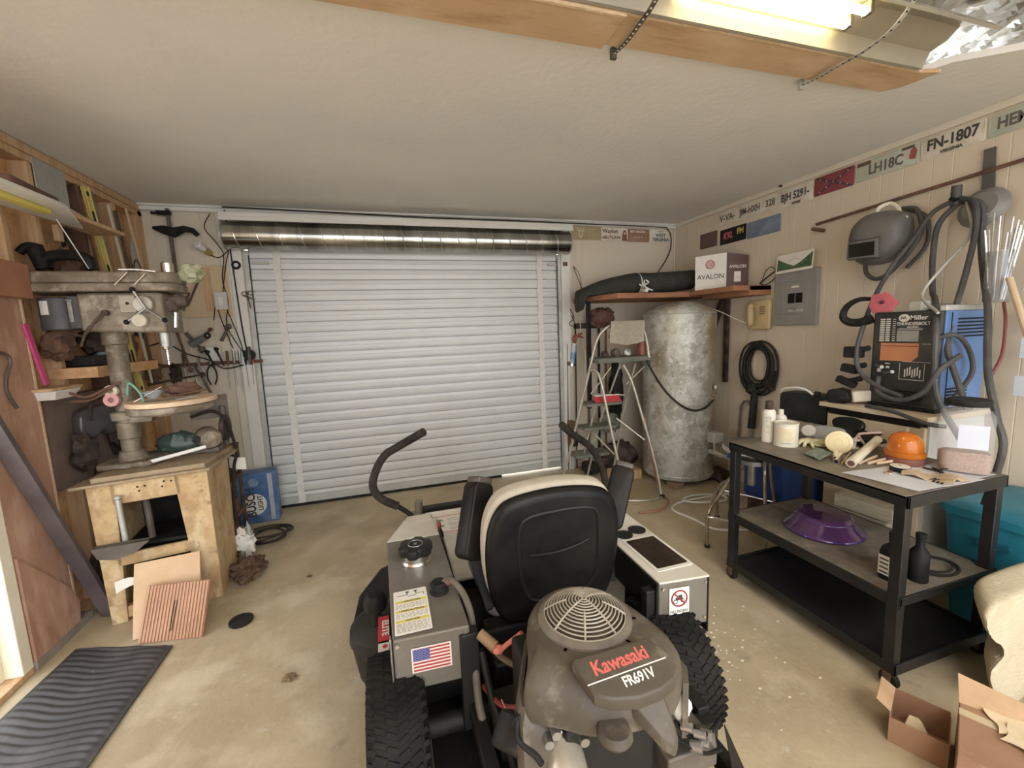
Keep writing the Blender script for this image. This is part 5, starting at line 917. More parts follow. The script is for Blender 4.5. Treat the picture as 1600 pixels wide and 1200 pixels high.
T = thing('torch', 'small dark torch with ring lens hanging beside the drill chuck', 'torch', (-1.46, 4.26, 1.62)); m = MB(); m.cyl((-1.56, 4.24, 1.60), (-1.44, 4.22, 1.66), .034, .026, 16); m.build('body', mat('smoky_blue', (.10, .12, .14), (.2, .2, .2), rough=.3, scale=9), T); m = MB(); m.tube([(-1.42+.018*cos(k*pi/8), 4.20, 1.67+.018*sin(k*pi/8)) for k in range(16)], .009, 8, closed=True); m.build('ring', M_black, T)
m = MB(); m.add(*blob((-1.00, 3.16, .06), (.10, .14, .06), 133, .7, 20, 12, 3, flat=.002)); m.build('brown_heap', layered('brown_dirt', (.10, .06, .035), [((.20, .13, .08), 20, .5, .7, .7, (1, 1, 1))], rough=.95, bump=.6), None, 'heap of brown sawdust on the floor at the stand right foot', 'sawdust', kind='stuff')
m = MB(); m.b2((-1.82, 2.47, 2.02), (-1.79, 2.56, 2.24)); m.build('pink_card', mat('pale_pink', (.62, .40, .42), rough=.6), None, 'pale pink card pinned at the left picture edge below the white shelf', 'card')
m = MB(); m.cyl((-1.62, 2.95, 2.30), (-1.55, 3.02, 2.05), .003, n=6); m.build('thin_wire', M_galv, None, 'thin bright wire slanting down from the white shelf to the belt cover', 'wire')
# ================================================================== right back corner: shelf, tank, ladder
SH = thing('corner_shelf', 'red brown wooden shelf over the galvanised tank', 'shelf', (2.7, 3.95, 1.85))
m = MB(); m.hexa([(2.04, 3.98, 1.875), (2.16, 3.60, 1.875), (3.36, 3.56, 1.875), (2.04, 4.33, 1.875), (2.04, 3.98, 1.925), (2.16, 3.60, 1.925), (3.36, 3.56, 1.925), (2.04, 4.33, 1.925)]) if 0 else m.prism([(2.04, 4.33), (2.04, 3.98), (2.16, 3.62), (3.365, 3.58), (3.365, 4.33)], .05, Matrix.Translation((0, 0, 1.875)))
m.build('board', M_redwood, SH, bevel=.004)
rbox('ledger_block', (3.12, 3.02, 1.84), (3.366, 3.60, 1.925), M_redwood, SH, .005)
rbox('front_lip', (2.95, 3.02, 1.88), (3.366, 3.58, 1.926), M_redwood, SH, .005)
m = MB(); m.bar((3.34, 3.55, 1.84), (3.34, 3.95, 1.0), .06, .04, up=(0, 1, 0)); m.bar((3.34, 3.5, 1.86), (3.34, 3.5, 1.0), .05, .03, up=(0, 1, 0)); m.build('brace', bk, SH, bevel=.003)
rbox('support_post', (2.05, 4.02, .75), (2.09, 4.06, 1.875), M_black, SH)
rbox('wall_cleat', (2.05, 4.33, 1.60), (2.52, 4.358, 1.66), bk, SH)
# rolled mat tied with cord
T = thing('rolled_mat', 'long black roll of matting tied with white cord on the corner shelf', 'rolled mat', (2.5, 3.85, 1.93))
ax_ = [(1.93, 4.02, 1.875), (2.15, 3.92, 1.965), (2.45, 3.84, 2.03), (2.75, 3.78, 2.035), (3.12, 3.76, 2.065)]
m = MB(); P = spline(ax_, 8); rings = []
for i, p in enumerate(P):
    t = i/(len(P)-1); rz_ = .112-.014*t; ry_ = .12
    rings.append([(p.x+ry_*cos(2*pi*k/28)*.25*1.0, p.y+ry_*cos(2*pi*k/28), max(1.927 if t > .085 else 1.70, p.z+(rz_*(1+.06*noise.noise(V(t*6, k*.3, 0))))*sin(2*pi*k/28))) for k in range(28)])
m.loft(rings); m.build('roll', layered('felted_black_mat', (.032, .033, .028), [((.07, .07, .06), 9, .5, .75, .6, (1, 1, 1))], rough=.85, bump=.3, bscale=60), T)
m = MB()
for k in range(3):
    x = 2.50+.018*k; m.tube([(x+.03*cos(a*pi/9)*.25, 3.83+.126*cos(a*pi/9), 2.030+.108*sin(a*pi/9)) for a in range(18)], .006, 6, closed=True)
m.tube([(2.52, 3.71, 2.06), (2.50, 3.68, 2.0), (2.53, 3.67, 1.97), (2.58, 3.66, 1.95)], .008, 6, 4); m.tube([(2.52, 3.71, 2.06), (2.55, 3.68, 2.03), (2.47, 3.68, 2.0), (2.44, 3.67, 2.01)], .007, 6, 4); m.build('cord_tie', M_white, T)
m = MB(); m.lathe([(0, 0), (.018, 0), (.018, .05), (0, .05)], (2.46, 3.63, 1.945), M=Matrix.Rotation(pi/2, 4, 'X')); m.build('bottle_stopper', M_white, None, 'small white cap at the shelf edge below the rolled mat', 'cap')
# carton AVALON : white face and brown face
T = thing('wine_carton', 'AVALON carton with white and dark brown faces on the corner shelf', 'carton', (3.15, 3.4, 1.927))
a, b, c = V(2.965, 3.52, 1.928), V(3.155, 3.325, 1.928), V(3.345, 3.235+.02, 1.928); d = a+(c-b)
m = MB(); m.hexa([a, b, c, d, a+V(0, 0, .32), b+V(0, 0, .335), c+V(0, 0, .30), d+V(0, 0, .30)]); bx = m.build('box', mat('carton_brown', (.09, .045, .04), (.12, .065, .055), rough=.5, scale=5), T, bevel=.003)
Mw = frame((a+b)/2+V(0, 0, .165), b-a, (0, 0, 1)); L_ = (b-a).length
m = MB(Mw); m.prism([(-L_/2, -.165), (L_/2, -.165), (L_/2, .168), (-L_/2, .155)], .003); wf = m.build('white_face', M_paper, bx)
wr = mat('wine_red_ink', (.40, .10, .08), rough=.5)
text_mb('AVALON', Mw @ Matrix.Translation((0, -.045, .0038)), .062, .0006, .95, bold=.01).build('lettering', inkk, wf)
def seal(Mx, r_, mt, par):
    m = MB(Mx); m.tube([(r_*cos(k*pi/14), r_*sin(k*pi/14), 0) for k in range(28)], r_*.10, 6, closed=True)
    for k in range(6): m.tube([(.5*r_*cos(k*pi/3)+.28*r_*cos(q*pi/5), .5*r_*sin(k*pi/3)+.28*r_*sin(q*pi/5), 0) for q in range(10)], r_*.07, 5, closed=True)
    m.build('seal', mt, par)
seal(Mw @ Matrix.Translation((-.005, .07, .004)), .038, wr, wf)
Mb_ = frame((b+c)/2+V(0, 0, .16), c-b, (0, 0, 1)); text_mb('AVALON', Mb_ @ Matrix.Translation((0, .04, .002)), .040, .0006, .95, bold=.01).build('lettering', M_paper, bx)
seal(Mb_ @ Matrix.Translation((0, .10, .002)), .026, mat('dull_red_ink', (.24, .09, .07), rough=.5), bx)
m = MB(Mb_); m.b2((-.03, -.10, .0), (.03, -.005, .0025)); m.build('white_label', M_paper, bx)
text_mb('= = =', Mb_ @ Matrix.Translation((0, -.06, .0032)), .020, .0004).build('print', inkg, bx)
m = MB(); m.tube([(3.34, 3.12, 1.95), (3.33, 3.06, 1.98), (3.34, 2.98, 2.03), (3.35, 2.95, 2.04)], .006, 8, 5); m.tube([(3.34, 3.12, 1.95), (3.33, 3.05, 1.93), (3.34, 2.99, 1.96), (3.35, 2.94, 2.01)], .005, 8, 5); m.tube([(3.34, 3.10, 1.96), (3.34, 3.06, 2.05), (3.34, 3.0, 2.08), (3.35, 2.94, 2.02)], .003, 8, 5); m.build('black_lead', M_cord, None, 'thin black leads between the carton and the breaker panel', 'cord')
# tank
TK2 = thing('water_tank', 'tall galvanised pressure tank standing in the corner', 'tank', (2.90, 3.67, 0))
CX, CY, TR = 2.90, 3.67, .35
m = MB(); m.lathe([(0, .045), (TR-.05, .045), (TR-.01, .06), (TR, .09), (TR, 1.70), (TR-.01, 1.73), (TR-.05, 1.77), (TR-.14, 1.81), (.1, 1.83), (0, 1.835)], (CX, CY, 0), n=64)
tk = m.build('shell', layered('galvanised_tank', (.36, .355, .295), [((.60, .60, .54), 6, .42, .66, .9, (1, 1, 1)), ((.20, .19, .14), 4, .5, .75, .7, (1, 1, .6)), ((.72, .71, .66), 24, .55, .72, .8, (1, 1, 1)), ((.10, .08, .05), 34, .60, .75, .7, (1, 1, 1)), ((.34, .22, .11), 2.2, .56, .8, .7, (1, 1, .25))], rough=.5, metal=.25, bump=.12, bscale=18), TK2)
m = MB(); m.tube([(CX+(TR+.002)*cos(k*pi/24), CY+(TR+.002)*sin(k*pi/24), 1.71) for k in range(48)], .005, 6, closed=True); m.build('weld_bead', M_galv, TK2); m = MB(); m.tube([(CX+(TR+.002)*cos(k*pi/24), CY+(TR+.002)*sin(k*pi/24), .10) for k in range(48)], .006, 6, closed=True); m.build('weld_bead', M_galv, TK2)
m = MB(); m.b2((2.62, 3.36, 0), (2.74, 3.48, .05)); m.build('brick', mat('old_brick', (.30, .20, .14), (.22, .15, .10), rough=.9, scale=12), None, 'old brick under the front of the galvanised tank', 'brick', bevel=.006)
for q in ((2.95, 3.90), (2.75, 3.80), (3.08, 3.50)):
    m = MB(); m.b2((q[0]-.06, q[1]-.06, 0), (q[0]+.06, q[1]+.06, .05)); m.build('foot_block', bk, TK2)
m = MB(); m.cyl((3.06, 3.38, .985), (3.07, 3.34, .985), .026, n=20); m.cyl((3.05, 3.40, .985), (3.06, 3.36, .985), .010, n=10); g_ = m.build('pressure_gauge', M_darksteel, TK2); m = MB(); m.cyl((3.07, 3.341, .985), (3.0705, 3.338, .985), .021, n=20); m.build('dial', M_paper, g_)
m = MB(); m.cyl((3.05, 3.36, .84), (3.05, 3.33, .92), .012); m.box((3.05, 3.34, .86), (.04, .03, .03)); m.cyl((3.03, 3.34, .90), (3.05, 3.30, .93), .008); m.build('valve', mat('brass_valve', (.45, .38, .24), rough=.4, metal=.7), TK2, bevel=.003)
m = MB(); m.tube([(2.42, 3.55, 1.30), (2.44, 3.44, 1.15), (2.52, 3.36, .98), (2.64, 3.30, .85), (2.78, 3.29, .79), (2.92, 3.30, .80), (3.04, 3.33, .86)], .011, 10, 6); m.build('rubber_hose', M_cord, None, 'black rubber hose hanging round the front of the tank', 'hose')
T = thing('pressure_switch', 'small grey pressure switch on the pipe right of the tank', 'switch', (3.03, 3.30, .42))
m = MB(); m.b2((2.98, 3.24, .45), (3.10, 3.36, .55)); m.build('cover', mat('switch_grey', (.42, .41, .37), (.34, .33, .29), rough=.5, scale=10), T, bevel=.008)
m = MB(); m.cyl((3.04, 3.30, .36), (3.04, 3.30, .45), .014); m.tube([(2.98, 3.32, .36), (3.04, 3.29, .34), (3.12, 3.22, .30), (3.22, 3.12, .26), (3.33, 3.05, .24)], .024, 12, 4); m.build('pipe', mat('lagged_pipe', (.45, .42, .35), (.33, .30, .24), rough=.8, scale=12, bump=.2), T)
m = MB(); m.tube([(3.09, 3.25, .40), (3.13, 3.2, .32), (3.10, 3.16, .20), (3.14, 3.12, .08), (3.10, 3.05, .01)], .012, 8, 5); m.build('grey_conduit', M_steel, None, 'grey flexible conduit drooping from the pressure switch to the floor', 'conduit')
m = MB(); m.lathe([(0, 0), (.05, 0), (.06, .05), (.0, .06)], (3.18, 3.32, 0), n=14) ; m.add(*blob((3.22, 3.42, .06), (.12, .12, .06), 51, .5, flat=.002)); m.build('debris_pile', bk, None, 'small pile of dark debris on the floor right of the tank', 'debris')
# step ladder (tubular)
tubm = mat('bare_tube_metal', (.55, .52, .44), (.42, .38, .30), rough=.4, metal=.5, scale=14)
stepm = mat('grey_green_step', (.13, .14, .11), (.19, .19, .155), rough=.7, scale=12)
LD = thing('step_ladder', 'old tubular metal step ladder standing open in front of the tank', 'ladder', (2.1, 3.6, 0))
hoop = [(1.60, 3.80, .012), (1.70, 3.75, .40), (1.80, 3.70, .85), (1.88, 3.64, 1.25), (1.93, 3.62, 1.46), (1.98, 3.60, 1.56), (2.07, 3.58, 1.625), (2.20, 3.57, 1.64), (2.33, 3.56, 1.625), (2.41, 3.55, 1.55), (2.44, 3.54, 1.42), (2.45, 3.53, 1.30)]
m = MB(); m.tube(hoop, .014, 12, 6); m.build('front_hoop', tubm, LD)
m = MB(); m.tube([(1.86, 3.62, 1.20), (1.89, 3.58, 1.21), (1.92, 3.52, 1.12), (1.96, 3.44, .75), (2.02, 3.34, .25), (2.05, 3.30, .012)], .013, 12, 6); m.build('leg', tubm, LD)
m = MB(); m.tube([(2.19, 3.56, 1.24), (2.235, 3.50, 1.10), (2.30, 3.44, .80), (2.38, 3.34, .35), (2.40, 3.26, .03), (2.36, 3.22, .012), (2.20, 3.22, .012), (2.05, 3.28, .012)], .013, 12, 6); m.build('leg', tubm, LD)
m = MB(); m.tube([(2.19, 3.62, 1.24), (2.14, 3.70, 1.0), (2.06, 3.82, .6), (1.96, 3.92, .012)], .010, 10, 4); m.tube([(2.36, 3.62, 1.24), (2.30, 3.75, .7), (2.24, 3.88, .012)], .010, 10, 4); m.build('rear_leg', tubm, LD)
m = MB(); m.prism(rrect(.60, .24, .04), .05, Matrix.Translation((2.21, 3.64, 1.27)), r=.012); m.build('top_platform', stepm, LD)
for (x, y, z, w_) in ((2.00, 3.66, .86, .38), (1.97, 3.70, .62, .36), (1.90, 3.73, .345, .38)):
    m = MB(); m.prism(rrect(w_, .20, .03), .03, Matrix.Translation((x, y, z)), r=.008); m.build('step', stepm, LD)
for a, b in (((1.86, 3.60, .98), (2.05, 3.55, 1.23)), ((2.20, 3.53, 1.06), (2.42, 3.55, 1.22)), ((1.88, 3.60, .60), (2.0, 3.42, .42)), ((2.13, 3.6, .72), (2.33, 3.42, .52)), ((1.93, 3.64, .86), (1.83, 3.72, .35))): m = MB(); m.cyl(a, b, .008, n=8); m.build('brace_rod', tubm, LD)
m = MB()
for p in ((1.60, 3.80, .01), (2.05, 3.29, .01), (2.40, 3.24, .01)): m.cyl((p[0], p[1], 0), (p[0], p[1], .03), .02, n=12)
m.build('foot_caps', M_rubber, LD)
m = MB(); 
def clo(u_, v_):
    x = 2.03+.36*u_; a = -1.9+3.6*v_
    return (x+.02*sin(v_*4), 3.565-.055*sin(a*.9)*(1 if 1 else 0)-.03, 1.645-.20*abs(v_-.35)**1.1*2.0+.01*sin(u_*9+v_*4))
m.sheet(lambda u_, v_: (2.03+.36*u_+.015*sin(v_*5), 3.575-.045-(.02+.012*sin(u_*7))*(v_) if v_ > .5 else 3.575+.09*(.5-v_)-.045, (1.655-.21*(v_-.5)*2*(.9+.15*sin(u_*3))) if v_ > .5 else 1.655-.30*(.5-v_)), 20, 20, .012)
m.build('canvas_cloth', mat('canvas', (.42, .385, .30), (.34, .31, .24), rough=.9, scale=40, bump=.1), None, 'grey beige canvas cloth folded over the top bar of the step ladder', 'cloth')
m = MB(); m.lathe([(0, 0), (.035, 0), (.035, .13), (0, .13)], (2.42, 3.60, 1.322), n=18); m.build('red_can', mat('dull_red_can', (.30, .08, .06), (.2, .08, .06), rough=.4, scale=9), None, 'dull red can on the right end of the ladder platform', 'can', bevel=.004)
for i, (x, y, s) in enumerate(((2.02, 3.62, .035), (2.13, 3.60, .045), (2.26, 3.61, .04))):
    m = MB(); m.add(*blob((x, y, 1.322+s*.8), (s, s, s), 60+i, .4, flat=1.322)); m.build('small_part', [bk, M_darksteel, M_galv][i], None, ['small dark part on the left of the ladder platform', 'dark metal lump in the middle of the ladder platform', 'pale metal lump under the canvas on the ladder platform'][i], 'part')
m = MB(); m.hexa([(1.90, 3.58, .892), (2.17, 3.56, .892), (2.24, 3.70, .892), (1.94, 3.72, .892), (1.885, 3.575, .955), (2.13, 3.555, .955), (2.22, 3.70, .925), (1.93, 3.72, .955)]); m.mi = 1; m.hexa([(1.885, 3.572, .956), (2.13, 3.552, .956), (2.24, 3.62, .93), (1.93, 3.72, .956), (1.885, 3.572, .968), (2.13, 3.552, .968), (2.24, 3.62, .94), (1.93, 3.72, .968)])
m.build('paint_tray', [M_red, M_white], None, 'red and white box lying on a ladder step', 'box', bevel=.003)
# caulking gun, rods, long handled tools behind the ladder
T = thing('caulking_gun', 'caulking gun with blue and white tube hanging right of the door', 'caulking gun', (2.0, 4.30, 1.1))
m = MB(); m.cyl((2.03, 4.30, 1.44), (1.995, 4.30, 1.22), .028, n=18); m.mi = 1; m.cyl((1.995, 4.30, 1.22), (1.992, 4.30, 1.19), .030, n=18); m.build('tube', [mat('blue_white_tube', (.20, .36, .58), (.72, .74, .76), rough=.4, scale=7, mix=(.45, .55)), M_chrome], T)
m = MB(); m.cyl((1.992, 4.30, 1.19), (1.988, 4.30, 1.10), .009, .005, 10); m.build('nozzle', M_white, T)
m = MB(); m.tube([(2.03, 4.29, 1.44), (2.05, 4.28, 1.52), (2.11, 4.27, 1.55)], .012, 8, 3); m.tube([(2.03, 4.29, 1.44), (2.0, 4.27, 1.50), (2.04, 4.28, 1.53), (2.12, 4.27, 1.50)], .010, 8, 3); m.build('trigger', mat('rust_red', (.35, .10, .06), rough=.6), T)
for i, (x, z0, z1, r_, mt, lb, nm) in enumerate(((1.935, .9, 1.44, .006, M_black, 'thin black rod standing by the right door casing', 'steel_rod'), (1.97, .55, 1.25, .009, M_galv, 'pale metal tube standing by the right door casing', 'steel_rod'), (2.04, 1.02, 1.60, .007, M_cord, 'thin dark rod behind the caulking gun', 'steel_rod'), (2.33, .35, 1.60, .014, M_black, 'black straight pipe behind the step ladder', 'pipe'), (2.42, .3, 1.58, .010, M_rust, 'rusty straight rod behind the step ladder', 'pipe'), (2.20, .35, 1.58, .012, M_darksteel, 'grey straight pipe behind the step ladder left side', 'pipe'))):
    m = MB(); m.cyl((x, 4.32, 0 if i > 2 else .0), (x+.015, 4.325, z1), r_, n=10); m.build(nm, mt, None, lb, 'rod')
m = MB(); m.tube([(2.10, 4.30, 1.95), (2.10, 4.28, 1.5), (2.15, 4.27, 1.3), (2.14, 4.28, 1.05)], .005, 6, 6); m.build('string', M_white, None, 'thin white cord hanging left of the step ladder', 'cord')
m = MB(); m.tube([(1.99, 4.31, 1.82), (2.03, 4.30, 1.72), (1.97, 4.30, 1.66), (2.05, 4.30, 1.62), (2.0, 4.30, 1.75)], .004, 6, 6); m.build('hanging_wire', M_cord, None, 'loop of thin wire hanging above the caulking gun', 'wire')
for i, (p, s, mt, lb) in enumerate((((2.32, 4.20, 1.72), (.15, .08, .10), M_rust, 'rusty brown bundle hanging under the corner shelf'), ((2.42, 4.05, .18), (.20, .16, .18), bk, 'large dark bundle on the floor between ladder and tank'), ((2.10, 4.10, .07), (.10, .10, .07), M_cord, 'low tangle of dark hose on the floor behind the ladder'), ((2.48, 4.2, .85), (.07, .08, .40), M_mblack, 'tall black bundle hanging behind the step ladder'), ((2.34, 4.1, .55), (.14, .08, .10), stepm, 'grey green pouch hanging behind the step ladder'))):
    m = MB(); m.add(*blob(p, s, 70+i, .45, 20, 14, 2.5, flat=.004)); m.build('bundle', mt, None, lb, 'bundle')
m = MB(); m.b2((1.95, 4.26, .28), (2.03, 4.34, .42)); m.build('wall_outlet', M_blackp, None, 'black box low on the right door casing', 'box', bevel=.004)
m = MB(); m.b2((2.20, 3.75, .0), (2.52, 3.92, .10)); m.build('wood_block', M_stud, None, 'pale wood block on the floor behind the ladder leg', 'block', bevel=.005)
m = MB(); m.b2((1.92, 4.24, .30), (1.99, 4.31, .58)); m.build('rusty_box', M_rust, None, 'rusty bracket at the foot of the right door casing', 'bracket', bevel=.01)
m = MB(); m.tube([(2.42, 3.55, .7), (2.43, 3.40, .2), (2.44, 3.30, .012), (2.38, 3.12, .012), (2.2, 3.0, .012), (2.0, 3.02, .012)], .010, 8, 6); m.build('red_hose', mat('faded_red_hose', (.36, .17, .11), rough=.6), None, 'faded red hose curling on the floor at the ladder foot', 'hose')
m = MB(); m.tube([(3.0, 3.05, .012), (2.7, 3.15, .012), (2.52, 3.10, .012), (2.62, 3.0, .012), (2.85, 2.95, .014), (2.9, 3.06, .014), (2.6, 3.08, .012), (2.40, 3.05, .012), (2.30, 2.95, .012), (2.34, 2.75, .012), (2.36, 2.58, .012), (2.45, 2.50, .012), (2.6, 2.45, .012)], .009, 8, 7); m.build('white_hose', M_white, None, 'loose white cord looping on the floor in front of the tank', 'cord')
# ================================================================== right wall
inkk2 = mat('worn_dark_ink', (.14, .12, .11), rough=.6)
flat_plate('licence_plate', 'worn white plate reading V-VA- nearest the corner on the right wall', 3.68, 3.43, 2.575, 2.71, 'R', (cream, inkk2), [('V-VA-', 0, 0, .085, .9)], group=None)
flat_plate('licence_plate', 'worn white plate reading JIM-HXH on the right wall', 3.43, 3.14, 2.572, 2.712, 'R', (cream, inkk2), [('JIM-HXH', 0, 0, .078, .78)])
flat_plate('licence_plate', 'worn white plate reading 328 on the right wall', 3.14, 2.99, 2.575, 2.71, 'R', (cream, inkk2), [('328', 0, 0, .082, .8)])
flat_plate('licence_plate', 'white plate reading BJH 5291 with WARE below', 2.99, 2.67, 2.555, 2.708, 'R', (cream, inkk), [('BJH 5291-', 0, .05, .085, .72), ('WARE', .05, -.36, .028)])
redp = mat('faded_red_plate', (.30, .07, .08), (.22, .06, .07), rough=.5, scale=9)
def saltire(Mx, w_, h, T):
    m = MB(Mx); m.bar((-w_/2+.01, -h/2+.006, .0035), (w_/2-.01, h/2-.006, .0035), .03, .001, up=(.4, -1, 0)) if 0 else None
    for s in (-1, 1):
        m.hexa([(-w_/2+.008, s*(-h/2+.008), .003), (-w_/2+.034, s*(-h/2+.008), .003), (w_/2-.008, s*(h/2-.008), .003), (w_/2-.034, s*(h/2-.008), .003), (-w_/2+.008, s*(-h/2+.008), .004), (-w_/2+.034, s*(-h/2+.008), .004), (w_/2-.008, s*(h/2-.008), .004), (w_/2-.034, s*(h/2-.008), .004)])
    m.build('cross_bands', mat('navy_ink', (.05, .05, .08), rough=.5), T)
    m = MB(Mx)
    for s in (-1, 1):
        for k in (-.34, -.17, 0, .17, .34):
            if k == 0 and s == 1: continue
            m.prism([((k*w_*1.0)+.007*(1 if q % 2 == 0 else .42)*sin(q*pi/5), s*k*h*.95+.007*(1 if q % 2 == 0 else .42)*cos(q*pi/5)) for q in range(10)], .0006, Matrix.Translation((0, 0, .004)))
    m.build('stars', cream, T)
flat_plate('front_plate', 'faded red flag plate with dark crossed bands on the right wall', 2.665, 2.36, 2.567, 2.712, 'R', (redp, cream), [], art=saltire)
grn = mat('pale_green_plate', (.47, .52, .44), (.56, .57, .48), rough=.5, scale=6)
def bird(Mx, w_, h, T):
    m = MB(Mx); m.prism([(w_/2-.055, -.02), (w_/2-.02, -.03), (w_/2-.012, .02), (w_/2-.03, .05), (w_/2-.05, .03)], .001, Matrix.Translation((0, 0, .003))); m.build('red_bird', mat('cardinal_red', (.35, .10, .09), rough=.5), T)
    m = MB(Mx); m.b2((-w_/2+.01, .035, .003), (-w_/2+.10, .06, .004)); m.b2((w_/2-.10, .045, .003), (w_/2-.03, .062, .004)); m.build('dark_sticker', mat('sticker_brown', (.12, .08, .06), rough=.6), T)
flat_plate('licence_plate', 'pale green plate reading LH18C with a small red bird', 2.355, 1.97, 2.572, 2.71, 'R', (grn, inkk2), [('LH18C', 0, -.05, .09, .8)], art=bird)
flat_plate('licence_plate', 'white plate reading FN-1807 VIRGINIA with bold dark figures', 1.965, 1.655, 2.583, 2.712, 'R', (cream, inkk), [('FN-1807', 0, .08, .088, .78), ('VIRGINIA', 0, -.36, .026)])
flat_plate('licence_plate', 'pale green plate reading HEM cut by the picture edge', 1.65, 1.33, 2.583, 2.715, 'R', (grn, inkk2), [('HEM-428', .0, .0, .085, .75)])
flat_plate('steel_plate', 'plain dark brown square plate above the AVALON carton', 3.93, 3.68, 2.395, 2.555, 'R', (mat('dark_brown_plate', (.16, .10, .085), (.12, .075, .065), rough=.6, scale=9), inkk), [], cat='plate')
flat_plate('front_plate', 'black K92FM radio plate with pink and yellow letters', 3.645, 3.315, 2.385, 2.535, 'R', (M_blackp, M_red), [('K92', -.18, .02, .085, .8, mat('pink_letters', (.60, .12, .18), rough=.5)), ('FM', .28, .12, .075, .85, mat('yellow_letters', (.72, .55, .12), rough=.5))])
flat_plate('front_plate', 'plain faded blue plate beside the radio plate', 3.31, 2.95, 2.378, 2.53, 'R', (mat('faded_blue_plate', (.14, .20, .30), (.24, .30, .38), rough=.5, scale=7), inkk), [])
# nails
m = MB(); m.cyl((3.37, 2.94, 2.745), (3.33, 2.945, 2.745), .01, n=8); m.build('nail', bk, None, 'dark bolt head above the BJH 5291 plate', 'bolt')
# breaker panel and picture
T = thing('breaker_panel', 'grey electrical breaker panel on the right wall', 'electrical panel', (3.34, 2.76, 1.565))
gpm = mat('panel_grey', (.30, .30, .285), (.25, .25, .235), rough=.5, scale=6)
rbox('cover', (3.335, 2.57, 1.565), (3.368, 2.96, 2.02), gpm, T, .006)
rbox('inner_frame', (3.328, 2.645, 1.66), (3.336, 2.88, 1.93), gpm, T, .002)
for y in (2.785, 2.715): m = MB(); m.b2((3.320, y-.028, 1.75), (3.329, y+.028, 1.83)); m.build('breaker', M_mblack, T, bevel=.002)
rbox('name_plate', (3.325, 2.72, 1.875), (3.329, 2.79, 1.892), M_paper, T, .001); rbox('legend_plate', (3.325, 2.68, 1.675), (3.329, 2.81, 1.70), M_galv, T, .001)
rbox('latch', (3.320, 2.735, 1.685), (3.328, 2.765, 1.71), M_steel, T, .001)
T = thing('calendar_card', 'calendar card with green valley picture above the breaker panel', 'calendar', (3.33, 2.77, 2.0))
Mx = frame((3.318, 2.767, 2.085), (0, -1, .02), (.12, .02, 1)); m = MB(Mx); m.prism(rrect(.335, .155, .003), .0015); cd = m.build('card', M_paper, T)
m = MB(Mx); m.prism([(-.155, -.055), (.155, -.055), (.155, .06), (.05, -.01), (0, -.03), (-.06, -.005), (-.155, .045)], .0008, Matrix.Translation((0, 0, .0015))); m.build('valley', mat('valley_green', (.05, .11, .05), (.10, .17, .08), rough=.6, scale=40), cd)
m = MB(Mx); m.tube([(.075*cos(a*pi/12), -.03+.06*sin(a*pi/12), .002) for a in range(13)], .0012, 5); m.build('arch', inkg, cd)
text_mb('. . . . . . .', Mx @ Matrix.Translation((0, -.067, .0022)), .03, .0003).build('print', inkg, cd)
# telephone
T = thing('wall_phone', 'old cream wall telephone below the shelf block', 'telephone', (3.33, 3.1, 1.52)); ivo = mat('ivory_plastic', (.60, .49, .27), (.52, .41, .22), rough=.4, scale=6)
m = MB(frame((3.345, 3.105, 1.665), (0, -1, 0), (0, 0, 1))); m.prism(rrect(.22, .27, .02), .04, r=.01, z0=-.02); m.build('body', ivo, T)
m = MB(); m.tube([(3.30, 3.17, 1.755), (3.285, 3.165, 1.73), (3.275, 3.15, 1.68), (3.285, 3.16, 1.61), (3.30, 3.17, 1.585)], [.028, .024, .018, .024, .028], 12, 5); m.build('handset', ivo, T)
m = MB(frame((3.324, 3.07, 1.70), (0, -1, 0), (0, 0, 1)))
for i in range(3):
    for j in range(4): m.b2((-.025+.02*i, -.03+.02*j, 0), (-.012+.02*i, -.018+.02*j, .004))
m.build('keypad', mat('keypad_brown', (.25, .19, .12), rough=.5), T)
m = MB(); pts = []
for k in range(90): t = k/89; pts.append((3.31+.006*cos(k*1.6), 3.15+.25*t-.0+.006*sin(k*1.6), 1.57-.50*t*(1-.25*t)))
m.tube(pts, .003, 5); m.build('coiled_cord', ivo, T)
m = MB(); m.tube([(3.02, 3.45, 1.78), (3.15, 3.35, 1.70), (3.25, 3.25, 1.62), (3.31, 3.17, 1.58)], .004, 6, 6); m.build('white_chain', M_trim, None, 'thin chain strung from the tank top to the telephone', 'chain')
# coiled black hose on the wall
T = thing('coiled_hose', 'thick coil of black air hose hung on the right wall', 'hose', (3.28, 3.08, .9))
m = MB()
for k in range(9):
    oy, oz, sy, sz = .012*sin(k*2.1), .012*cos(k*1.7), .105+.011*k, .155+.012*k
    m.tube([(3.335-.012*(k % 4)+.006*sin(a+k), 3.09+oy+.05*sin(a)*.0+sy*cos(a*pi/10+k*.3), 1.195+oz-.012*k*.3+sz*sin(a*pi/10+k*.3)) for a in range(20)], .010, 8, 2, closed=True)
m.build('coil', mat('hose_black', (.035, .037, .036), (.06, .06, .057), rough=.5, scale=12), T)
m = MB(); m.cyl((3.30, 3.12, .60), (3.31, 3.10, .98), .035, .03, 12); m.add(*blob((3.29, 3.13, .98), (.04, .05, .06), 91, .4)); m.build('hose_tail', MATS['hose_black'], T)
m = MB(); m.tube([(3.33, 3.30, .35), (3.33, 3.28, .78), (3.33, 3.16, .80), (3.33, 3.15, .35)], .012, 8, 3); m.build('bent_bracket', M_steel, None, 'thin bent grey frame leaning on the wall under the coiled hose', 'frame')
m = MB(); m.b2((3.30, 2.93, .98), (3.366, 2.99, 1.16)); m.build('wall_bracket', bk, None, 'dark bracket on the wall right of the coiled hose', 'bracket', bevel=.006)
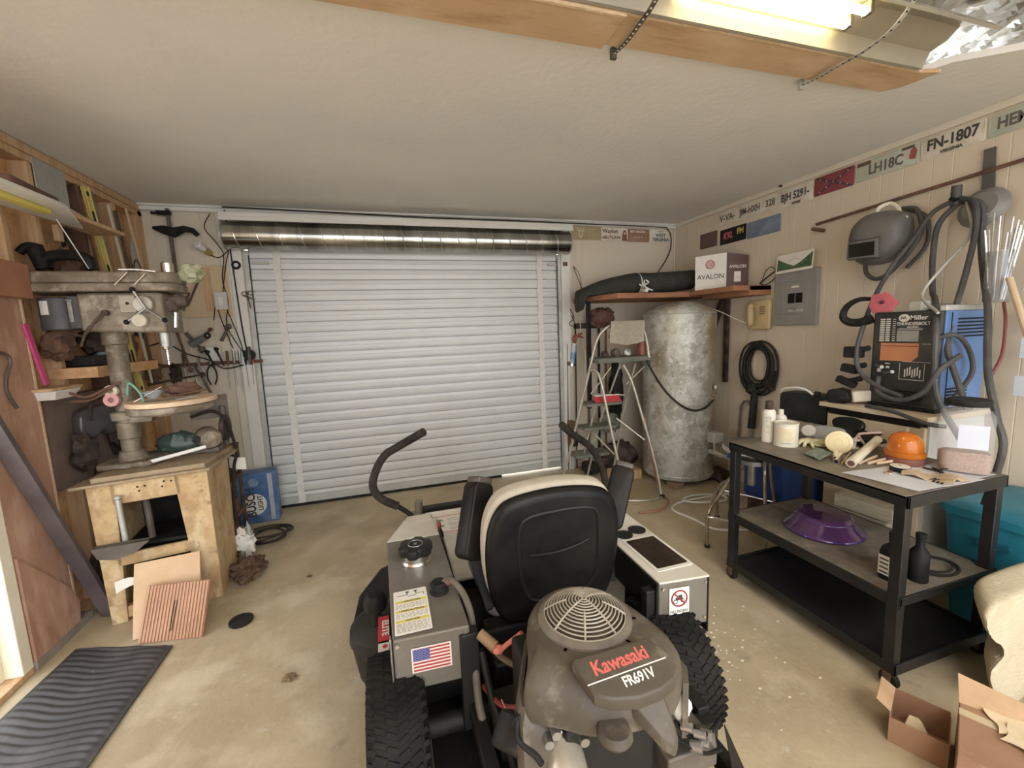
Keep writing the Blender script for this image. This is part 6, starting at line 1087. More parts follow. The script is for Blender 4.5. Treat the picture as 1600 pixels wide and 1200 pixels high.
# wall rod and peg
m = MB(); m.cyl((3.34, 2.61, 2.35), (3.34, 1.35, 2.42), .011, n=12); m.build('wooden_rod', M_rust, None, 'long thin brown rod fixed along the right wall under the plates', 'rod')
m = MB(); m.cyl((3.368, 2.57, 2.295), (3.24, 2.56, 2.30), .014, n=12); m.build('wooden_peg', M_rust, None, 'short brown peg sticking out of the wall under the rod end', 'peg')
# welding helmet
T = thing('welding_helmet', 'grey welding helmet hanging from the rod on the right wall', 'welding helmet', (3.2, 2.1, 1.95)); hm = mat('helmet_grey', (.085, .085, .08), (.13, .125, .115), rough=.45, scale=6)
hc = V(3.24, 2.085, 2.13); Mh = frame(hc, (.36, -.93, .0), (-.08, .0, 1))    # local x to image right, z towards the room
rings = []
for k, (z, s) in enumerate(((0, 1.0), (.05, 1.0), (.10, .93), (.14, .80), (.165, .55))):
    ol = [(-.155, .02), (-.15, -.06), (-.12, -.125), (-.06, -.165), (.03, -.17), (.10, -.14), (.155, -.06), (.17, .04), (.15, .12), (.09, .155), (.0, .17), (-.08, .155), (-.135, .10)]
    ol = [(p.x, p.y) for p in spline([(x, y, 0) for x, y in ol], 3, True)]
    rings.append([(x*s, y*s-.01*k*0, z) for x, y in ol])
m = MB(Mh); m.loft(rings); m.build('shell', hm, T, smooth=50)
m = MB(Mh); m.hexa([(-.145, -.125, .09), (.05, -.135, .09), (.055, .03, .09), (-.135, .01, .09), (-.13, -.115, .195), (.035, -.125, .195), (.03, -.005, .195), (-.125, -.012, .195)]); wn = m.build('window_frame', hm, T, bevel=.004)
m = MB(Mh); m.b2((-.118, -.108, .193), (.015, -.022, .198)); m.build('lens', mat('dark_glass', (.015, .02, .018), rough=.1), wn)
m = MB(Mh); m.tube([(-.02, .16, .02), (-.01, .20, .0), (.04, .215, -.02), (.08, .18, .0), (.10, .14, .03)], .013, 8, 5); m.build('headband', M_trim, T)
m = MB(Mh); m.cyl((.14, .10, .0), (.14, .10, .10), .012, n=12); m.build('pivot_knob', M_galv, T)
# leads hanging on the wall
lead = mat('welding_lead', (.05, .052, .052), (.09, .088, .085), rough=.5, scale=10)
m = MB(); m.tube([(3.33, 2.02, 2.31), (3.33, 1.94, 2.28), (3.32, 1.90, 2.15), (3.31, 1.95, 2.02), (3.30, 2.05, 1.90), (3.30, 2.13, 1.87), (3.31, 2.20, 1.92), (3.32, 2.22, 2.02)], .014, 10, 7); m.tube([(3.34, 2.0, 2.30), (3.34, 1.89, 2.22), (3.34, 1.88, 2.05), (3.33, 1.97, 1.92)], .012, 10, 6); m.build('lead_loop', lead, None, 'loop of grey cable hanging behind the welding helmet', 'cable')
m = MB(); m.cyl((3.368, 1.71, 2.26), (3.20, 1.70, 2.27), .012, n=10); m.build('hanging_hook', M_black, None, 'black hook carrying the welding leads', 'hook')
m = MB(); m.cyl((3.26, 1.71, 2.24), (3.26, 1.71, 2.35), .024, n=14); m.build('hose_end', lead, None, 'dark cable end standing above the hook', 'cable')
def lead_(pts, r_, label, mt=lead): m = MB(); m.tube(pts, r_, 10, 7); m.build('welding_lead', mt, None, label, 'cable')
lead_([(3.25, 1.70, 2.27), (3.23, 1.80, 2.22), (3.20, 1.87, 2.08), (3.15, 1.93, 1.95), (3.05, 1.95, 1.78), (2.88, 1.90, 1.60), (2.82, 1.90, 1.40), (2.80, 1.86, 1.28), (2.79, 1.75, 1.20), (2.78, 1.62, 1.16)], .013, 'grey lead running from the hook down left of the black welder')
lead_([(3.27, 1.69, 2.26), (3.26, 1.78, 2.15), (3.25, 1.79, 1.95), (3.22, 1.76, 1.75), (3.10, 1.68, 1.70), (2.83, 1.52, 1.55), (2.80, 1.49, 1.30), (2.80, 1.46, 1.15), (2.85, 1.38, .95)], .015, 'grey lead hanging straight down past the right side of the black welder')
lead_([(3.25, 1.68, 2.27), (3.22, 1.60, 2.22), (3.18, 1.57, 2.05), (3.12, 1.56, 1.85), (3.0, 1.53, 1.65), (2.90, 1.50, 1.45), (2.86, 1.42, 1.25), (2.84, 1.36, 1.12)], .014, 'dark lead hanging down over the blue side of the welder')
lead_([(3.27, 1.67, 2.26), (3.24, 1.58, 2.20), (3.22, 1.56, 2.0), (3.15, 1.50, 1.8), (3.0, 1.40, 1.62), (2.88, 1.33, 1.42), (2.78, 1.27, 1.30), (2.72, 1.20, 1.12), (2.70, 1.16, .98), (2.70, 1.20, .70)], .015, 'dark lead hanging lowest right of the welder side')
lead_([(3.26, 1.66, 2.25), (3.20, 1.60, 2.05), (3.05, 1.65, 1.85), (2.95, 1.66, 1.72), (2.84, 1.52, 1.62)], .008, 'thin pale edged cable slanting from the hook to the black welder', M_galv)
lead_([(2.84, 1.78, 1.25), (2.78, 1.74, 1.17), (2.77, 1.62, 1.14), (2.78, 1.52, 1.20), (2.80, 1.47, 1.32), (2.86, 1.42, 1.40)], .013, 'lead looping across the lower front of the black welder')
lead_([(2.84, 1.53, 1.48), (2.90, 1.47, 1.50), (3.0, 1.46, 1.42), (3.05, 1.46, 1.30), (2.96, 1.46, 1.20), (2.86, 1.46, 1.13)], .012, 'short lead crossing in an X over the blue side of the welder')
lead_([(2.75, 1.78, 1.085), (2.70, 1.60, 1.08), (2.68, 1.45, 1.05), (2.72, 1.38, 1.04)], .011, 'lead lying along the wooden cabinet top edge')
# round skimmer hanging
T = thing('long_skimmer', 'grey round pan on a flat strap handle hanging high on the right wall', 'pan', (3.33, 1.62, 2.1))
m = MB(); m.bar((3.355, 1.627, 2.54), (3.345, 1.62, 2.26), .05, .006, up=(1, 0, 0)) if 0 else m.hexa([(3.35, 1.645, 2.25), (3.35, 1.585, 2.25), (3.356, 1.585, 2.25), (3.356, 1.645, 2.25), (3.35, 1.65, 2.53), (3.35, 1.60, 2.53), (3.356, 1.60, 2.53), (3.356, 1.65, 2.53)]); m.build('handle', hm, T)
m = MB(); m.lathe([(0, .03), (.07, .028), (.105, .0), (.112, -.004), (.11, .004), (.075, .036), (0, .038)], (3.30, 1.605, 2.20), M=Matrix.Rotation(-pi/2+.25, 4, 'Y'), n=36); m.build('pan', mat('pan_grey', (.20, .20, .19), (.27, .27, .255), rough=.5, scale=8), T)
# welding rods in a holder
T = thing('rod_holder', 'tall clear holder of bright welding rods on the right wall', 'rod holder', (3.10, 1.42, 1.65))
m = MB(); m.lathe([(.045, 0), (.05, .01), (.05, .27), (.046, .27), (.046, .015), (.0, .012)], (3.12, 1.43, 1.66), n=20); m.build('tube', mat('clear_plastic', (.75, .77, .78), rough=.15, trans=.85), T)
rnd = random.Random(4)
for k in range(15):
    a = rnd.uniform(-1, 1); b = rnd.uniform(-.02, .02)
    m = MB(); m.cyl((3.12+b, 1.43-a*.028, 1.68), (3.13+b*2, 1.43-a*.085, 2.02+rnd.uniform(-.02, .09)), .0035, n=7); m.build('welding_rod', M_chrome if k % 3 else M_galv, None, 'bright thin welding rod in the bundle standing in the clear holder', 'welding rod', 'welding rods in the clear holder')
m = MB(); m.tube([(3.10, 1.455, 1.75), (3.12, 1.47, 2.13), (3.12, 1.50, 2.13)], .004, 6); m.build('bent_rod', M_galv, None, 'welding rod with a hooked top left in the bundle', 'welding rod')
m = MB(); m.cyl((3.20, 1.47, 2.16), (3.14, 1.55, 2.20), .012, .010, 8); m.build('chrome_bar', M_chrome, None, 'short bright bar next to the cable hook', 'bar') if 0 else None
m = MB(); m.cyl((3.06, 1.36, 1.78), (2.78, 1.02, 1.05), .014, n=10); m.build('broom_handle', mat('pale_wood_handle', (.62, .50, .34), (.52, .40, .26), rough=.6, scale=8), None, 'pale wooden handle slanting down at the right picture edge', 'handle')
m = MB(); m.cyl((3.18, 1.36, 1.72), (3.22, 1.17, 2.12), .006, n=8); m.build('thin_wire', M_galv, None, 'bright straight wire leaning up right of the welding rods', 'wire')
for p, l in (((3.24, 1.32, 1.60), 'upper'), ((3.22, 1.33, 1.42), 'middle'), ((3.20, 1.33, 1.22), 'lower')):
    m = MB(); m.box(p, (.02, .06, .11)); m.build('bright_tin', mat('tin_blue_white', (.62, .68, .74), (.75, .76, .76), rough=.35, scale=5), None, l+' pale blue bracket plate on the wall right of the welder', 'plate', bevel=.003)
m = MB(); m.tube([(3.08, 1.38, 1.66), (3.0, 1.33, 1.56), (3.0, 1.33, 1.40), (2.96, 1.34, 1.30)], .007, 8, 5); m.build('red_tool', mat('maroon', (.20, .06, .06), rough=.5), None, 'thin maroon hooked tool hanging below the welding rods', 'tool')
# cabinet with drawer
wc = layered('raw_plywood_cabinet', (.58, .48, .33), [((.46, .35, .22), 4, .5, .75, .6, (1, 1, .5)), ((.68, .60, .46), 7, .5, .8, .5, (1, 1, 1))], rough=.7, bump=.05)
CB = thing('wooden_cabinet', 'raw plywood cabinet with one wide drawer under the welder', 'cabinet', (3.0, 1.77, 0))
rbox('body', (2.78, 1.50, .05), (3.28, 2.03, 1.0), wc, CB, .004)
rbox('top', (2.74, 1.47, 1.04), (3.30, 2.06, 1.068), wc, CB, .003); rbox('dark_recess', (2.775, 1.52, .995), (3.26, 2.02, 1.04), M_mblack, CB, .001)
rbox('drawer', (2.755, 1.57, .82), (2.79, 2.01, .995), wc, CB, .003)
dw = [o for o in kids(CB) if o.name.startswith('drawer')][0]
m = MB(); m.b2((2.748, 1.79, .885), (2.757, 1.92, .95)); m.mi = 1; m.b2((2.744, 1.80, .905), (2.752, 1.91, .925)); m.build('pull_plate', [M_galv, M_mblack], dw, bevel=.002)
m = MB(); m.cyl((2.756, 1.86, .975), (2.750, 1.86, .975), .010, n=14); m.build('lock', M_steel, dw)
rbox('side_panel', (2.80, 1.488, .05), (3.26, 1.50, 1.04), mat('grey_white_side', (.52, .51, .47), (.44, .43, .39), rough=.6, scale=4), CB, .001)
m = MB(); m.add(*blob((2.84, 2.09, .60), (.02, .02, .02), 1))
# black welder
WD = thing('welder', 'black arc welder with orange label panel on the wooden cabinet', 'welder', (3.0, 1.68, 1.07))
wb = layered('welder_black', (.028, .028, .027), [((.085, .08, .07), 5, .45, .75, .6, (1, 1, 1))], rough=.55, bump=.03)
rbox('case', (2.87, 1.515, 1.085), (3.24, 1.85, 1.635), wb, WD, .012)
bm_ = layered('machine_blue', (.10, .20, .42), [((.16, .28, .52), 3, .4, .7, .6, (1, 1, 1))], rough=.3, bump=0, metal=.1)
rbox('side_panel', (2.885, 1.505, 1.10), (3.235, 1.516, 1.63), bm_, WD, .003)
sp_ = kids(WD)[-1]; sp_['label'] = 'glossy blue side panel with louvres'
rbox('top_strip', (2.87, 1.500, 1.63), (3.24, 1.53, 1.66), M_galv, WD, .003)
m = MB()
for k in range(6): m.b2((2.98, 1.500, 1.58-.019*k), (3.20, 1.506, 1.588-.019*k))
for k in range(5): m.b2((2.93, 1.500, 1.20-.017*k), (3.10, 1.506, 1.207-.017*k))
m.build('louvres', M_mblack, sp_)
m = MB(); m.b2((2.925, 1.502, 1.11), (2.929, 1.507, 1.62)); m.b2((2.935, 1.501, 1.34), (2.943, 1.507, 1.355)); m.build('door_edge', M_black, sp_)
rbox('base_rail', (2.865, 1.51, 1.070), (3.20, 1.855, 1.09), M_black, WD, .004)
Mf_ = frame((2.868, 1.683, 1.36), (0, -1, 0), (0, 0, 1)) @ Matrix.Translation((0, 0, .001))
orn = mat('orange_label', (.52, .22, .10), (.46, .20, .10), rough=.5, scale=9)
m = MB(Mf_); m.prism([(-.115, -.010), (.045, -.010), (.075, .02), (.075, .095), (-.115, .095)], .001); pn = m.build('orange_panel', orn, WD); m = MB(Mf_); m.b2((-.112, .076, .001), (.073, .079, .0014)); m.build('line', M_black, pn)
m = MB(Mf_); m.b2((-.035, .105, 0), (.07, .165, .001)); m.build('grey_plate', mat('grey_label', (.33, .33, .31), (.26, .26, .24), rough=.5, scale=15), WD)
wl = mat('white_print', (.58, .57, .53), rough=.5)
m = MB(Mf_)
for k in range(11):
    y = .105+k*.0125; m.b2((-.125, y, 0), (-.100, y+.008, .001)); m.b2((-.094, y, 0), (-.072, y+.008, .001)); m.b2((-.060, y+.001, 0), (-.045, y+.005, .001))
m.b2((-.035, .170, 0), (.085, .173, .001)); m.b2((-.030, .178, 0), (.09, .180, .001)); m.b2((.085, .09, 0), (.145, .092, .001)); m.b2((.0, -.012, 0), (.135, -.010, .001)); m.b2((-.085, -.03, 0), (-.060, -.024, .001)); m.b2((-.08, -.055, 0), (-.062, -.042, .001)); m.b2((-.125, -.08, 0), (-.105, -.06, .001))
for k in range(7): m.b2((.015+.012*k, -.10+.006*(k % 3), 0), (.021+.012*k, -.055+.008*(k % 3), .001))
m.b2((-.01, -.115, 0), (.11, -.112, .001)); m.b2((-.01, -.02, 0), (-.008, -.115, .001)); m.b2((.108, -.02, 0), (.11, -.115, .001))
m.build('printed_scale', wl, WD)
text_mb('Miller', Mf_ @ Matrix.Translation((.065, .238, .001)), .036, .0006, 1.0, bold=.02).build('lettering', wl, WD)
m = MB(Mf_ @ Matrix.Translation((-.005, .238, .0005))); m.prism(circ(.027, 24, ry=.022), .001); lg = m.build('logo', wl, WD); m = MB(Mf_ @ Matrix.Translation((-.005, .238, .0016))); m.tube([(-.014, -.008, 0), (-.010, .008, 0), (-.002, -.004, 0), (.004, .008, 0), (.010, -.008, 0)], .002, 5, 4); m.build('logo_mark', M_black, lg)
text_mb('THUNDERBOLT', Mf_ @ Matrix.Translation((.04, .205, .001)), .025, .0006, .9, bold=.02).build('lettering', wl, WD)
text_mb('AC/DC', Mf_ @ Matrix.Translation((.04, .187, .001)), .018, .0006, 1, bold=.02).build('lettering', wl, WD)
m = MB(Mf_)
for k in range(5): m.b2((-.09, -.255+.017*k, .0), (.11, -.248+.017*k, .003))
m.build('vent_slots', M_mblack, WD)
m = MB(Mf_); m.cyl((-.135, -.04, .0), (-.07, -.045, .05), .010); m.cyl((-.09, -.085, 0), (-.02, -.07, .04), .010); m.build('cable_plug', M_steel, WD)
# welder top clutter
T = thing('welding_magnet', 'pinkish red arrow shaped welding magnet leaning on the welder', 'magnet', (2.86, 1.80, 1.64))
m = MB(frame((2.845, 1.775, 1.69), (0, -1, 0), (.12, 0, 1))); m.prism([(-.075, -.02), (-.05, -.058), (.055, -.05), (.045, -.035), (.058, -.02), (.075, -.005), (.025, .045), (-.005, .065), (-.02, .05), (-.03, .055), (-.07, .05)], .02, r=.002); pr2 = m.build('plate', mat('magnet_red', (.55, .14, .18), (.47, .12, .15), rough=.5, scale=9), T); m = MB(frame((2.822, 1.775, 1.692), (0, -1, 0), (0, 0, 1))); m.cyl((-.005, .003, -.003), (-.005, .003, .005), .012); m.build('centre_hole', mat('hole_maroon', (.12, .03, .04), rough=.6), pr2)
rbox('small_box', (3.05, 1.56, 1.636), (3.15, 1.70, 1.675), M_galv, None, label='small grey box on top of the black welder at its right', cat='box')
rbox('battery_pack', (2.95, 1.66, 1.636), (3.03, 1.72, 1.69), mat('greenish_white', (.55, .57, .48), rough=.5), None, label='small greenish white block on top of the black welder', cat='box')
T = thing('welding_mask_band', 'black headband of a face shield hanging left of the welder', 'headband', (2.95, 1.97, 1.6))
m = MB(); m.tube([(2.87, 1.86, 1.72), (2.85, 1.93, 1.72), (2.84, 1.99, 1.68), (2.84, 2.01, 1.62), (2.85, 1.98, 1.585), (2.86, 1.92, 1.58), (2.87, 1.86, 1.60)], [.012, .014, .010, .026, .034, .036, .030], 10, 6); m.build('band', M_blackp, T)
for i, (p, s, mt, lb) in enumerate((((2.84, 1.93, 1.395), (.05, .10, .07), M_blackp, 'square black knob box left of the welder, topmost of four'), ((2.83, 1.94, 1.29), (.05, .09, .05), M_black, 'rounded black clamp left of the welder, second from top'), ((2.82, 1.95, 1.205), (.05, .11, .04), M_black, 'tilted black clamp left of the welder above the goggles'))):
    m = MB(); m.box(p, s, (.2*i, 0, .2)); m.tube([p, (p[0]+.02, p[1]-.08, p[2]+.03)], .018, 8); m.build('cable_clamp', mt, None, lb, 'clamp', bevel=.012)
T = thing('cordless_tool', 'black and cream tool lying on the cabinet left of the welder', 'tool', (2.84, 1.95, 1.07)); m = MB(); m.prism([(-.075, -.02), (-.045, -.045), (.04, -.045), (.07, -.015), (.055, .035), (.0, .05), (-.05, .035)], .09, frame((2.80, 1.97, 1.115), (.2, -1, 0), (0, 0, 1)), r=.01, z0=-.045); m.build('head', M_blackp, T)
m = MB(); m.bar((2.82, 1.92, 1.115), (2.90, 1.86, 1.125), .07, .08); m.build('handle', M_trim, T, bevel=.01)
m = MB(); m.box((2.80, 1.78, 1.072), (.06, .09, .006), (0, 0, .4)); m.build('paper_scrap', M_trim, None, 'small pale scrap on the front edge of the cabinet top', 'paper')
# black tool bag on the wall side beyond the cart
T = thing('black_case', 'black soft case standing behind the white cans', 'case', (2.87, 2.25, .86)); m = MB(); m.prism(rrect(.34, .20, .03), .16, frame((2.90, 2.25, .985), (.1, -1, 0), (0, 0, 1)), r=.015, z0=-.08); m.build('body', mat('case_black', (.03, .035, .035), (.055, .06, .058), rough=.5, scale=7), T)
m = MB(); m.tube([(2.84, 2.42, 1.05), (2.82, 2.40, 1.10), (2.82, 2.30, 1.125), (2.82, 2.22, 1.12), (2.83, 2.17, 1.09)], .008, 8, 6); m.build('handle', M_white, T); m = MB(); m.box((2.83, 2.14, 1.10), (.03, .03, .03), (0, .4, .3)); m.build('latch', M_blackp, T, bevel=.003)
# ================================================================== cart and what is on it
CT = thing('steel_cart', 'dark steel rolling cart with three shelves at the right', 'cart', (2.32, 1.57, 0))
ctm = layered('cart_black_steel', (.013, .012, .012), [((.032, .028, .025), 6, .5, .75, .6, (1, 1, 1))], rough=.42, bump=.03)
CX0, CX1, CY0, CY1 = 2.00, 2.63, 1.115, 2.03
rust_top = layered('dirty_shelf_steel', (.15, .13, .10), [((.24, .20, .15), 4, .45, .7, .8, (1, 1, 1)), ((.34, .30, .24), 9, .55, .75, .5, (1, 1, 1)), ((.07, .055, .045), 6, .58, .8, .6, (1, 1, 1))], rough=.5, bump=.05)
for x, y in ((CX0+.012, CY0+.02), (CX0+.012, CY1-.02), (CX1-.02, CY0+.02), (CX1-.02, CY1-.02)):
    m = MB(); m.b2((x-.022, y-.022, .085), (x+.022, y+.022, .86)); m.build('leg', ctm, CT, bevel=.003)
    m = MB(); m.lathe([(0, -.013), (.034, -.013), (.038, -.008), (.038, .008), (.034, .013), (0, .013)], (x, y, .038), 'X', 20); c_ = m.build('caster_wheel', M_rubber, CT); m = MB(); m.b2((x-.02, y-.02, .07), (x+.02, y+.02, .086)); m.b2((x-.022, y-.015, .03), (x-.017, y+.015, .08)); m.b2((x+.017, y-.015, .03), (x+.022, y+.015, .08)); m.build('caster_bracket', M_rust, c_)
m = MB(); m.b2((CX0-.01, CY0, .872), (CX1+.01, CY1+.01, .885)); m.build('top_shelf', rust_top, CT, bevel=.002)
m = MB(); m.b2((CX0-.01, CY0-.01, .832), (CX0+.002, CY1+.01, .884)); m.b2((CX1-.002, CY0-.01, .832), (CX1+.01, CY1+.01, .884)); m.b2((CX0-.01, CY0-.01, .832), (CX1+.01, CY0, .884)); m.b2((CX0-.01, CY1, .832), (CX1+.01, CY1+.01, .884)); m.build('top_rim', ctm, CT, bevel=.002)
m = MB(); m.b2((CX0, CY0, .425), (CX1, CY1, .435)); m.build('middle_shelf', rust_top, CT, bevel=.002)
m = MB(); m.b2((CX0-.008, CY0-.008, .385), (CX0+.004, CY1+.008, .436)); m.b2((CX1-.004, CY0-.008, .385), (CX1+.008, CY1+.008, .436)); m.b2((CX0-.008, CY0-.008, .398), (CX1+.008, CY0+.002, .436)); m.b2((CX0-.008, CY1, .385), (CX1+.008, CY1+.008, .436)); m.build('middle_rim', ctm, CT, bevel=.002)
m = MB(); m.b2((CX0, CY0, .10), (CX1, CY1, .11)); m.build('bottom_shelf', ctm, CT, bevel=.002)  # darker colour than the shelves above, standing in for the shade beneath them
m = MB(); m.b2((CX0-.008, CY0-.008, .075), (CX0+.004, CY1+.008, .125)); m.b2((CX1-.004, CY0-.008, .075), (CX1+.008, CY1+.008, .125)); m.b2((CX0-.008, CY0-.008, .075), (CX1+.008, CY0+.002, .125)); m.b2((CX0-.008, CY1, .075), (CX1+.008, CY1+.008, .125)); m.build('bottom_rim', ctm, CT, bevel=.002)
ZT = .8855
whl = mat('can_white', (.72, .69, .60), (.66, .62, .52), rough=.4, scale=7)
def can(name, label, c, r_, h, body, cap, caph=.03, capr=.4, txt=None, group=None):
    T = thing(name, label, 'can', c); m = MB(); m.lathe([(0, 0), (r_, 0), (r_*1.03, .003), (r_, .007), (r_, h-.01), (r_*1.0, h-.004), (r_*.75, h+.012), (r_*capr, h+.016), (0, h+.016)], c, n=32); b = m.build('body', body, T)
    m = MB(); m.lathe([(0, 0), (r_*capr*1.4, 0), (r_*capr*1.3, caph), (0, caph+.004)], (c[0], c[1], c[2]+h+.012), n=20); m.build('cap', cap, T)
    d = V(-c[0], -c[1], 0).normalized(); 
    if txt:
        for s, dz, sz in txt:
            Mx = frame((c[0]+d.x*(r_+.001), c[1]+d.y*(r_+.001), c[2]+dz), V(-d.y, d.x, 0) if 1 else None, (0, 0, 1)); text_mb(s, Mx, sz, .0006, 1).build('print', inkg, b)
    return T
can('spray_can', 'tall white spray can with dark top at the far end of the cart', (2.20, 1.955, ZT), .036, .185, whl, bk, .05, .45, [('= =', .13, .02), ('----', .10, .02), ('(Q)', .15, .02), ('---', .06, .02)])
can('spray_can', 'shorter white spray can behind the paint tin', (2.315, 1.975, ZT), .034, .135, whl, whl, .035, .35, [('---', .11, .02)])
T = thing('paint_tin', 'wide cream paint tin near the front of the cart top', 'paint tin', (2.215, 1.85, ZT)); m = MB(); m.lathe([(0, 0), (.062, 0), (.064, .003), (.061, .006), (.061, .128), (.064, .131), (.064, .136), (.060, .137), (.056, .130), (0, .130)], (2.215, 1.85, ZT), n=40); b = m.build('body', whl, T)
d = V(-2.215, -1.85, 0).normalized(); pv = V(-d.y, d.x, 0)
m = MB(); m.sheet(lambda u_, v_: (2.215+.0625*cos(atan2(d.y, d.x)+(u_-.5)*1.5), 1.85+.0625*sin(atan2(d.y, d.x)+(u_-.5)*1.5), ZT+.035+.075*v_), 12, 1, .001); lb = m.build('label', mat('label_cream_yellow', (.70, .64, .46), (.66, .58, .38), rough=.5, scale=30, mix=(.45, .55)), b)
m = MB(); m.sheet(lambda u_, v_: (2.215+.0634*cos(atan2(d.y, d.x)+(u_-.5)*.8), 1.85+.0634*sin(atan2(d.y, d.x)+(u_-.5)*.8), ZT+.022+.004*v_), 8, 1, .0008); m.build('print_line', inkg, b)
clr = mat('cloudy_plastic', (.80, .80, .78), rough=.18, alpha=.42, spec=.7); cly = mat('yellowed_lid', (.72, .62, .38), (.66, .56, .34), rough=.35, scale=6)
T = thing('plastic_cup', 'clear plastic cup lying behind the yellow lidded jar', 'cup', (2.44, 1.93, ZT))
Mx = frame((2.46, 1.90, ZT+.040), (-.5, .85, 0), (.45, .3, .84)); m = MB(); m.lathe([(.036, 0), (.040, .10), (.038, .10), (.034, .003), (0, .003), (0, 0)], (0, 0, 0), n=32, M=Matrix()); vs_ = [Mx @ Matrix.Translation((0, 0, -.03)) @ v for v in m.v]; m.v = vs_; m.build('cup', clr, T)
T = thing('plastic_jar', 'plastic jar on its side with yellowed round lid facing the room', 'jar', (2.34, 1.64, ZT))
jc = V(2.315, 1.62, ZT+.062); dj = V(-.80, -.60, .12).normalized(); Mj = frame(jc, dj.cross(V(0, 0, 1)) if 0 else V(.6, -.8, 0), V(.1, .08, 1))
Mj = frame(jc, (.6, -.8, 0), (.096, .072, .99))
m = MB(Mj); m.lathe([(0, -.10), (.050, -.10), (.056, -.09), (.058, -.01), (.056, 0), (.052, 0), (.054, -.012), (.052, -.088), (0, -.094)], n=40); m.build('body', clr, T)
m = MB(Mj); m.lathe([(0, .004), (.052, .004), (.060, .002), (.062, -.012), (.058, -.014), (.0, -.002)], n=40); ld = m.build('lid', cly, T)
m = MB(Mj); m.tube([(.018*cos(k*pi/12), .018*sin(k*pi/12), .0045) for k in range(24)], .0014, 6, closed=True); m.tube([(.046*cos(k*pi/12), .046*sin(k*pi/12), .0045) for k in range(24)], .0012, 6, closed=True); m.build('lid_rings', cly, ld)
# glove (rubber, pale yellow) with five fingers
T = thing('rubber_glove', 'pale yellow rubber glove crumpled beside the paint tin', 'glove', (2.33, 1.78, ZT)); gl = mat('glove_yellow', (.68, .64, .42), (.60, .55, .34), rough=.5, scale=9)
m = MB(); m.add(*blob((2.36, 1.76, ZT+.018), (.055, .045, .022), 5, .5, 18, 10, 3, flat=ZT))
for a, L_, r_ in ((2.2, .07, .011), (2.6, .08, .010), (3.0, .078, .010), (3.45, .065, .009), (1.5, .05, .011)):
    m.tube([(2.35+.02*cos(a), 1.77+.02*sin(a), ZT+.018), (2.35+(.02+L_*.6)*cos(a), 1.77+(.02+L_*.6)*sin(a), ZT+.026), (2.35+(.02+L_)*cos(a+.2), 1.77+(.02+L_)*sin(a+.2), ZT+.012)], [r_*1.1, r_*.8], 8, 5)
m.build('glove', gl, T)
m = MB(); m.sheet(lambda u_, v_: (2.10+.13*u_+.03*v_, 1.56+.11*v_+.03*u_, ZT+.004+.006*(noise.noise(V(u_*4, v_*4, 2))+1)+.010*u_), 14, 14, .004); m.build('green_cloth', mat('grey_green_cloth', (.22, .25, .20), (.17, .20, .16), rough=.9, scale=30), None, 'small grey green cloth folded at the front edge of the cart', 'cloth')
for k, (a, b) in enumerate((((2.17, 1.53, ZT+.016), (2.27, 1.60, ZT+.022)), ((2.14, 1.505, ZT+.011), (2.26, 1.57, ZT+.014)))):
    m = MB(); m.cyl(a, b, .013, n=16); m.mi = 1; dd = (V(*a)-V(*b)).normalized(); m.cyl(V(*a)-dd*.002, V(*a)+dd*.001, .009, n=14); m.build('socket_tool', [M_chrome, M_black], None, ('upper' if k == 0 else 'lower')+' shiny tube end beside the green cloth', 'tube')
for k, (a, b, r_) in enumerate((((2.14, 1.435, ZT+.022), (2.58, 1.60, ZT+.052), .021), ((2.17, 1.47, ZT+.014), (2.60, 1.63, ZT+.020), .014))):
    m = MB(); m.cyl(a, b, r_, n=20); m.mi = 1; dd = (V(*a)-V(*b)).normalized(); m.cyl(V(*a)-dd*.002, V(*a)+dd*.001, r_*.72, n=18); m.build('plastic_tube', [mat('cream_tube', (.70, .64, .50), (.62, .55, .41), rough=.45, scale=9), M_rust], None, ('thicker' if k == 0 else 'thinner')+' cream plastic tube lying across the cart top', 'tube')
for k in range(5): m = MB(); m.bar((2.16+.03*k, 1.49-.02*k, ZT+.004+.002*k), (2.35+.02*k, 1.58-.05*k, ZT+.010+.003*k), .012, .004); m.build('wood_strip', M_plycut, None, 'thin cream wood strip lying under the plastic tubes on the cart', 'wood strip', 'wood strips under the plastic tubes')
m = MB(); m.lathe([(.0, 0), (.032, 0), (.032, .004), (.016, .006), (.016, .044), (.032, .046), (.032, .050), (0, .050)], (2.48, 1.66, ZT), n=28); m.build('wire_spool', whl, None, 'white plastic spool beside the yellow lidded jar', 'spool')
T = thing('safety_goggles', 'dark safety goggles with clear face piece behind the spool', 'goggles', (2.62, 1.76, ZT)); m = MB(frame((2.62, 1.78, ZT+.085), (.25, -.95, 0), (.5, .1, .85))); m.prism([(p.x, p.y) for p in spline([(-.08, .01, 0), (-.05, .04, 0), (.03, .045, 0), (.08, .02, 0), (.07, -.03, 0), (.02, -.045, 0), (-.05, -.04, 0)], 3, True)][::-1], .04, r=.01); m.build('lens', MATS['dark_glass'], T)
m = MB(); m.add(*blob((2.62, 1.74, ZT+.035), (.09, .14, .035), 8, .4, 20, 12, 3, flat=ZT)); m.build('strap', M_blackp, T)
m = MB(); m.tube([(2.55, 1.64, ZT+.01), (2.52, 1.66, ZT+.07), (2.54, 1.63, ZT+.085), (2.60, 1.60, ZT+.09)], .007, 8, 5); m.tube([(2.50, 1.69, ZT+.01), (2.52, 1.66, ZT+.07)], .006, 8, 3); m.build('pink_clip', mat('dusty_pink', (.50, .36, .32), rough=.5), None, 'dusty pink wire clip standing behind the spool', 'clip')
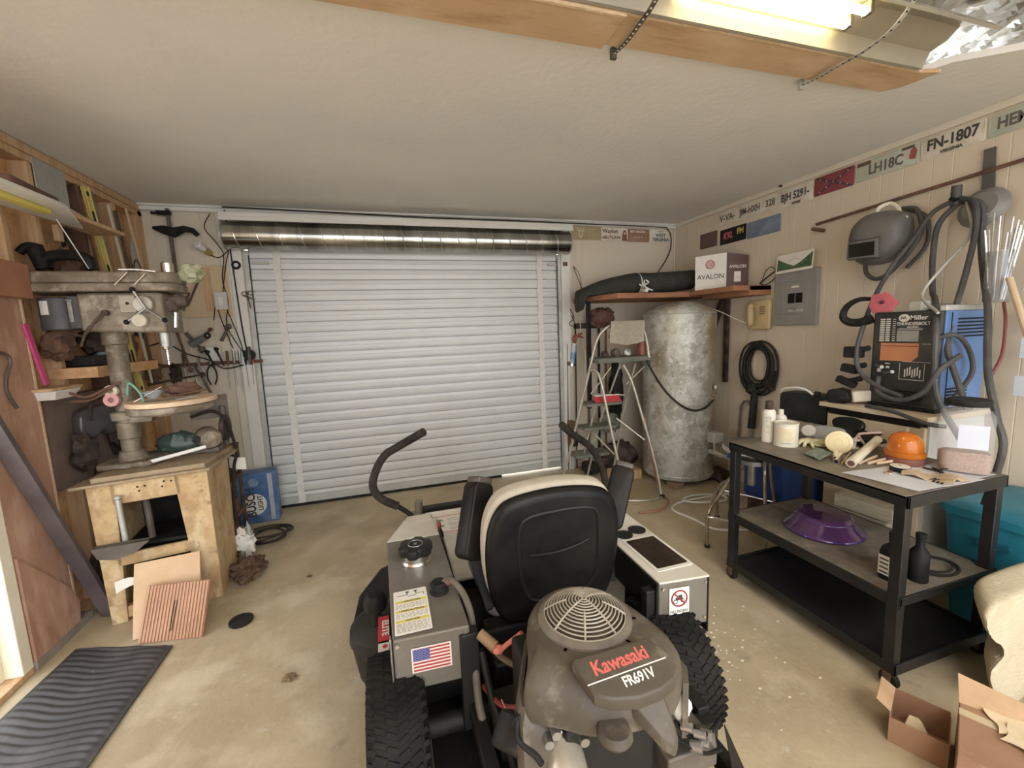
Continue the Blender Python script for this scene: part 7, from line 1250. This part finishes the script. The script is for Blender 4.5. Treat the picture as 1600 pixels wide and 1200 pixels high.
m = MB(); m.prism([(p.x, p.y) for p in spline([(-.08, -.03, 0), (.0, -.05, 0), (.09, -.02, 0), (.08, .04, 0), (-.02, .05, 0), (-.09, .03, 0)], 3, True)], .05, frame((2.53, 1.84, ZT+.03), (.5, -.8, 0), (.3, .2, .9)), r=.015, z0=-.02); m.build('grey_cup', mat('grey_plastic', (.22, .22, .21), (.3, .3, .28), rough=.4, scale=8), None, 'grey plastic respirator cup right of the clear cup', 'cup')
# amber beacon
T = thing('beacon_light', 'amber beacon lamp with dome lens on the cart top', 'beacon', (2.44, 1.39, ZT)); c = (2.44, 1.39, ZT)
m = MB(); m.lathe([(0, 0), (.075, 0), (.078, .006), (.076, .034), (.070, .038), (0, .038)], c, n=40); m.build('base', mat('beacon_base', (.24, .09, .06), (.16, .07, .06), rough=.5, scale=9), T)
m = MB(); m.lathe([(.074, .036), (.079, .040), (.079, .062), (.070, .066), (.070, .085), (.066, .115), (.052, .140), (.030, .153), (0, .158)], c, n=48); m.build('dome', mat('amber_lens', (.85, .26, .03), rough=.12, trans=.55, ior=1.45, emit=None), T)
m = MB(); m.lathe([(.0, .05), (.03, .05), (.045, .11), (.0, .09)], c, n=24); m.build('reflector', mat('amber_inner', (.80, .38, .10), rough=.3, metal=.6), T)
T = thing('tape_tin', 'round dark tin with pale lid in front of the beacon', 'tin', (2.26, 1.30, ZT)); m = MB(); m.lathe([(0, 0), (.037, 0), (.038, .003), (.038, .026), (0, .026)], (2.285, 1.315, ZT), n=32); m.build('body', mat('dark_green_tin', (.03, .04, .03), rough=.4), T); m = MB(); m.lathe([(0, 0), (.036, 0), (.036, .003), (0, .0035)], (2.285, 1.315, ZT+.026), n=32); m.build('lid', whl, T); m = MB(); m.cyl((2.285, 1.315, ZT+.0295), (2.285, 1.315, ZT+.031), .006, n=10); m.build('lid_mark', inkg, T)
m = MB(); m.box((2.20, 1.305, ZT+.008), (.05, .022, .014), (0, 0, .3)); m.build('silver_tab', M_chrome, None, 'small silver tab left of the dark tin', 'tab', bevel=.002)
m = MB(); m.sheet(lambda u_, v_: (2.22+.11*v_+.13*u_*.4, 1.27-.16*u_+.02*sin(v_*3), ZT+.010+.010*sin(u_*7+v_*3)+.004*sin(v_*14)), 20, 14, .008); m.build('leather_scrap', mat('pale_leather', (.50, .38, .26), (.40, .29, .19), rough=.8, scale=12, bump=.2), None, 'crumpled tan leather scrap in front of the beacon', 'leather')
m = MB(); m.sheet(lambda u_, v_: (2.03+.27*v_+.12*u_*v_+.06*u_, 1.40-.27*u_-.02*v_, ZT+.0025+.0015*sin(u_*5)+.0015*sin(v_*7)), 14, 14, .0015)
m.build('paper_sheet', mat('pale_grey_paper', (.62, .62, .64), (.55, .55, .57), rough=.6, scale=5), None, 'pale grey paper sheet at the near corner of the cart top', 'paper')
m = MB(); m.sheet(lambda u_, v_: (2.20+.40*v_, 1.33-.20*u_, ZT+.001), 2, 2, .0015); m.build('paper_sheet', MATS['pale_grey_paper'], None, 'second paper sheet under the big clear jar', 'paper')
m = MB()
for k in range(4): m.tube([(2.42+.03*k, 1.30-.02*k, ZT+.006), (2.40, 1.22, ZT+.010+.004*k), (2.33, 1.16+.01*k, ZT+.008), (2.25, 1.14+.015*k, ZT+.006)], .004, 6, 5)
m.build('black_wires', M_cord, None, 'loose black wires between the beacon and the paper edge', 'wires')
# big clear jar of granules
T = thing('clear_jar', 'large square clear plastic jar with black lid half full of brown grit', 'jar', (2.60, 1.22, ZT)); jc = (2.555, 1.225, ZT+.003); Mj = Matrix.Translation(jc) @ Matrix.Rotation(.55, 4, 'Z') @ Matrix.Diagonal((1.06, 1.06, 1.20, 1))
def rr_ring(w_, r_, z, n=5): return [(x, y, z) for x, y in rrect(w_, w_, r_, n)]
rg = [rr_ring(.150, .03, 0), rr_ring(.162, .035, .006), rr_ring(.165, .035, .05), rr_ring(.165, .035, .205), rr_ring(.160, .04, .222), rr_ring(.145, .055, .236), rr_ring(.126, .060, .242), rr_ring(.122, .0605, .262)]
inn = [[(x*.975, y*.975, z) for x, y, z in r_] for r_ in rg[::-1][:-1]]+[[(x*.97, y*.97, .004) for x, y, z in rg[0]]]
m = MB(Mj); m.loft(rg+inn); m.build('jar', mat('clear_jar_plastic', (.86, .88, .93), rough=.06, alpha=.09, spec=.8), T, smooth=50)
m = MB(Mj); m.lathe([(0, .255), (.070, .255), (.072, .258), (.072, .276), (.068, .279), (0, .279)], n=40); m.build('lid', M_blackp, T); 
m = MB(Mj); rgs = []
for z, s in ((.006, .95), (.03, .965), (.07, .965)): rgs.append([(x*s, y*s, z if z < .06 else .072+.030*(-x*4)+.010*noise.noise(V(x*30, y*30, 1))) for x, y, _ in rr_ring(.160, .033, 0)])
m.loft(rgs); m.add([], [])
m.build('grit', layered('brown_grit', (.42, .28, .19), [((.26, .15, .10), 110, .4, .7, .8, (1, 1, 1)), ((.58, .42, .30), 200, .5, .7, .6, (1, 1, 1))], rough=.9, bump=.8, bscale=150), T)
m = MB(Mj); m.b2((-.084, -.06, .10), (-.082, .03, .19)); m.build('paper_label', mat('jar_label_pale', (.62, .66, .76), (.55, .60, .72), rough=.5, scale=5), T)
# middle shelf
ZM = .4355
pur = mat('purple_translucent', (.085, .03, .10), (.05, .02, .07), rough=.12, scale=6, coat=.5)
T = thing('purple_pan', 'large round purple glossy pan upside down on the middle cart shelf', 'pan', (2.30, 1.66, ZM)); m = MB(); m.lathe([(0, .0), (.165, .0), (.185, .006), (.19, .018), (.180, .030), (.150, .055), (.135, .085), (.12, .10), (0, .105)], (2.29, 1.66, ZM), n=56); m.build('pan', pur, T)
m = MB(); m.tube([(2.29+.186*cos(k*pi/28), 1.66+.186*sin(k*pi/28), ZM+.014) for k in range(56)], .006, 8, closed=True); m.tube([(2.29+.138*cos(k*pi/28), 1.66+.138*sin(k*pi/28), ZM+.080) for k in range(56)], .003, 8, closed=True); m.build('rim', mat('purple_dark', (.06, .02, .16), rough=.1, coat=1), T)
T = thing('oil_bottle', 'black oil bottle with white label on the near end of the middle shelf', 'bottle', (2.13, 1.21, ZM)); m = MB(); m.loft([[(2.135+x, 1.225+y, ZM+z) for x, y in rrect(.11*s, .065*s, .018*s, 3)] for z, s in ((0, .94), (.006, 1), (.13, 1), (.155, .8), (.165, .42), (.185, .40))]); bb = m.build('bottle', M_blackp, T); m = MB(); m.cyl((2.135, 1.225, ZM+.185), (2.135, 1.225, ZM+.215), .022, n=18); m.build('cap', M_blackp, T)
m = MB(frame((2.080-.001, 1.225, ZM+.07), (0, -1, 0), (0, 0, 1))); m.b2((-.026, -.045, 0), (.022, .045, .001)); lb = m.build('label', M_paper, bb); m = MB(frame((2.078, 1.225, ZM+.07), (0, -1, 0), (0, 0, 1)))
for k in range(4): m.b2((-.02, -.035+.02*k, .001), (.016, -.028+.02*k, .0015))
m.build('print', inkk, lb)
T = thing('oil_bottle', 'second dark bottle just right of the labelled oil bottle', 'bottle', (2.20, 1.16, ZM)); m = MB(); m.lathe([(0, 0), (.034, 0), (.036, .004), (.036, .13), (.016, .16), (.016, .20), (0, .20)], (2.215, 1.175, ZM), n=24); m.build('bottle', M_mblack, T); m = MB(); m.cyl((2.215, 1.175, ZM+.20), (2.215, 1.175, ZM+.22), .019, n=16); m.build('cap', M_mblack, T)
m = MB(); m.tube([(2.40+.11*cos(k*pi/16), 1.22+.08*sin(k*pi/16), ZM+.006) for k in range(32)], .006, 8, closed=True); m.tube([(2.39+.09*cos(k*pi/16), 1.22+.065*sin(k*pi/16), ZM+.016) for k in range(32)], .005, 8, closed=True); m.build('black_ring', M_rubber, None, 'black rubber ring lying flat at the near end of the middle shelf', 'ring')
# behind the cart
T = thing('blue_tote', 'dark blue plastic drum lying behind the far end of the cart', 'tote', (2.92, 2.35, .1)); blp = layered('deep_blue_plastic', (.012, .045, .17), [((.03, .08, .26), 4, .5, .75, .6, (1, 1, 1))], rough=.4, bump=.05)
m = MB(); m.prism(rrect(.52, .46, .05, n=4), .40, frame((2.96, 2.42, .44), (.25, -.95, 0), (0, 0, 1)), r=.03, z0=-.20); m.build('body', blp, T)
m = MB(); m.prism([(-.26, .15), (.26, .15), (.26, .22), (-.26, .22)], .43, frame((2.96, 2.42, .44), (.25, -.95, 0), (0, 0, 1)), z0=-.215); m.build('lid', blp, T, bevel=.008)
rbox('tote_stand', (2.80, 2.15, 0), (3.25, 2.66, .21), bk, None, label='dark low crate under the blue drum', cat='crate')
m = MB(); m.add(*blob((2.66, 2.56, .60), (.10, .10, .09), 77, .8, 20, 14, 3.5)); m.build('blue_rag', mat('bright_blue_cloth', (.04, .10, .38), (.02, .05, .22), rough=.7, scale=9), None, 'crumpled bright blue cloth hanging by the stool seat', 'cloth')
T = thing('teal_bin', 'large teal plastic bin beyond the near end of the cart', 'bin', (3.05, 1.0, 0)); m = MB(); m.loft([[(3.02+x, 1.12+y, z) for x, y in rrect(.56*s, .52*s, .05, 3)] for z, s in ((0.0, .86), (.60, 1.0), (.60, 1.06), (.64, 1.06), (.655, .98), (.66, .5))]); m.build('body', layered('teal_plastic', (.015, .15, .22), [((.03, .22, .29), 3, .4, .7, .6, (1, 1, 1))], rough=.45, bump=.05), T)
m = MB(); m.prism(rrect(.12, .03, .014), .02, frame((2.745, 1.17, .50), (0, -1, 0), (0, 0, 1))); m.build('handle', mat('teal_dark', (.01, .09, .14), rough=.5), T)
# papers between cabinet and cart
m = MB()
for k in range(5): m.box((2.72, 1.72+.02*(k % 2), .10+.085*k+.04), (.10, .30, .075), (0, 0, .05*(k-2)))
m.build('paper_stack', mat('old_paper_stack', (.55, .50, .36), (.42, .38, .26), rough=.8, scale=20, stretch=(1, 1, 6)), None, 'tall stack of yellowed papers between cabinet and cart', 'paper stack')
# stool
chr_ = mat('worn_chrome', (.50, .44, .36), (.32, .24, .17), rough=.3, metal=.85, scale=12)
SL = thing('bar_stool', 'round chrome edged stool with bent legs beyond the cart', 'stool', (2.42, 2.35, 0)); sc = V(2.56, 2.40, 0)
m = MB(); m.lathe([(0, 0), (.20, 0), (.205, .006), (.205, .030), (.20, .034), (0, .034)], (sc.x, sc.y, .665), n=48); m.build('seat_ring', M_galv, SL)
m = MB(); m.lathe([(0, 0), (.195, 0), (.20, .008), (.18, .020), (0, .026)], (sc.x, sc.y, .698), n=48); m.build('seat', mat('seat_vinyl_grey', (.13, .125, .11), (.19, .18, .155), rough=.5, scale=7), SL)
for a, k in ((2.75, 0), (4.55, 1), (5.9, 2), (1.2, 3)):
    fx, fy = {0: (2.14, 2.37), 1: (2.34, 2.07), 2: (2.74, 2.36), 3: (2.55, 2.72)}[k]
    t = V(sc.x+.13*cos(a), sc.y+.13*sin(a), .66); f = V(fx, fy, 0); mid = t.lerp(f, .45); 
    m = MB(); m.tube([t, t+V(0, 0, -.15), V(fx+(t.x-fx)*.45, fy+(t.y-fy)*.45, .36), V(fx, fy, .25), f+V(0, 0, .01)], .012, 12, 6); lg = m.build('leg', chr_, SL)
    m = MB(); m.cyl((fx, fy, 0), (fx, fy, .018), .02, n=14); m.build('foot_cap', M_rubber, lg)
m = MB(); m.tube([(2.14, 2.37, .25), (2.145, 2.30, .25), (2.30, 2.06, .25), (2.36, 2.07, .25), (2.70, 2.32, .25), (2.73, 2.38, .25), (2.57, 2.68, .25), (2.52, 2.70, .25)], .009, 10, 6, closed=True); m.build('foot_rail', M_chrome, SL)
m = MB(); m.cyl((sc.x, sc.y, .40), (sc.x, sc.y, .66), .030, n=16); m.lathe([(.03, 0), (.10, .0), (.10, .03), (.03, .04)], (sc.x, sc.y, .57), n=28); m.build('centre_post', M_steel, SL)
# cardboard boxes, carpet roll, debris at the right bottom
cbm = layered('brown_cardboard', (.33, .19, .115), [((.26, .145, .085), 4, .45, .7, .6, (1, 1, 1)), ((.42, .27, .17), 9, .55, .8, .5, (1, 1, 1))], rough=.8, bump=.05)
T = thing('cardboard_box', 'closed brown cardboard box with torn papers on top, lower right', 'box', (2.13, .80, 0)); Mx = Matrix.Translation((1.89, .66, 0)) @ Matrix.Rotation(-1.12, 4, 'Z')
m = MB(Mx); m.b2((-.17, -.15, 0), (.20, .15, .20)); bx = m.build('box', cbm, T, bevel=.003)
m = MB(Mx); m.hexa([(-.17, .12, .20), (.02, .15, .20), (.02, .153, .20), (-.17, .123, .20), (-.18, .14, .30), (.03, .17, .255), (.03, .173, .255), (-.18, .143, .30)]); m.build('flap', M_card, bx)
m = MB(Mx); m.b2((-.17, .055, .2005), (.20, .09, .2015)); m.build('tape_strip', mat('packing_tape', (.50, .40, .26), (.58, .48, .33), rough=.3, scale=6), bx)
rp = random.Random(2)
for k, (x, y, rz_) in enumerate(((-.02, .105, .3), (.01, .03, -.3), (.06, .01, -.1))):
    m = MB(Mx @ Matrix.Translation((x, y, .204+.004*k)) @ Matrix.Rotation(rz_, 4, 'Z')); m.sheet(lambda u_, v_: (-.075+.15*u_+.008*sin(v_*5), -.05+.10*v_+.010*sin(u_*6), .002+.005*sin(u_*4+v_*5)**2), 10, 8, .002); m.build('torn_paper', mat('manila_paper', (.70, .58, .40), (.62, .50, .33), rough=.7, scale=8), None, ['cut cream paper piece at the back of the cardboard box top', 'curled cream paper across the cardboard box top', 'cream paper scrap at the front of the cardboard box top'][k], 'paper')
T = thing('cardboard_box', 'open torn brown carton left of the closed cardboard box', 'box', (1.84, .84, 0)); Mx = Matrix.Translation((1.84, .93, 0)) @ Matrix.Rotation(-1.12, 4, 'Z') @ Matrix.Diagonal((.62, .75, .85, 1))
m = MB(Mx); m.b2((-.13, -.10, 0), (.13, .10, .006)); m.b2((-.13, -.10, .006), (-.125, .10, .15)); m.b2((.125, -.10, .006), (.13, .10, .13)); m.b2((-.125, .095, .006), (.125, .10, .15)); m.b2((-.125, -.10, .006), (.125, -.095, .12)); m.build('box', cbm, T)
m = MB(Mx); m.hexa([(-.13, -.10, .15), (-.125, -.10, .15), (-.125, .10, .15), (-.13, .10, .15), (-.20, -.08, .17), (-.195, -.08, .172), (-.195, .11, .172), (-.20, .11, .17)]); m.build('flap', M_card, T)
m = MB(); m.sheet(lambda u_, v_: (1.80+.07*u_, .90+.07*v_, .04+.03*sin(u_*5+v_*4)), 8, 8, .003); m.build('torn_paper', MATS['manila_paper'], None, 'torn cream paper inside the open carton', 'paper')
T = thing('folded_cushion', 'cream ribbed canvas cushion folded over at the right picture edge', 'cushion', (2.45, .92, 0)); 
def carp(u_, v_): pass
prof = [(2.07, .475), (2.10, .51), (2.22, .522), (2.35, .525), (2.42, .522), (2.47, .50), (2.50, .45), (2.49, .3), (2.49, .1), (2.45, .02), (2.38, .006), (2.30, .05), (2.22, .10), (2.195, .18), (2.22, .225), (2.265, .25), (2.225, .31), (2.17, .35), (2.10, .41)]
pp = spline([(x, 0, z) for x, z in prof], 4, True)
m = MB(); nn = 26; rings = []
for j in range(nn+1):
    t = j/nn; y = .90+.13*t; s = 1-.06*(abs(t-.5)*2)**6
    rings.append([(2.45+.22*t+(p.x-2.45)*s+.002*sin(p.z*180), y+.012*sin(p.z*9)*(1-t)+.003*sin(p.x*50)*(1-t), (p.z-.30)*s+.30) for p in pp])
m.loft(rings); m.build('cushion', layered('cream_canvas', (.60, .53, .38), [((.50, .43, .29), 3, .45, .7, .6, (1, 1, 1)), ((.70, .64, .50), 25, .5, .7, .5, (1, 1, 6))], rough=.9, bump=.35, bscale=90), T)
# things scattered on the floor
for i, (x, y, s) in enumerate(((-.55, 2.08, .022), (-.60, 3.0, .012), (1.55, 1.95, .008), (.55, 3.7, .02))):
    m = MB(); m.add(*blob((x, y, s*.4), (s*1.4, s, s*.5), 100+i, .6, flat=.001)); m.build('floor_scrap', [mat('leaf_brown', (.22, .15, .08), rough=.8), M_rust, M_paper, bk][i], None, ['dry brown leaf on the floor left of the mower', 'tiny rusty scrap on the floor left of the mower', 'tiny white chip on the floor right of the mower', 'dark stain lump on the floor before the roller door'][i], 'scrap')
rc = random.Random(11)
m = MB()
for k in range(70):
    x, y = 1.50+rc.gauss(0, .13), 1.62+rc.gauss(0, .20); r_ = .003+.006*rc.random(); m.prism(circ(r_, 7, x, y, r_*.7), .0012, Matrix.Translation((0, 0, .0002)))
m.build('paint_specks', M_paper, None, 'scatter of white paint specks on the floor between mower and cart', 'specks', kind='stuff')
T = thing('baseball_cap', 'dark cap with pale brim lying at the bottom edge of the picture', 'cap', (-.78, 1.42, 0)); m = MB(); m.add(*blob((-.80, 1.38, .03), (.09, .10, .07), 5, .15, 22, 14, 2, flat=.002)); m.build('crown', M_mblack, T); m = MB(); m.tube([(-.90, 1.42, .02), (-.82, 1.49, .05), (-.74, 1.48, .05), (-.70, 1.42, .02)], .008, 8, 6); m.build('brim', M_galv, T)
